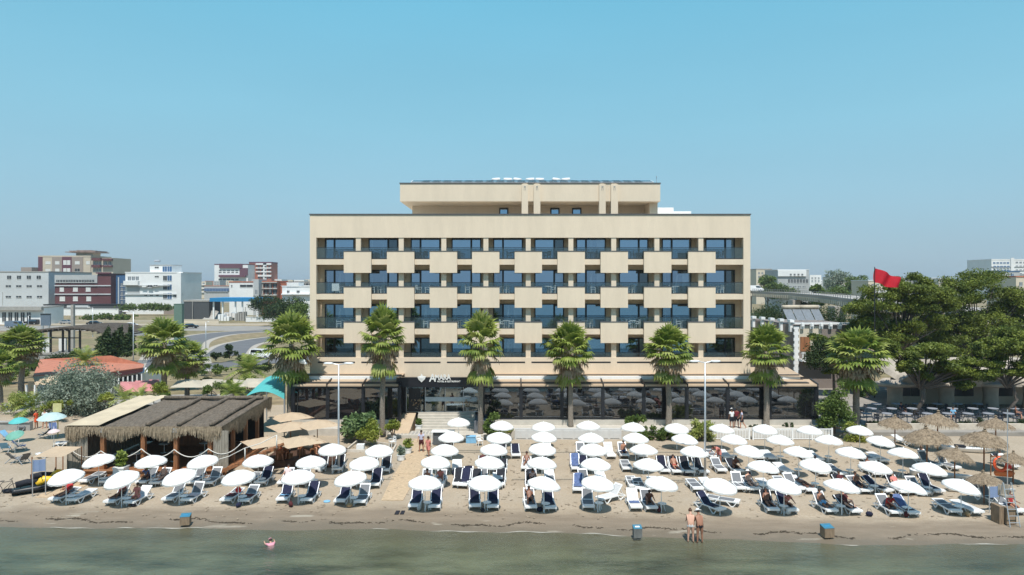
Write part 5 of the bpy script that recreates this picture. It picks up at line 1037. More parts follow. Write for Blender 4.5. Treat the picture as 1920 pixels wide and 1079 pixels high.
# ---------------------------------------------------------------- road bridge on the right
t=thing('road_bridge','concrete road bridge with railing and row of square brackets behind the hotel','bridge',(60,170,0)); c1=con; 
Pa=[(1340,546,235),(1412,548,215),(1480,551,180),(1540,556,150),(1595,563,124),(1700,574,108),(1800,584,98)]
pts=[A(*p) for p in Pa]
def offs(p,i,d):
    q=(pts[min(i+1,len(pts)-1)]-pts[max(i-1,0)]); q.z=0; q.normalize(); return Vector((p.x-q.y*d,p.y+q.x*d,p.z))
b=MB(); 
for i in range(len(pts)-1):
    a0,a1=offs(pts[i],i,0),offs(pts[i],i,9); c0,c1_=offs(pts[i+1],i+1,0),offs(pts[i+1],i+1,9); dz=Vector((0,0,-1.4))
    b.add([a0,c0,c1_,a1,a0+dz,c0+dz,c1_+dz,a1+dz],[(0,1,2,3),(7,6,5,4),(0,4,5,1),(2,6,7,3)])
part(b,'deck',con,t)
def br_(p): b=MB(); b.beam(p+Vector((0,-.25,-1.25)),p+Vector((0,-.25,-.45)),.75,.5); part(b,'bracket',cre,t)
for i in range(len(pts)-1):
    a0,c0=pts[i],pts[i+1]; L=(c0-a0).length; k=int(L/1.7)
    for j in range(k): br_(a0+(c0-a0)*(j+.5)/k)
b=MB()
for i in range(len(pts)-1):
    a0,c0=pts[i]+Vector((0,.1,1.0)),pts[i+1]+Vector((0,.1,1.0)); b.beam(a0,c0,.08,.08); b.beam(a0-Vector((0,0,.4)),c0-Vector((0,0,.4)),.06,.06); b.beam(a0-Vector((0,.1,.9)),c0-Vector((0,.1,.9)),.3,.3)
    k=int((c0-a0).length/2)
    for j in range(k): p=a0+(c0-a0)*j/k; b.beam(p-Vector((0,0,1)),p,.1,.1)
part(b,'railing',con,t)
for (px,Y) in ((1408,216),(1500,170),(1585,128),(1690,112)): z=Z_(np.interp(px,[p[0] for p in Pa],[p[1] for p in Pa]),Y)-1.4; b=MB(); b.box(X_(px,Y)-1,X_(px,Y)+1,Y+2,Y+5,0,z); part(b,'pier',con,t)
v=A(1424,548,212); car('van',cw,'white van crossing the road bridge beside the hotel',(v.x,v.y+4,v.z+.02),R(-12),'van')
for i,(px,pyt,w,Y) in enumerate([(1570,500,46,290),(1607,507,44,280),(1440,514,40,300),(1533,528,30,200)]):
    s=Y/F; hh=Z_(pyt,Y); tree('broadleaf_tree',['tall grey-green tree behind the bridge, left of the flag','second tall tree behind the bridge, nearer the flag','bright green trees behind the white van','small round tree over the bridge railing'][i],'tree',(X_(px,Y),Y,0),(w*s*.5,w*s*.5,hh*.30),hh*.68,3000,.45,M['olive'] if i<1 else M['shrub'],60+i,20,w*s*.2,.35,'trees beyond the bridge')
Y=56; fx=1640
# flag
Yf=79; t=thing('flag','large red flag flying on a pole above the pines','flag',(X_(1640,Yf),Yf,0)); b=MB(); b.tube([(0,0,0),(0,0,Z_(501,Yf))],[.07,.05],8); b.build('pole',M['dark'],t); b=MB(); n=16; vs=[]
for j in range(9):
    for i in range(n+1): u=i/n; v=j/8; vs.append((u*2.85,.32*math.sin(u*11+v*2.5),Z_(503,Yf)-v*1.75*(1-.25*u)-u*1.1+.09*math.sin(u*7+v)))
b.add(vs,[(j*(n+1)+i,j*(n+1)+i+1,(j+1)*(n+1)+i+1,(j+1)*(n+1)+i) for j in range(8) for i in range(n)]); b.build('flag_cloth',mat('flag_red',(.62,.012,.03),.7,.1,1,trans=.25),t,True)
# ---------------------------------------------------------------- grey house with white battlements
Yh=86; t=thing('grey_house','grey-brown house with white stepped battlements and roof solar collectors','house',(X_(1525,Yh),Yh,0)); gx=lambda p:X_(p,Yh); gz=lambda p:Z_(p,Yh); gw=wallm('house_taupe',(.22,.185,.165)); 
b=MB(); b.box(gx(1493),gx(1616),Yh,Yh+14,0,gz(610)); xl=gx(1493); b.add([(xl,Yh,0),(xl,Yh,gz(610)),(gx(1430)-.2,Yh+11,gz(606)),(gx(1430)-.2,Yh+11,0)],[(0,1,2,3)]); b.box(gx(1430)-.2,xl,Yh+11,Yh+14,0,gz(608)); part(b,'wall',gw,t)
b=MB(); b.add([(gx(1497),Yh-.02,gz(612)),(gx(1540),Yh-.02,gz(612)),(gx(1540),Yh-.02,gz(660)),(gx(1497),Yh-.02,gz(660))],[(3,2,1,0)]); 
part(b,'balcony_recess',cre,t); b=MB(); b.box(gx(1500),gx(1519),Yh-.08,Yh-.03,gz(659),gz(632)); part(b,'door',M['wood'],t)
b=MB(); b.box(gx(1497),gx(1560),Yh-1.1,Yh-.03,gz(677),gz(673)); 
for k in range(12): x=gx(1499)+k*.35; b.box(x-.06,x+.06,Yh-1.05,Yh-.95,gz(673),gz(662))
b.box(gx(1497),gx(1560),Yh-1.1,Yh-.9,gz(662),gz(660)); part(b,'balcony',M['white'],t)
for k in range(7):
    x=gx(1503+k*17.5); b=MB(); b.box(x-.22,x+.22,Yh-.28,Yh-.0,gz(617),gz(608.2)); b.box(x-.16,x+.16,Yh-.5,Yh-.28,gz(612),gz(606)); part(b,'white_battlement',M['white'],t)
b=MB(); b.box(gx(1488),gx(1616),Yh-.3,Yh+.2,gz(608),gz(605.5)); part(b,'white_coping',M['white'],t)
xa=Vector((gx(1430)-.2,Yh+11,gz(606)));xb=Vector((xl,Yh,gz(610)))
for k in range(7): p=xa+(xb-xa)*(k+.5)/7; b=MB(); b.box(p.x-.22,p.x+.12,p.y-.25,p.y+.25,p.z-.9,p.z+.3); b.box(p.x-.34,p.x+.2,p.y-.45,p.y+.45,p.z+.3,p.z+.62); part(b,'white_battlement',M['white'],t)
b=MB()
for k in range(16): z=gz(700)+ (gz(612)-gz(700))*k/16; b.box(xl-.25-.1*(k%2),xl+.2+.12*(k%2),Yh-.12,Yh+.1,z,z+.36)
part(b,'white_quoins',M['white'],t); b=MB(); b.box(gx(1572),gx(1580),Yh-.06,Yh-.03,gz(690),gz(650)); b.box(gx(1583),gx(1590),Yh-.06,Yh-.03,gz(690),gz(650)); part(b,'window',M['white'],t)
for i in range(2):
    q=thing('solar_water_heater','%s solar water heater on the grey house roof, glass panels below a tank'%('left','right')[i],'water heater',(gx(1512+36*i),Yh+4,gz(606)),0,'solar water heaters on the grey house'); b=MB(); 
    for s in (-1,1): b.add([(s*.62-.56,-1.1,.2),(s*.62+.56,-1.1,.2),(s*.62+.56,.5,1.55),(s*.62-.56,.5,1.55)],[(0,1,2,3)])
    b.build('collector',mat('collector_glass',(.17,.19,.21),.4,.1,spec=.3),q); b=MB(); b.tube([(-1.15,.7,1.85),(1.15,.7,1.85)],.27,12); b.build('tank',mat('tank_tan',(.5,.43,.33),.6),q,True); b=MB(); 
    for s in (-1,1): b.beam((s*1.1,.6,0),(s*1.1,.6,1.7),.06,.06); b.beam((s*1.1,-1.1,0),(s*1.1,-1.1,.2),.06,.06)
    b.build('stand',M['steel'],q)
# ---------------------------------------------------------------- mushroom building
Ym=73; t=thing('mushroom_restaurant','concrete beach restaurant with flaring mushroom pillars and pale vaulted roof','restaurant',(X_(1800,Ym),Ym,.3)); mx=lambda p:X_(p,Ym); mz=lambda p:Z_(p,Ym); sh=mat('weathered_shell',(.40,.35,.29),.95,.2,.8,bump=.4,bscale=5)
b=MB(); n=48; vs=[]
for j in range(7):
    for i in range(n+1):
        px=1672+i*(2010-1672)/n; u=((px-1672)/112)%1; zt=mz(714)+ (mz(692)-mz(714))*(math.sin(PI*u)**.6 if 0<=px else 0)*.9; v=j/6; vs.append((mx(px),Ym-1.6+v*12,zt*(1) + .9*math.sin(PI*min(1,v*1.1))))
b.add(vs,[(j*(n+1)+i,j*(n+1)+i+1,(j+1)*(n+1)+i+1,(j+1)*(n+1)+i) for j in range(6) for i in range(n)])
b.add([vs[i] for i in range(n+1)]+[(v[0],v[1]+.02,mz(722)) for v in vs[:n+1]],[(i,i+1,n+2+i,n+1+i) for i in range(n)]); part(b,'vaulted_roof',sh,t)
for k,px in enumerate((1672,1768,1850,1925)):
    b=MB(); b.lathe([(.75,0),(.65,1.2),(.7,2.2),(1.1,3.1),(1.9,mz(722)-.3),(1.95,mz(716)-.3)],16,0,(0,0,0),1.15,.8); o=b.build('mushroom_pillar',sh,None,True,loc=(mx(px),Ym-.6,.3)); adopt(o,t)
b=MB(); b.box(mx(1695),mx(2010),Ym+1.6,Ym+2,.3,mz(720)); part(b,'wall',bei,t)
for a,c in ((1705,1725),(1721+4,1742),(1783,1845),(1872,1920)): b=MB(); b.box(mx(a)+.0,mx(c)-.1,Ym+1.5,Ym+1.59,1.2,mz(732)); part(b,'window',WCOL['dark'],t)
b=MB(); b.box(mx(1898),mx(2010),Ym-1.75,Ym-1.62,mz(731),mz(716)); part(b,'sign_board',sh,t); text('SN',.95,(mx(1900),Ym-1.78,mz(727)),wl,'sign_lettering',.03,1,0,.01,t)
b=MB(); b.box(45.5,75,74.6,74.8,.3,1.2); 
# restaurant tables on the terrace at the right
chs=chair('terrace_chair',mat('grey_blue_chair',(.06,.07,.09),.7)); tb=cafe_table('terrace_table',mat('shade_toned_tablecloth',(.24,.25,.28),.8,.1))  # shade under the pines put into darkened chair and white table colours
k=0
for i in range(8):
    for j in range(3):
        px=1625+i*38+j*9; Y=64.6+j*2.6; g=random.Random(i*5+j)
        if X_(px,Y)>49.5: continue
        nm='row %s, %s from the left'%(('near','middle','far')[j],ORD[i])
        place(tb,UB,(X_(px,Y),Y,.30),0,'white table on the shaded right terrace, '+nm,'tables on the right terrace',1.25)
        for s in (-1,1): place(chs,UB,(X_(px,Y)+s*.85,Y+g.uniform(-.2,.2),.30),s*R(90)*-1+g.uniform(-.4,.4),'grey chair %s of the right terrace table, %s'%('left' if s<0 else 'right',nm),'chairs on the right terrace')
# ---------------------------------------------------------------- left middle ground
Yt=84; t=thing('terracotta_house','low restaurant with terracotta sheet roof and white framed windows','building',(X_(190,Yt),Yt,0))
gx=lambda p,Y=Yt:X_(p,Y); gz=lambda p,Y=Yt:Z_(p,Y)
b=MB(); v=[A(62,705,80),A(205,698,80),A(268,689,84),A(270,683,90),A(208,667,92),A(75,674,96)]; v2=[Vector((q.x,q.y,q.z-.15)) for q in v]; b.add(v+v2,[(0,1,2,3,4,5)]+[(i,6+i,6+(i+1)%6,(i+1)%6) for i in range(6)]); part(b,'roof',M['terracotta'],t)
b=MB(); b.box(gx(70,82),gx(200,82),82,90,0,Z_(706,82)); b.box(gx(200),gx(262),84.2,90,0,gz(701)); part(b,'wall',whi,t)
b=MB(); b.add([A(205,699,80.0),A(268,690,84),A(268,697,84),A(205,709,80)],[(3,2,1,0)]); part(b,'fascia',mar,t)
for k in range(7): q0=Vector(A(206+k*8.7,709-k*1.5,80.6+k*.5)); b=MB(); b.box(q0.x,q0.x+.42,q0.y,q0.y+.08,1.2,q0.z-.15,0); b.box(q0.x+.42,q0.x+.54,q0.y-.03,q0.y+.08,.6,q0.z-.1,1); b.box(q0.x,q0.x+.42,q0.y-.01,q0.y+.07,.6,1.2,1); part(b,'window',[WCOL['dark'],M['white']],t)
b=MB(); b.add([A(62,706,79.5),A(110,704,79.5),A(106,722,77),A(66,722,77)],[(0,1,2,3)]); b.box(X_(52,78),X_(64,78),78,78.2,0,Z_(716,78)); part(b,'porch_awning',M['tan'],t)
b=MB(); 
for p in (50,66,95): b=MB(); b.box(X_(p,77.5)-.08,X_(p,77.5)+.08,77.4,77.6,0,Z_(722,77.5)); part(b,'porch_post',M['white'],t)
# dark timber pergola
Yq=106; t=thing('timber_pergola','dark timber pergola with curved slatted roof on a raised platform','pergola',(X_(130,Yq),Yq,0)); b=MB()
def arc(p): return 622-8*math.sin(PI*min(1,max(0,(p-60)/150)))+ (6 if p>180 else 0)*((p-180)/30)
for k in range(24):
    y=Yq-1+k*.52
    for j in range(15): p0,p1=58+j*10.2,58+(j+1)*10.2; b.beam((X_(p0,Yq),y,Z_(arc(p0),Yq)),(X_(p1,Yq),y,Z_(arc(p1),Yq)),.16,.22)
for j in range(16): p0=58+j*10.2; b.beam((X_(p0,Yq),Yq-1.2,Z_(arc(p0),Yq)-.25),(X_(p0,Yq),Yq+11.4,Z_(arc(p0),Yq)-.25),.14,.22)
part(b,'slatted_roof',mat('weathered_timber',(.12,.10,.085),.9,.3),t); b=MB()
for p in (60,77,95,118,130,150,205): 
    for y in (Yq,Yq+8): b=MB(); b.box(X_(p,y)-.12,X_(p,y)+.12,y-.12,y+.12,0,Z_(arc(p)+1,y)); part(b,'post',M['dark'],t)
b=MB(); b.beam(A(60,634,Yq),A(150,634,Yq),.15,.15); b.beam(A(95,622,Yq),A(112,614,Yq),.15,.15); b.beam(A(112,614,Yq),A(130,622,Yq),.15,.15); part(b,'cross_beam',M['dark'],t)
b=MB(); b.box(X_(75,Yq),X_(150,Yq),Yq-1,Yq+9,0,Z_(664,Yq)); b.box(X_(75,Yq)-.1,X_(150,Yq)+.1,Yq-1.1,Yq-.95,Z_(664,Yq),Z_(660,Yq)); part(b,'platform',M['concrete'],t)
for p0,p1 in ((80,93),(110,124)): b=MB(); b.box(X_(p0,115),X_(p1,115),115,115.2,Z_(664,115),Z_(634,115)); part(b,'curtain',M['white'],t)
def conifer(px,pyb,pyt,Y,wpx,lab,seed):
    s=Y/F; z0=max(0,Z_(pyb,Y)); h=Z_(pyt,Y)-z0; w=wpx*s; t=thing('conifer',lab,'conifer',(X_(px,Y),Y,z0),0,'dark conifers behind the terracotta house'); g=random.Random(seed)
    bl=[(g.uniform(-.1,.1)*w,g.uniform(-.1,.1)*w,h*f,w*.5*(1-f)*g.uniform(.8,1.2)+.15,w*.5*(1-f)+.15,h*.13) for f in [i/9 for i in range(1,9)] for _ in range(2)]
    foliage('foliage',bl,1500,.22,M['darkleaf'],t,seed,.7); b=MB(); b.tube([(0,0,0),(0,0,h*.9)],[.2,.04],6); b.build('trunk',M['bark'],t)
for i,(a,pb,pt,w) in enumerate([(200,665,612,30),(218,668,620,34),(226,664,612,22),(238,668,625,30),(190,668,630,26),(245,660,610,16)]): conifer(a,pb,pt,98+i*1.5,w,['dark conifer behind the terracotta roof, leftmost upright','dark broad conifer right of the pergola','slim conifer tip behind the dark broad one','conifer nearest the lamp post behind the roof','low conifer under the pergola roof end','small slim conifer right of the lamp post'][i],70+i)
# beige canopies, pink parasols, turquoise sail
def canopy_at(name,cs,z0,m,lab,cat,group=None,peak=.6):
    """a four-cornered cloth canopy with a raised centre on posts"""
    c=[Vector(q) for q in cs]; cen=sum(c,Vector())/4; t=thing(name,lab,cat,(cen.x,cen.y,z0),0,group); b=MB(); n=8; vs=[]
    for j in range(n+1):
        for i in range(n+1): u,v=i/n,j/n; p=c[0]*(1-u)*(1-v)+c[1]*u*(1-v)+c[2]*u*v+c[3]*(1-u)*v; k=1-max(abs(u*2-1),abs(v*2-1)); vs.append((p.x,p.y,p.z+peak*k))
    b.add(vs,[(j*(n+1)+i,j*(n+1)+i+1,(j+1)*(n+1)+i+1,(j+1)*(n+1)+i) for j in range(n) for i in range(n)]); part(b,'cloth',m,t)
    b=MB(); b.tube([(cen.x,cen.y,z0),(cen.x,cen.y,cen.z+peak)],.05,6); part(b,'pole',M['dark'],t)
bcloth=mat('beige_cloth',(.50,.45,.36),.85,.06,2,trans=.1)
for i,(a,c_,yf,yb_,Y) in enumerate([(325,380,727,712,70),(372,418,728,710,70),(410,462,726,712,72),(455,500,727,708,74)]):
    canopy_at('beige_canopy',[A(a-6,yf,Y),A(c_+4,yf,Y),A(c_,yb_+2,Y+5),A(a+8,yb_+2,Y+5)],0,bcloth,'pale beige canopy behind the reed bar, %s'%['leftmost of the row','second from the left','third from the left','last beside the turquoise sail'][i],'canopy','pale canopies behind the reed bar',.5)
rs=mat('rose_cloth',(.58,.24,.24),.85,.06,2,trans=.15)
for i,(a,c_,yf,yb_,Y) in enumerate([(222,262,735,716,68),(250,296,734,714,69),(276,300,725,712,72)]): canopy_at('pink_canopy',[A(a,yf,Y),A(c_,yf,Y),A(c_-2,yb_,Y+4),A(a+4,yb_,Y+4)],0,rs,'faded pink canopy in front of the terracotta house, %s'%['left one','middle one','right one behind the fan palm'][i],'canopy','pink canopies',.35)
b=MB(); n=10; vs=[]; cs=[A(460,744,60),A(533,749,60),A(534,714,66),A(500,708,67)]
for j in range(n+1):
    for i in range(n+1): u,v_=i/n,j/n; p=Vector(cs[0])*(1-u)*(1-v_)+Vector(cs[1])*u*(1-v_)+Vector(cs[2])*u*v_+Vector(cs[3])*(1-u)*v_; vs.append((p.x,p.y,p.z+.7*math.sin(PI*u)*(1-v_*.4)*.8))
b.add(vs,[(j*(n+1)+i,j*(n+1)+i+1,(j+1)*(n+1)+i+1,(j+1)*(n+1)+i) for j in range(n) for i in range(n)]); t=thing('turquoise_sail','bright turquoise curved canopy between the palms left of the hotel','canopy',(X_(500,63),63,0)); part(b,'cloth',M['teal'],t,True)
for q in cs: b=MB(); b.tube([(q[0],q[1],0),(q[0],q[1],q[2])],.06,6); part(b,'post',M['steel'],t)
b=MB(); b.tube([(-20.6,58.5,0),(-20.6,58.5,2)],.02,6)
# low hedge and bushes mid-left
for i,(px,pb,w,h,Y,m,lab) in enumerate([(410,740,90,26,66,'shrub','green bushes between the beige canopies and the reed bar'),(395,728,44,24,80,'shrub','round green bush above the second beige canopy'),(465,733,60,30,82,'shrub','green shrubs right behind the feather palm'),(432,672,22,30,118,'darkleaf','small dark shrub on the road verge, left'),(405,676,20,20,116,'darkleaf','small round shrub beside the lamp post'),(455,684,30,20,112,'darkleaf','row of low shrubs before the white car'),(520,600,60,34,215,'darkleaf','dark trees left of the hotel below the villa'),(548,597,50,44,190,'darkleaf','dark rounded tree beside the hotel edge'),(500,580,70,26,240,'darkleaf','line of dark green trees right of the blue canopy'),(560,640,50,50,130,'shrub','bright shrubs beside the hotel wall above the road'),(275,582,110,14,290,'shrub','low green hedge under the white apartments'),(200,600,110,12,240,'shrub','green weedy strip before the boundary wall'),(300,745,40,34,66,'shruby','yellow-green bush under the bushy fan palm'),(340,710,60,60,86,'palmy','pale loose tree behind the bushy fan palm'),(100,768,60,24,66,'shruby','yellow-green planting at the beach edge, left'),(20,770,50,40,70,'palmy','bright bush at the far left behind the beach'),(196,752,50,20,63,'shruby','sprawling yellow-green shrub above the tarpaulin'),(1440,630,70,60,150,'darkleaf','dark trees under the bridge beside the hotel'),(1500,590,60,30,190,'darkleaf','dark growth along the bridge'),(1570,560,50,24,240,'shrub','trees behind the bridge rail'),(1650,700,60,40,80,'darkleaf','dark bushes left of the mushroom restaurant'),(1420,690,50,80,80,'shrub','green bush at the right hotel edge behind the palm'),(1625,745,36,24,66,'shrub','small green bush beside the right terrace'),(300,775-30,36,20,61,'shrub','green tuft behind the tarpaulin right'),(1450,650,100,90,118,'darkleaf','dark trees filling the gap beside the hotel right edge'),(1545,640,120,70,112,'darkleaf','dark trees behind the roof collectors'),(110,696,150,34,98,'darkleaf','dark hedge behind the terracotta roof'),(28,672,70,40,105,'darkleaf','dark trees behind the leftmost fan palms'),(150,676,60,22,100,'shrub','green shrubs below the dark pergola'),(205,640,40,18,125,'darkleaf','dark shrubs behind the pergola roof end'),(285,668,40,34,100,'shrub','green shrub behind the bushy fan palm'),(395,700,60,18,100,'shrub','low scrub beside the slip road'),(480,700,70,22,95,'darkleaf','dark scrub behind the feather palm'),(20,712,60,24,92,'shrub','scrub left of the terracotta house'),(560,600,40,40,170,'shrub','green tree right at the hotel wall above the road'),(1470,560,60,26,300,'shrub','green trees around the far bridge end')]):
    bush(px,pb,Y,w,h,M[m],lab,100+i,.075*Y/58,int(min(6000,600+w*h*1.1)),name='bush',depth=min(6,w*Y/F))
# reed wall etc on far-left beach
Y=F*H/(803-HY)
b=MB(); b.box(X_(-60,63),X_(62,63),62.6,63,0,.75); b.box(X_(-60,63),X_(62,63),62.5,63.05,.75,.82); tag(b.build('beach_wall',M['concrete']),'low grey wall behind the left beach','wall')
b=MB(); b.box(X_(99,60),X_(115,60),60,60.06,Z_(773,60),Z_(757,60)); b.box(X_(107,60)-.04,X_(107,60)+.04,60.07,60.13,0,Z_(757,60)); tag(b.build('yellow_board',mat('pale_yellow_board',(.52,.47,.22),.7)),'pale yellow board hanging under the olive bush','board')
def beach_shade(px,py,w,m,lab,k=0,z=2.0):
    s=(py-HY)/(H-z); Y=F/s; r=w/s/2; t=thing('beach_parasol',lab,'parasol',((px-CX)/s,Y,0)); b=MB(); n=16
    prof=[(.03,.45*r),(.5*r,.34*r),(.85*r,.13*r),(r,0)]; vs=[(q*math.cos(2*PI*a/n),q*math.sin(2*PI*a/n),h) for q,h in prof for a in range(n)]
    b.add(vs,[(i*n+a,(i+1)*n+a,(i+1)*n+(a+1)%n,i*n+(a+1)%n) for i in range(3) for a in range(n)]+[tuple(range(n))]); c=b.build('canopy',m,t); c.location.z=z-.2; c.rotation_euler=(R(k),0,0); b=MB(); b.tube([(0,0,0),(0,0,z+.2)],.025,6); b.build('pole',M['white'],t)
beach_shade(35,786,32,M['teal'],'green sun shade on the left beach',8); beach_shade(97,780,48,mat('pale_aqua_cloth',(.45,.58,.58),.8,trans=.1),'pale aqua sun umbrella by the beach wall',4); beach_shade(28,812,30,mat('green_white_cloth',(.16,.38,.30),.8,trans=.1),'green and white low parasol on the left beach',25,1.6); beach_shade(101,805,20,M['rose'],'small pale parasol beside the reed bar corner',10,1.5)
def deckchair(px,py,m,lab,rz=0): 
    p=G(px,py); t=thing('deck_chair',lab,'deck chair',p,rz,'deck chairs on the left beach'); b=MB()
    for s in (-.3,.3): b.beam((s,-.5,.05),(s,.5,.75),.04,.04); b.beam((s,.5,.03),(s,-.3,.5),.04,.04)
    b.build('frame',M['steel'],t); b=MB(); b.add([(-.28,-.45,.35),(.28,-.45,.35),(.28,.05,.30),(-.28,.05,.30),(.28,.5,.85),(-.28,.5,.85)],[(0,1,2,3),(3,2,4,5)]); b.build('cloth',m,t)
for i,(px,py,m) in enumerate([(42,808,'navy'),(100,812,'blue'),(13,826,'lblue'),(36,844,'blue'),(27,868,'sling'),(10,848,'lblue'),(44,870,'sling'),(82,822,'black')]): deckchair(px,py,M[m],'folding %s deck chair on the left beach, %s'%({'navy':'navy','blue':'blue','lblue':'light blue','sling':'grey','black':'black'}[m],['beside the green sun shade','right of the aqua umbrella','by the left frame edge, upper','before the grey pair','left of the grey pair','lowest light blue one','right of the grey pair','near the reed panel'][i]),i*.7)
# ---------------------------------------------------------------- boards, mats, bins, boats, flags on the beach
def board_strip(poly,lab,z=.03):
    b=MB(); b.prism([tuple(G(x,y))[:2] for x,y in poly],-.02,z); tag(b.build('board_walk',M['plank']),lab,'boardwalk')
board_strip([(715,939),(756,939),(783,890),(738,890)],'wide pale board mat between the sixth and seventh front parasols')
board_strip([(740,889.5),(785,889.5),(812,824),(778,824)],'long pale board path from the steps down the beach')
board_strip([(126,934),(65,934),(120,906),(152,893),(185,896)],'slanting board strip left of the reed bar')
for k,(a,c,y) in enumerate([(800,1500,849.5),(560,738,900),(960,1085,900.5),(1150,1290,902),(790,930,846),(1270,1330,905)]):
    p,q=G(a,y),G(c,y); b=MB(); b.beam((p.x,p.y,.03),(q.x,q.y,.03),.07,.10); tag(b.build('timber_edging',M['oldwood']),'thin timber edging along the sand, %s'%['behind the second parasol row, longest','left of the board path','between ninth and tenth front parasols','near the eleventh front parasol','short one by the board path','short one by the right lamp post'][k],'edging')
t=thing('sandbox_frame','pale wooden frame lying open on the sand with a white crate','frame',G(690,845)); pts=[G(648,848),G(737,848),G(742,838),G(672,828)]; b=MB()
for i in range(4): b.beam(pts[i]+Vector((0,0,.1)),pts[(i+1)%4]+Vector((0,0,.1)),.12,.2)
part(b,'frame_boards',mat('pale_frame',(.55,.50,.43),.8),t); q=G(675,846,.0); b=MB(); b.box(q.x-.3,q.x+.3,q.y,q.y+.5,.02,.5); part(b,'crate',M['plastic'],t)
binm=mat('bin_wood',(.24,.17,.11),.85,.3,4,stretch=(6,6,.5)); bint=mat('bin_blue',(.045,.17,.25),.6,.08)
for i,(px,py,rz,m) in enumerate([(348,983,.2,binm),(1195,1007,.03,mat('bin_grey',(.16,.16,.15),.8,.2)),(1551,1006,.12,binm)]):
    t=thing('litter_bin',['wooden litter bin with blue top near the water, left','grey litter bin with blue sloping top standing at the waterline','brown litter bin with blue top near the water, right'][i],'bin',G(px,py,-.03),rz,'litter bins with blue tops'); t.scale=((.85,.8,.92)[i],)*3 if i!=1 else (.75,.75,.9); b=MB(); b.box(-.30,.30,-.25,.25,0,.55); b.build('box',m,t)
    b=MB(); b.add([(-.31,-.26,.55),(.31,-.26,.55),(.31,.26,.66),(-.31,.26,.66),(-.31,.26,.55),(.31,.26,.55)],[(0,1,2,3),(3,2,5,4),(0,3,4),(1,5,2),(0,4,5,1)]); tp=b.build('top',bint,t)
    b=MB(); nz=Vector((0,-.35,.93)); 
    for (x0_,x1_,y0_,y1_) in ((-.16,.16,.35,.55),): b.add([(x,-.26+.52*f,.555+.11*f) for x,f in ((x0_,y0_),(x1_,y0_),(x1_,y1_+.1),(x0_,y1_+.1))],[(0,1,2,3)])
    b.build('top_marking',M['white'] if i==1 else mat('bin_dark_blue',(.03,.2,.36),.6),tp)
def jetski(name,loc,rz,lab,m1,m2,sc=1):
    t=thing(name,lab,'boat',loc,rz); t.scale=(sc,)*3; b=MB(); prof=[(-1.4,.5,.30),(-1.2,.55,.34),(0,.56,.38),(.9,.42,.46),(1.5,.10,.58)]; vs=[]
    for x,w_,z in prof: vs+=[(x,-w_,z),(x,w_,z),(x,w_*.45,.05 if x<1 else .25),(x,-w_*.45,.05 if x<1 else .25)]
    b.add(vs,[(4*i+k,4*i+4+k,4*i+4+(k+1)%4,4*i+(k+1)%4) for i in range(4) for k in range(4)]+[(3,2,1,0),(16,17,18,19)]); b.build('hull',m1,t,True)
    b=MB(); b.tube([(-1.2,0,.62),(-.6,0,.70),(0,0,.66)],[.2,.22,.16],8); b.build('seat',M['black'],t,True); b=MB(); b.tube([(-.1,0,.5),(.3,0,.72),(.8,0,.62),(1.3,0,.55)],[.22,.26,.22,.06],8); b.build('hood',m2,t,True); b=MB(); b.beam((.15,-.38,1.0),(.15,.38,1.0),.04,.04); b.beam((.3,0,.8),(.15,0,1.0),.08,.06); b.build('handlebar',M['black'],t)
jetski('jet_ski',G(72,922),R(35),'black and yellow jet ski on the sand left of the board strip',M['dark'],M['yellow']); jetski('jet_ski',G(98,908),R(30),'second dark jet ski with yellow hood behind the first',M['dark'],M['yellow'])
def dinghy(px,py,rz,lab,L=1.9): 
    t=thing('small_boat',lab,'boat',G(px,py),rz,'small white hulls on the right beach'); b=MB(); vs=[];n=9
    for i in range(n): u=i/(n-1)*2-1; w_=.42*(1-max(0,u)**2.2)*(1-.1*abs(u)); x=u*L/1.0; vs+=[(x,-w_,.34+.08*u*u),(x,w_,.34+.08*u*u),(x,w_*.5,.04+.2*max(0,u)**3),(x,-w_*.5,.04+.2*max(0,u)**3)]
    b.add(vs,[(4*i+k,4*i+4+k,4*i+4+(k+1)%4,4*i+(k+1)%4) for i in range(n-1) for k in (1,2,3)]+[(0,1,2,3)]); b.add([(v[0],v[1]*.93,v[2]) for i in range(n) for v in vs[4*i:4*i+2]],[(2*i,2*i+1,2*i+3,2*i+2) for i in range(n-1)]); b.build('hull',M['plastic'],t,True); b=MB(); b.box(-.9,-.2,-.28,.28,.40,.52); b.build('seat',M['black'],t)
dinghy(1765,897,R(-25),'white narrow hull lying between parasols, second row right'); dinghy(1840,925,R(-15),'white narrow hull beside the blue beach flag'); dinghy(1815,848,R(-18),'white hull with pointed bow behind the straw parasols')
def banner(px,pyb,pyt,w,h,m,lab,two=True):
    p=G(px,pyb); s=F/p.y; hh=(pyb-pyt)/s; t=thing('beach_banner',lab,'banner',p); b=MB(); b.tube([(0,0,-.1),(0,0,hh)],.03,6)
    if two: b.tube([(w,0.3,-.1),(w,.3,hh)],.03,6)
    b.build('pole',M['steel'],t); b=MB(); n=6; vs=[(w*i/n,.3*i/n+.04*math.sin(i*1.7),hh-.05-h*j) for j in (0,1) for i in range(n+1)]; b.add(vs,[(i,i+1,n+2+i,n+1+i) for i in range(n)]); b.build('cloth',m,t)
bm_=mat('banner_blue',(.26,.34,.52),.8,.05,trans=.2); banner(61,932,862,.62,.75,bm_,'small blue flag between two poles left of the front row'); banner(1855,962,912,.95,.65,bm_,'blue-grey banner between poles near the lifeguard chair',False); banner(1889,912,768,.0001,.0001,M['wood'],'tall thin bare pole among the right straw parasols',False) 
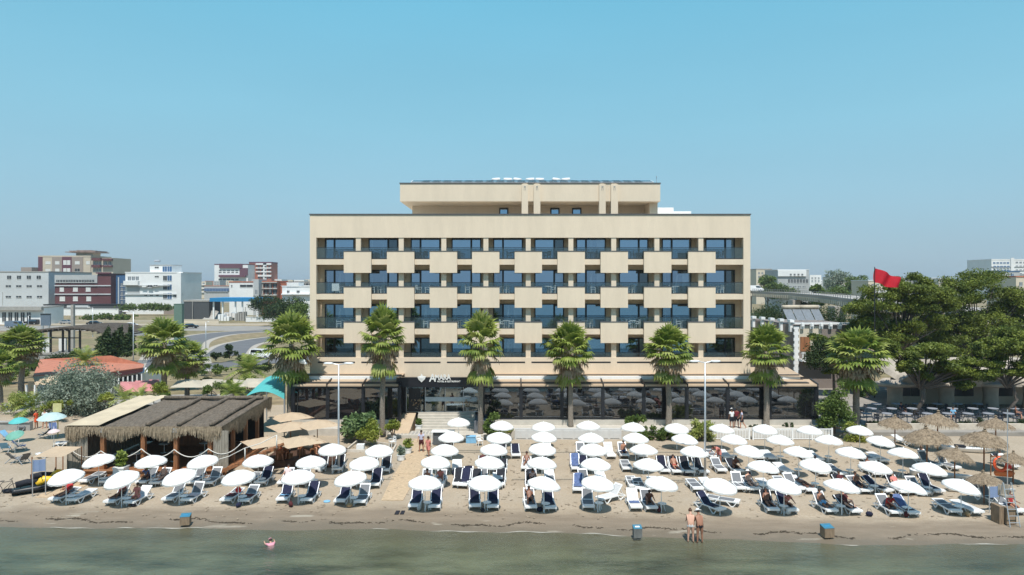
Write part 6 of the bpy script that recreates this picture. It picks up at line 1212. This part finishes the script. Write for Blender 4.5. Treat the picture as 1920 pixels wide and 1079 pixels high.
# lifeguard chair
t=thing('lifeguard_chair','white ladder and brown box of the lifeguard chair at the right edge','lifeguard chair',G(1895,985)); b=MB()
for x in (-.28,.28): b.tube([(x,-.35,0),(x*.8,.25,2.3)],.025,6); b.tube([(x,.9,0),(x*.8,.3,2.3)],.025,6)
for k in range(6): f=.1+k*.15; b.tube([(-.27,-.35+.6*f,2.3*f),(.27,-.35+.6*f,2.3*f)],.02,6)
b.build('ladder_frame',M['steel'],t); b=MB(); b.box(-.3,.3,.05,.6,1.5,1.56); b.box(-.3,.3,.56,.6,1.56,2.1); b.build('seat',M['oldwood'],t); b=MB(); b.box(-.55,-.30,.1,.8,0,1.0); b.box(-.26,.28,-.05,.35,.05,.95); b.build('wooden_box',binm,t)
# red lifebuoy and inflatable
p=G(1876,905); t=thing('life_buoy','orange-red ring buoy and rescue float hung on a stand','life buoy',p); b=MB(); b.tube([(.42*math.cos(a*PI/8),.05*math.sin(a*PI/8)+0,1.25+.42*math.sin(a*PI/8)) for a in range(16)],.10,8,closed=True); b.build('ring',M['orange'],t,True)
b=MB(); b.tube([(-.25,.1,.62),(.75,.15,.55),(1.0,.15,.62)],[.2,.24,.12],8); b.build('float',mat('orange_float',(.72,.19,.05),.5),t,True); b=MB(); b.box(-.6,-.55,.1,.15,0,1.8); b.box(.9,.95,.1,.15,0,1.8); b.box(-.6,.95,.1,.15,1.7,1.78); b.build('stand',M['wood'],t); b=MB(); b.box(.45,.85,.12,.16,.9,1.6); b.build('red_panel',mat('red_panel',(.6,.03,.03),.6),t)
# white beach table and stand near the steps, blue box, chairs
p=G(830,836); t=thing('beach_stall','white framed drinks stall under the parasols at the foot of the steps','stall',p); b=MB()
for x,y in ((-.9,0),(.9,0),(-.9,.9),(.9,.9)): b.tube([(x,y,0),(x,y,1.1)],.03,6)
b.box(-.95,.95,-.05,.95,1.1,1.14); b.build('frame',M['plastic'],t); b=MB(); b.box(-.8,.1,.1,.8,.05,1.0); b.build('cabinet',mat('grey_wicker',(.1,.105,.11),.7),t); b=MB(); b.box(.2,.85,.1,.8,.05,.9); b.build('cool_box',M['dark'],t)
b=MB(); b.box(-.45,.45,-.3,.3,0,.5); b.box(-.48,.48,-.33,.33,.5,.56); tag(b.build('blue_box',M['lblue'],loc=G(884,830)),'light blue box on the sand beside the drinks stall','box')
bc2=chair('beach_chair',M['plastic']); place(bc2,UB,G(899,836),R(30),'white plastic chair standing alone right of the blue box'); place(bc2,UB,G(860,803),R(-20),'white plastic chair under the first back row parasol'); place(bc2,UB,G(736,838),R(-50),'white plastic chair by the yellow shrub left of the path')
# bicycles left edge (dark)
b=MB(); 
for x in (-.5,.5): b.tube([(x+.33*math.cos(a*PI/8),0,.34+.33*math.sin(a*PI/8)) for a in range(16)],.02,5,closed=True)
b.beam((-.5,0,.34),(-.15,0,.8),.03,.03); b.beam((-.15,0,.8),(.35,0,.85),.03,.03); b.beam((.35,0,.95),(.5,0,.34),.03,.03); b.beam((-.1,0,.35),(.35,0,.8),.03,.03); b.box(-.28,-.05,-.05,.05,.86,.9); b.beam((.33,-.25,.98),(.33,.25,.98),.03,.03); tag(b.build('bicycle',M['dark'],loc=G(10,928),rz=.3),'dark bicycle standing on the sand at the left edge','bicycle')
b=MB(); b.ball((0,0,.12),.5,12,0,1,.5,.3); tag(b.build('rubber_float',M['black'],None,True,loc=G(18,924)),'black rubber float lying beside the bicycle','float')
# seaweed wrack line
b=MB(); g=random.Random(8)
for i in range(1500):
    x=g.uniform(-33,33); 
    if math.sin(x*1.9)+math.sin(x*.77+2)+g.uniform(-.7,.7)<-.25: continue
    y=shore(x)+.95+.22*math.sin(x*.9)+.1*math.sin(x*2.7)+g.gauss(0,.05); z=beach_z(x,y)+.012; a=g.gauss(0,.5); l=g.uniform(.03,.14); w_=g.uniform(.008,.025); dx,dy=math.cos(a)*l,math.sin(a)*l
    b.add([(x-dx,y-dy-w_,z),(x+dx,y+dy-w_,z),(x+dx*.8,y+dy+w_,z+.02),(x-dx*.7,y-dy+w_,z+.015)],[(0,1,2,3)])
o=b.build('seaweed_wrack',mat('seaweed',(.055,.042,.028),.95,.3)); tag(o,'broken dark line of dry seaweed along the waterline','seaweed',kind='stuff')
b=MB()
for i in range(340):
    x=g.uniform(-34,34); y=g.uniform(38.7,58); s=g.uniform(.015,.05); b.ball((x,y,beach_z(x,y)+s*.2),s,5,0,1,g.uniform(.5,1.2),.5)
tag(b.build('beach_litter',M['oldwood']),'small stones and scraps scattered over the sand','stones',kind='stuff')

# foam along the edge of the water
b=MB(); g=random.Random(12); x=-34
while x<34:
    L=g.uniform(.6,4.5)
    if g.random()<.62:
        n=max(3,int(L/.15)); vs=[]
        for i in range(n+1):
            xx=x+L*i/n; y=shore(xx)+.06*math.sin(xx*3.1)-.03; w_=(.03+.05*abs(math.sin(xx*2.3+1)))*math.sin(PI*(i+.01)/(n+.02)); vs+=[(xx,y-w_,-.152),(xx,y+w_,-.150)]
        b.add(vs,[(2*i,2*i+2,2*i+3,2*i+1) for i in range(n)])
    x+=L+g.uniform(0,1.5)
tag(b.build('foam',mat('foam',(.33,.31,.26),.9,.1,8)),'thin broken line of pale foam at the edge of the water','foam',kind='stuff')
# footprints and raked dents
b=MB(); g=random.Random(21)
for i in range(1400):
    x=g.uniform(-33,34); y=g.uniform(39.2,57.5); a=g.uniform(0,PI); z=beach_z(x,y)+.006; c_,s_=math.cos(a),math.sin(a); l,w_=g.uniform(.10,.16),g.uniform(.05,.07)
    b.add([(x+c_*l*q-s_*w_*r,y+s_*l*q+c_*w_*r,z+(.03 if abs(q)+abs(r)>1.2 else 0)) for q,r in ((-1,-.5),(-1,.5),(0,1),(1,.5),(1,-.5),(0,-1))],[(5,4,3,2,1,0)])
tag(b.build('footprints',mat('turned_sand',(.27,.215,.155),.95,.2)),'many small footprints pressed into the beach sand','footprints',kind='stuff')
# small bags and clothes left under the parasols
def bag():
    t=thing('beach_bag','','bag'); b=MB(); b.ball((0,0,.17),.2,10,0,1.1,.6,.85); b.build('pouch',M['black'],t,True); b=MB(); b.tube([(-.12,0,.3),(-.08,0,.48),(.08,0,.48),(.12,0,.3)],.014,5); b.build('handles',M['black'],t); return t
bg=bag(); BM=[M['black'],M['navy'],M['maroon'],mat('tan_bag',(.35,.24,.13),.8),mat('pale_bag',(.5,.5,.48),.8)]; BN=['black','navy','dark red','tan','pale']
for i,(px,py) in enumerate([(250,957),(447,958),(545,957),(655,958),(786,964),(905,967),(1012,966),(1236,967),(1342,969),(1478,972),(1545,966),(1630,975),(1700,976),(1814,975),(600,893),(705,893),(850,897),(930,893),(1020,892),(1118,895),(1286,899),(1405,899),(1510,930),(1655,934),(1745,936),(1560,902),(1700,903),(1735,870)]):
    k=i%5; o=place(bg,UB,gp_(px,py) if 'gp_' in globals() else G(px,py-6),i*1.1,'%s beach bag, %s from the left of those %s'%(BN[k],ORD[i if py>950 else i-14],'in the front row' if py>950 else 'farther back'),'beach bags on the sand',.8+.3*((i*7)%5)/5)
    for ch in o.children: ch.material_slots[0].link='OBJECT'; ch.material_slots[0].material=BM[k]
# ---------------------------------------------------------------- people
def fk(tor=2,th=(180,180),sh=(182,182),arm=((174,9),(176,9)),fore=(165,168),head=0,splay=6,hipz=.93,bend=0,sc=1):
    """joints from angles in the sagittal plane: 0 = up, 90 = forward (+y), 180 = down"""
    def d(a,s=0): a=R(a); s=R(s); return Vector((math.sin(s),math.sin(a)*math.cos(s),math.cos(a)*math.cos(s)))
    J={}; p=Vector((0,0,hipz)); J['pelvis']=p; u=d(tor); u2=d(tor+bend); J['waist']=p+u*.15; J['chest']=J['waist']+u2*.22; J['neckb']=J['chest']+u2*.17; J['neck']=J['neckb']+d(tor+bend+head*.5)*.055
    hd=d(tor+bend+head); J['headl']=J['neck']+hd*.07; J['headt']=J['headl']+hd*.12; J['hd']=hd; f=Vector((0,hd.z,-hd.y)); J['hf']=f; J['up']=u2
    for k,s in enumerate((-1,1)):
        h=p+Vector((s*.09,0,0))-u*.03; kn=h+d(th[k],s*splay)*.43; an=kn+d(sh[k],s*splay*.5)*.42; fd=d(sh[k]-80,s*8); J['hip%d'%k]=h; J['knee%d'%k]=kn; J['calf%d'%k]=kn+(an-kn)*.32+Vector((0,0,0)); J['ank%d'%k]=an; J['toe%d'%k]=an+fd*.17+Vector((0,0,-.03))
        so=J['chest']+u2*.11+Vector((s*.165,0,0)); el=so+d(arm[k][0],s*arm[k][1])*.28; wr=el+d(fore[k],s*2)*.25; J['sh%d'%k]=so; J['el%d'%k]=el; J['wr%d'%k]=wr; J['hand%d'%k]=wr+d(fore[k],0)*.07; J['hdir%d'%k]=d(fore[k],0)
    return J
RAD=dict(pelvis=.135,waist=.12,chest=.145,neckb=.075,neck=.052,headl=.078,headt=.086,hip=.098,knee=.058,calf=.058,ank=.036,toe=.028,sh=.058,el=.04,wr=.027,hand=.03)
EDG=[('pelvis','waist'),('waist','chest'),('chest','neckb'),('neckb','neck'),('neck','headl'),('headl','headt')]+[e for k in '01' for e in (('pelvis','hip'+k),('hip'+k,'knee'+k),('knee'+k,'calf'+k),('calf'+k,'ank'+k),('ank'+k,'toe'+k),('chest','sh'+k),('sh'+k,'el'+k),('el'+k,'wr'+k),('wr'+k,'hand'+k))]
def skinned(J,edges,infl=0,root='pelvis',rs=1.0,fat=1.0,sub=1):
    names=[]; 
    for e in edges:
        for q in e:
            if q not in names: names.append(q)
    me=bpy.data.meshes.new('tmp'); me.from_pydata([tuple(J[q]) for q in names],[(names.index(a),names.index(c)) for a,c in edges],[]); o=bpy.data.objects.new('tmp',me); C.objects.link(o)
    md=o.modifiers.new('s','SKIN'); md.use_smooth_shade=True
    sv=me.skin_vertices[0].data
    for i,q in enumerate(names):
        r=RAD[q.rstrip('01')]*rs*(fat if q in('pelvis','waist','chest') or q[:3]=='hip' else 1)+infl; sv[i].radius=(r*(1.12 if q in('pelvis','waist','chest') else 1),r*(.82 if q in('pelvis','waist','chest') else 1)); sv[i].use_root=(q==root or (root not in names and i==0))
    s2=o.modifiers.new('b','SUBSURF'); s2.levels=sub; s2.render_levels=sub
    bpy.context.view_layer.update(); out=bpy.data.meshes.new_from_object(o.evaluated_get(bpy.context.evaluated_depsgraph_get())); bpy.data.objects.remove(o); return out
LASTN=[0]
def body_mesh(J,fat=1.0):
    me=skinned(J,EDG,0,'pelvis',1,fat,2); b=MB(); b.v=[tuple(v.co) for v in me.vertices]; b.f=[tuple(p.vertices) for p in me.polygons]; b.m=[0]*len(b.f); LASTN[0]=len(b.v)
    c=(J['headl']+J['headt'])/2; f=J['hf'].normalized(); u=J['hd'].normalized(); x=Vector((1,0,0))
    b.tube([c+f*.075+u*.01,c+f*.108-u*.02],[.012,.02],6)                                   # nose
    for s in (-1,1): b.ball(tuple(c+x*s*.032+f*.078+u*.018),.011,6,1); b.ball(tuple(c+x*s*.088-u*.005),.022,6,0,.4,1,1.3)   # eyes, ears
    b.box(-.022,.022,-.004,.004,-.005,.005,2,Matrix.Translation(c+f*.082-u*.048))         # mouth
    for k in (0,1):                                                                         # fingers
        w=J['hand%d'%k]; d=J['hdir%d'%k].normalized(); s=(-1,1)[k]; yv=Vector((0,1,0)); side=(yv-d*yv.dot(d)); side=side.normalized() if side.length>.1 else Vector((0,0,1)); ins=Vector((-s,0,0))
        for i,l in enumerate((.060,.072,.068,.052)): o=w+side*(.024-.016*i)+d*.015; b.tube([o,o+d*l*.55+ins*.004,o+d*l*.92+ins*.022],[.009,.008,.006],5)
        o=w+side*.026-d*.01; b.tube([o,o+side*.022+d*.022,o+side*.024+d*.048+ins*.01],[.011,.009,.007],5)
    return b
def hair_mesh(J,style):
    c=(J['headl']+J['headt'])/2; u=J['hd'].normalized(); f=J['hf'].normalized(); x=Vector((1,0,0)); Mx=Matrix((( x.x,f.x,u.x,c.x),(x.y,f.y,u.y,c.y),(x.z,f.z,u.z,c.z),(0,0,0,1))); b=MB()
    if style=='hat':
        b.lathe([(.21,.035),(.20,.05),(.12,.06),(.11,.10),(.09,.16),(.02,.175)],16)
    elif style=='cap': b.lathe([(.10,.03),(.102,.07),(.08,.12),(.02,.14)],12); b.box(-.06,.06,.08,.17,.04,.055)
    else:
        b.ball((0,-.018,.028),.106,12,0,.93,1.0,1.0)
        if style=='long': b.tube([(0,-.06,.02),(0,-.095,-.09),(0,-.085,-.19)],[.09,.075,.03],8)
        if style=='bun': b.ball((0,-.10,.09),.045,8)
    b.v=[tuple(Mx@Vector(v)) for v in b.v]; return b
POSES=dict(
 stand=dict(), standf=dict(arm=((160,14),(150,12)),fore=(120,140),head=6), walk=dict(th=(165,196),sh=(180,215),arm=((195,8),(160,8)),fore=(170,140)),
 lean=dict(tor=6,bend=10,head=22,arm=((160,6),(158,12)),fore=(120,115),fat_=1.38,splay=4), 
 bendover=dict(tor=35,bend=30,head=10,arm=((150,8),(140,8)),fore=(140,130)),
 sit=dict(tor=-4,th=(88,92),sh=(170,176),arm=((150,14),(155,12)),fore=(100,105),hipz=.12,splay=10), sitb=dict(tor=18,bend=12,th=(84,80),sh=(150,165),arm=((120,12),(110,12)),fore=(110,100),hipz=.12,splay=12),
 recl=dict(tor=-42,bend=8,th=(88,90),sh=(95,92),arm=((150,18),(140,16)),fore=(100,95),head=18,hipz=.11,splay=7), reclk=dict(tor=-42,bend=10,th=(52,88),sh=(135,92),arm=((140,18),(60,20)),fore=(80,-20),head=20,hipz=.11,splay=7),
 lie=dict(tor=-84,th=(90,90),sh=(92,92),arm=((100,22),(-80,20)),fore=(95,-100),head=-5,hipz=.11,splay=8), swim=dict(tor=50,th=(150,140),sh=(170,175),arm=((95,25),(90,25)),fore=(80,85),head=-20))
PC_={}; BODYN={}
def nearest_bone(J,p):
    best=None
    for a,c in EDG:
        A_,B_=J[a],J[c]; d=B_-A_; u=max(0,min(1,(p-A_).dot(d)/max(1e-9,d.dot(d)))); l=(p-(A_+d*u)).length-RAD[a.rstrip('01')]*.6
        if best is None or l<best[2]: best=(a+'-'+c,u,l)
    return best
def person(pose,label,loc,rz,skin='skin',top=None,bottom='black',hair='short',hairm='hair',hatm=None,sc=1.0,fat=1.0):
    kw=dict(POSES[pose]); fat=kw.pop('fat_',fat); J=fk(**kw)
    t=thing('person',label,'person',loc,rz); t.scale=(sc,)*3
    k=(pose,fat)
    if k not in PC_: b=body_mesh(J,fat); BODYN[k]=LASTN[0]; PC_[k]=b.mesh('body',[M['skin'],M['hair'],mat('lips',(.3,.08,.07),.6)],True)
    o=bpy.data.objects.new('body',PC_[k]); C.objects.link(o); o.parent=t; o.material_slots[0].link='OBJECT'; o.material_slots[0].material=M[skin]
    def garment(nm,m,sel,infl):
        kk=(pose,fat,nm)
        if kk not in PC_:
            me=PC_[k]; keep=[]; ids={}
            nb=BODYN[k]; lab=[nearest_bone(J,me.vertices[i].co) for i in range(nb)]
            ok=[sel(l[0],l[1]) for l in lab]; b=MB(); 
            for p in me.polygons:
                vs=list(p.vertices)
                if all(v<nb and ok[v] for v in vs):
                    f=[]
                    for v in vs:
                        if v not in ids: ids[v]=len(b.v); q=me.vertices[v]; b.v.append(tuple(q.co+q.normal*infl))
                        f.append(ids[v])
                    b.f.append(tuple(f)); b.m.append(0)
            PC_[kk]=b.mesh(nm,[M[m]],True)
        q=bpy.data.objects.new(nm,PC_[kk]); C.objects.link(q); q.parent=t
        q.material_slots[0].link='OBJECT'; q.material_slots[0].material=M[m]
    if bottom:
        if bottom[0]=='-': garment('swimwear_bottom',bottom[1:],lambda n,u:(n=='pelvis-waist' and u<.45) or n[:10]=='pelvis-hip' or (n[:3]=='hip' and u<.16),.012)
        else: garment('shorts',bottom,lambda n,u:(n=='pelvis-waist' and u<.8) or n[:10]=='pelvis-hip' or (n[:3]=='hip' and u<.68),.03)
    if top:
        if top[0]=='-': garment('bikini_top',top[1:],lambda n,u:(n=='waist-chest' and u>.72) or (n=='chest-neckb' and u<.25),.012)
        else: garment('shirt',top,lambda n,u:n in('pelvis-waist','waist-chest') or (n=='chest-neckb' and u<.95) or n[:8]=='chest-sh' or (n[:2]=='sh' and u<.6),.022)
    hm=M[hatm] if hatm else M[hairm]; hair_mesh(J,hair).build('hat' if hair in('hat','cap') else 'hair',hm,t,True)
    if hair in('hat','cap'): hair_mesh(J,'short').build('hair',M[hairm],t,True)
    return t
def gp(px,py,z=0): v=G(px,py,0); return Vector((v.x,v.y,z if v.y>40 else beach_z(v.x,v.y)))
mat_g=M['skin']
M['redhair']=mat('brown_hair',(.10,.045,.025),.6); M['whitef']=mat('white_cloth',(.72,.71,.70),.85); M['brownf']=mat('brown_cloth',(.16,.07,.045),.85); M['darkred']=mat('dark_red_shirt',(.16,.02,.025),.85); M['pinkw']=mat('pink_swim_cloth',(.65,.28,.34),.8)
person('lean','woman seen from behind at the waterline in white bikini bottoms, brown hair tied up',gp(1295,1011),R(-8),'skinp',None,'-whitef','bun','redhair',sc=1.0)
person('lean','woman seen from behind at the waterline in black bikini bottoms and white sun hat',gp(1312,1012),R(8),'skin',None,'-black','hat','hair','whitef',sc=.99)
person('standf','man in pale lavender shirt and maroon shorts standing on the board path',gp(790,848),R(178),'skin','lavender','maroon','short',sc=1.0)
person('walk','woman in bright pink shirt walking by the third row parasol at the path',gp(803,858),R(150),'skin','pink','pink','long',sc=.93)
person('stand','person in white shirt and dark shorts on the promenade, left of the three',Vector((X_(1372,60.4),60.4,.7)),R(10),'skin','whitef','black','cap','hair','whitef')
person('stand','person in dark red shirt on the promenade, middle of the three',Vector((X_(1381,60.6),60.6,.7)),R(-20),'skind','darkred','black')
person('walk','person in pale blue shirt and dark trousers on the promenade, right of the three',Vector((X_(1391,60.1),60.1,.7)),R(70),'skin','lavender','black')
person('standf','person in orange swimwear standing by the aqua umbrella on the left beach',gp(68,804),R(90),'skin','orange','orange','short'); person('stand','person in pale clothes standing under the aqua umbrella',gp(84,803),R(200),'skin','whitef','lavender','long')
person('bendover','person in pink wrap bending over a lounger, fourth row right',gp(1348,868),R(120),'skin','pink','pink','short'); person('sitb','pale woman sitting upright at the edge of a lounger under the straw parasol',gp(1727,862,.25),R(150),'skinp','whitef','-pink','long','redhair')
person('swim','bather with pink cap and shirt up to the chest in the water',Vector((*tuple(G(510,1019))[:2],-1.20)),R(30),'skinp','pinkw','-pinkw','cap','hair','pinkw',sc=.85)
def on_lounger(px,pose,label,skin,top,bottom,hair='short',hatm=None,hairm='hair',dy=0):
    p,rz,ang=LPOS[px]; off={'recl':1.06,'reclk':1.06,'lie':1.0,'sit':.75,'sitb':.9}[pose]; q=Vector((-math.sin(rz)*off,math.cos(rz)*off,.345)); 
    return person(pose,label,p+q,rz+PI,skin,top,bottom,hair,hairm,hatm,.95)
on_lounger(100,'recl','person with red towel reclining on the first front row lounger','skin','red','-red'); on_lounger(204,'reclk','person in maroon reclining with raised knee, second front parasol left','skind','maroon','brownf'); on_lounger(242,'sit','man in pink trunks with bare back sitting upright, second front parasol right','skin','pink','pink')
on_lounger(263,'sitb','person with blue towel over the shoulders sitting, second row left','skind','blue','navy'); on_lounger(289,'recl','pale sunbather lying with legs stretched, second row left','skinp',None,'-black')
on_lounger(529,'recl','sunbather wrapped in a pink-white towel, second row','skin','rose','rose'); on_lounger(561,'sitb','sunbather sitting low in shade, second row near the navy loungers','skind','whitef','-navy')
on_lounger(996,'reclk','tanned sunbather on a dark towel, ninth front parasol left','skind',None,'-black','long'); on_lounger(1223,'sitb','person leaning forward under the eleventh front parasol','skind','brownf','-brownf')
on_lounger(1451,'recl','tanned person reclining with crossed arms, thirteenth front parasol left','skind',None,'-black','bun'); on_lounger(1487,'sitb','person turning aside under the thirteenth front parasol, right','skin','pink','-pink','bun')
on_lounger(1561,'recl','sunbather in light blue shorts with legs over the lounger edge','skin',None,'lblue'); on_lounger(1607,'reclk','pale sunbather on dark towel, legs together, fourteenth front parasol','skinp','maroon','-maroon')
on_lounger(1682,'sitb','tanned man hunched forward under the fifteenth front parasol','skind','red','-red'); on_lounger(1598,'recl','reclining sunbather with bent arm on dark towel, second row right','skind','maroon','-black'); on_lounger(1523,'lie','tanned man lying back with an arm stretched, second row right','skind',None,'-black')
on_lounger(1545,'recl','person in big black sun hat reclining, third row right','skind','maroon','black','hat','black'); on_lounger(1625,'recl','man lying in shade under the fourteenth second row parasol','skind',None,'navy'); on_lounger(1698,'recl','pale woman reclining, second row far right','skinp','pink','-pink','long')
on_lounger(817 if 817 in LPOS else 823,'sitb','person in pink sitting by the seventh second row parasol','skin','pink','-pink'); on_lounger(799,'sit','person sitting on the lounger under the seventh second row parasol','skind',None,'-maroon') 
on_lounger(905,'recl','person resting under the eighth parasol of the second row','skind','maroon','-maroon'); on_lounger(986,'recl','tanned sunbather lying under the third row ninth parasol','skind',None,'-black'); on_lounger(1386,'sitb','tanned broad back of a person sitting, third row right','skind','brownf','-black')
on_lounger(1905,'recl','person in white shirt reclining by the red lifebuoy','skind','whitef','black'); on_lounger(1915,'sit','red haired person sitting at the right frame edge','skin','red','-red','short',None,'redhair')
on_lounger(657,'recl','tanned sunbather lying in shade, second row, sixth parasol','skind',None,'-navy'); on_lounger(690,'recl','sunbather in dark swimwear reclining, third row left part','skin','-black','-black','long'); on_lounger(599,'sitb','person in dark shirt sitting by the left street lamp','skind','navy','black')
on_lounger(1000,'sitb','person sitting forward under the ninth parasol of the second row','skin','rose','-black','long'); on_lounger(1273,'recl','sunbather reclining on the black lounger, third row centre right','skin',None,'-red'); on_lounger(1418,'recl','sunbather stretched out with white cap, second row right','skinp','-black','-black','hat','whitef')
on_lounger(1172,'sit','person in blue shorts sitting in the fourth row','skin',None,'blue'); on_lounger(1647,'recl','sunbather lying in the shade, third row far right','skind',None,'-maroon'); on_lounger(1793,'lie','tanned sunbather lying flat on the last front parasol lounger','skin',None,'-navy') if False else None
# seated guests in the bar and on the right terrace
for i,(px,Y,z,m,lab) in enumerate([(540,51.5,.75,'whitef','guest in white shirt seated under the tan square parasols'),(565,52.5,.75,'brownf','guest in brown seated under the tan square parasols'),(523,50.8,.75,'orange','guest in orange at the terrace rail of the reed bar'),(590,53,.75,'navy','guest in navy seated at the terrace far side')]):
    person('sit',lab,Vector((X_(px,Y),Y,z)),R(160+i*25),'skin',m,'black',sc=.97); 
for i,(px,Y,m,lab) in enumerate([(1787,66,'lblue','diner in light blue shirt on the right terrace, near the hedge'),(1690,68.5,'navy','diner in navy on the right terrace under the pillar'),(1905,66.5,'brownf','diner in brown at the right edge of the terrace')]):
    person('sit',lab,Vector((X_(px,Y),Y,.66)),R(150+i*40),'skin',m,'black',sc=.97)
# seats for the deck guests
st=[]
for i,(px,Y) in enumerate(((540,51.5),(565,52.5),(523,50.8),(590,53))):
    b=MB(); b.box(-.25,.25,-.25,.25,0,.34); b.box(-.25,.25,.2,.26,.34,.8); tag(b.build('wooden_stool',M['wood'],loc=(X_(px,Y),Y,.33),rz=R(160+i*25)),'brown wooden seat on the deck, %s'%['under the white shirted guest','under the brown clad guest','by the rail','farthest from the reed bar'][i],'seat',group='seats on the deck')
# towels and small things lying about
def towel(px,w,l,m,lab,up=.0,x=0,y=.55):
    p,rz,ang=LPOS[px]; b=MB(); n=6; vs=[(-w/2+w*i/n,y+l*j/n,.375+.01*math.sin(i*2+j*1.3)) for j in range(n+1) for i in range(n+1)]
    b.add(vs,[(j*(n+1)+i,j*(n+1)+i+1,(j+1)*(n+1)+i+1,(j+1)*(n+1)+i) for j in range(n) for i in range(n)]); tag(b.build('towel',M[m],None,True,loc=p,rz=rz),lab,'towel')
towel(1194,.62,.42,'blue','bright blue cloth lying across the white lounger by the eleventh front parasol'); towel(349,.66,.6,'rose','pale pink towel on the grey lounger, third front parasol'); towel(422,.6,.6,'maroon','dark plum towel on the flat lounger, fourth front parasol'); towel(456,.64,.6,'maroon','maroon towel on the right lounger, fourth front parasol'); towel(134,.5,.5,'whitef','white towel on the flat lounger, first front parasol'); towel(1715,.6,.5,'lblue','aqua towel on the blue towelled lounger, fifteenth front parasol'); towel(528,.5,.25,'lblue','small pale green-blue towel on the left navy lounger, fifth front parasol')
b=MB(); b.ball((0,0,.16),.2,10,0,1,.7,.9); b.tube([(-.1,0,.3),(0,0,.42),(.1,0,.3)],.015,5); p=G(447,924,.7); tag(b.build('red_bag',mat('bright_red_bag',(.55,.02,.02),.6),None,True,loc=p),'bright red bag hanging from the fourth front parasol','bag')
b=MB(); b.add([(-.5,-.3,.0),(.5,-.25,0),(.45,.35,0),(-.4,.3,0)],[(0,1,2,3)]); 
b2=MB(); b2.box(-.12,.12,-.3,.3,.0,.04); b2.box(.2,.42,-.28,.3,0,.04); tag(b2.build('sandals',M['black'],loc=G(745,962)),'pair of dark sandals on the sand left of the seventh front parasol','sandals')
b3=MB(); b3.lathe([(.2,0),(.22,.02),(.2,.05),(.02,.06)],12); tag(b3.build('frisbee',M['lblue'],None,loc=G(613,941)),'pale blue disc lying on the sand right of the fifth front parasol','disc')

# ---------------------------------------------------------------- the hazy air
b=MB(); b.box(-9500,9500,-40,12500,-1.9,60)
hm=bpy.data.materials.new('haze_air'); hm.use_nodes=True; N=hm.node_tree.nodes
for n in list(N):
    if n.type=='BSDF_PRINCIPLED': N.remove(n)
pv=N.new('ShaderNodeVolumePrincipled'); pv.inputs['Density'].default_value=.00018; pv.inputs['Color'].default_value=(.80,.88,.95,1); pv.inputs['Anisotropy'].default_value=.2
hm.node_tree.links.new(pv.outputs[0],N['Material Output'].inputs['Volume'])
o=b.build('haze',hm); tag(o,kind='stuff'); o['label']='thin pale summer haze over beach and town'; o['category']='haze'
S.cycles.volume_bounces=0
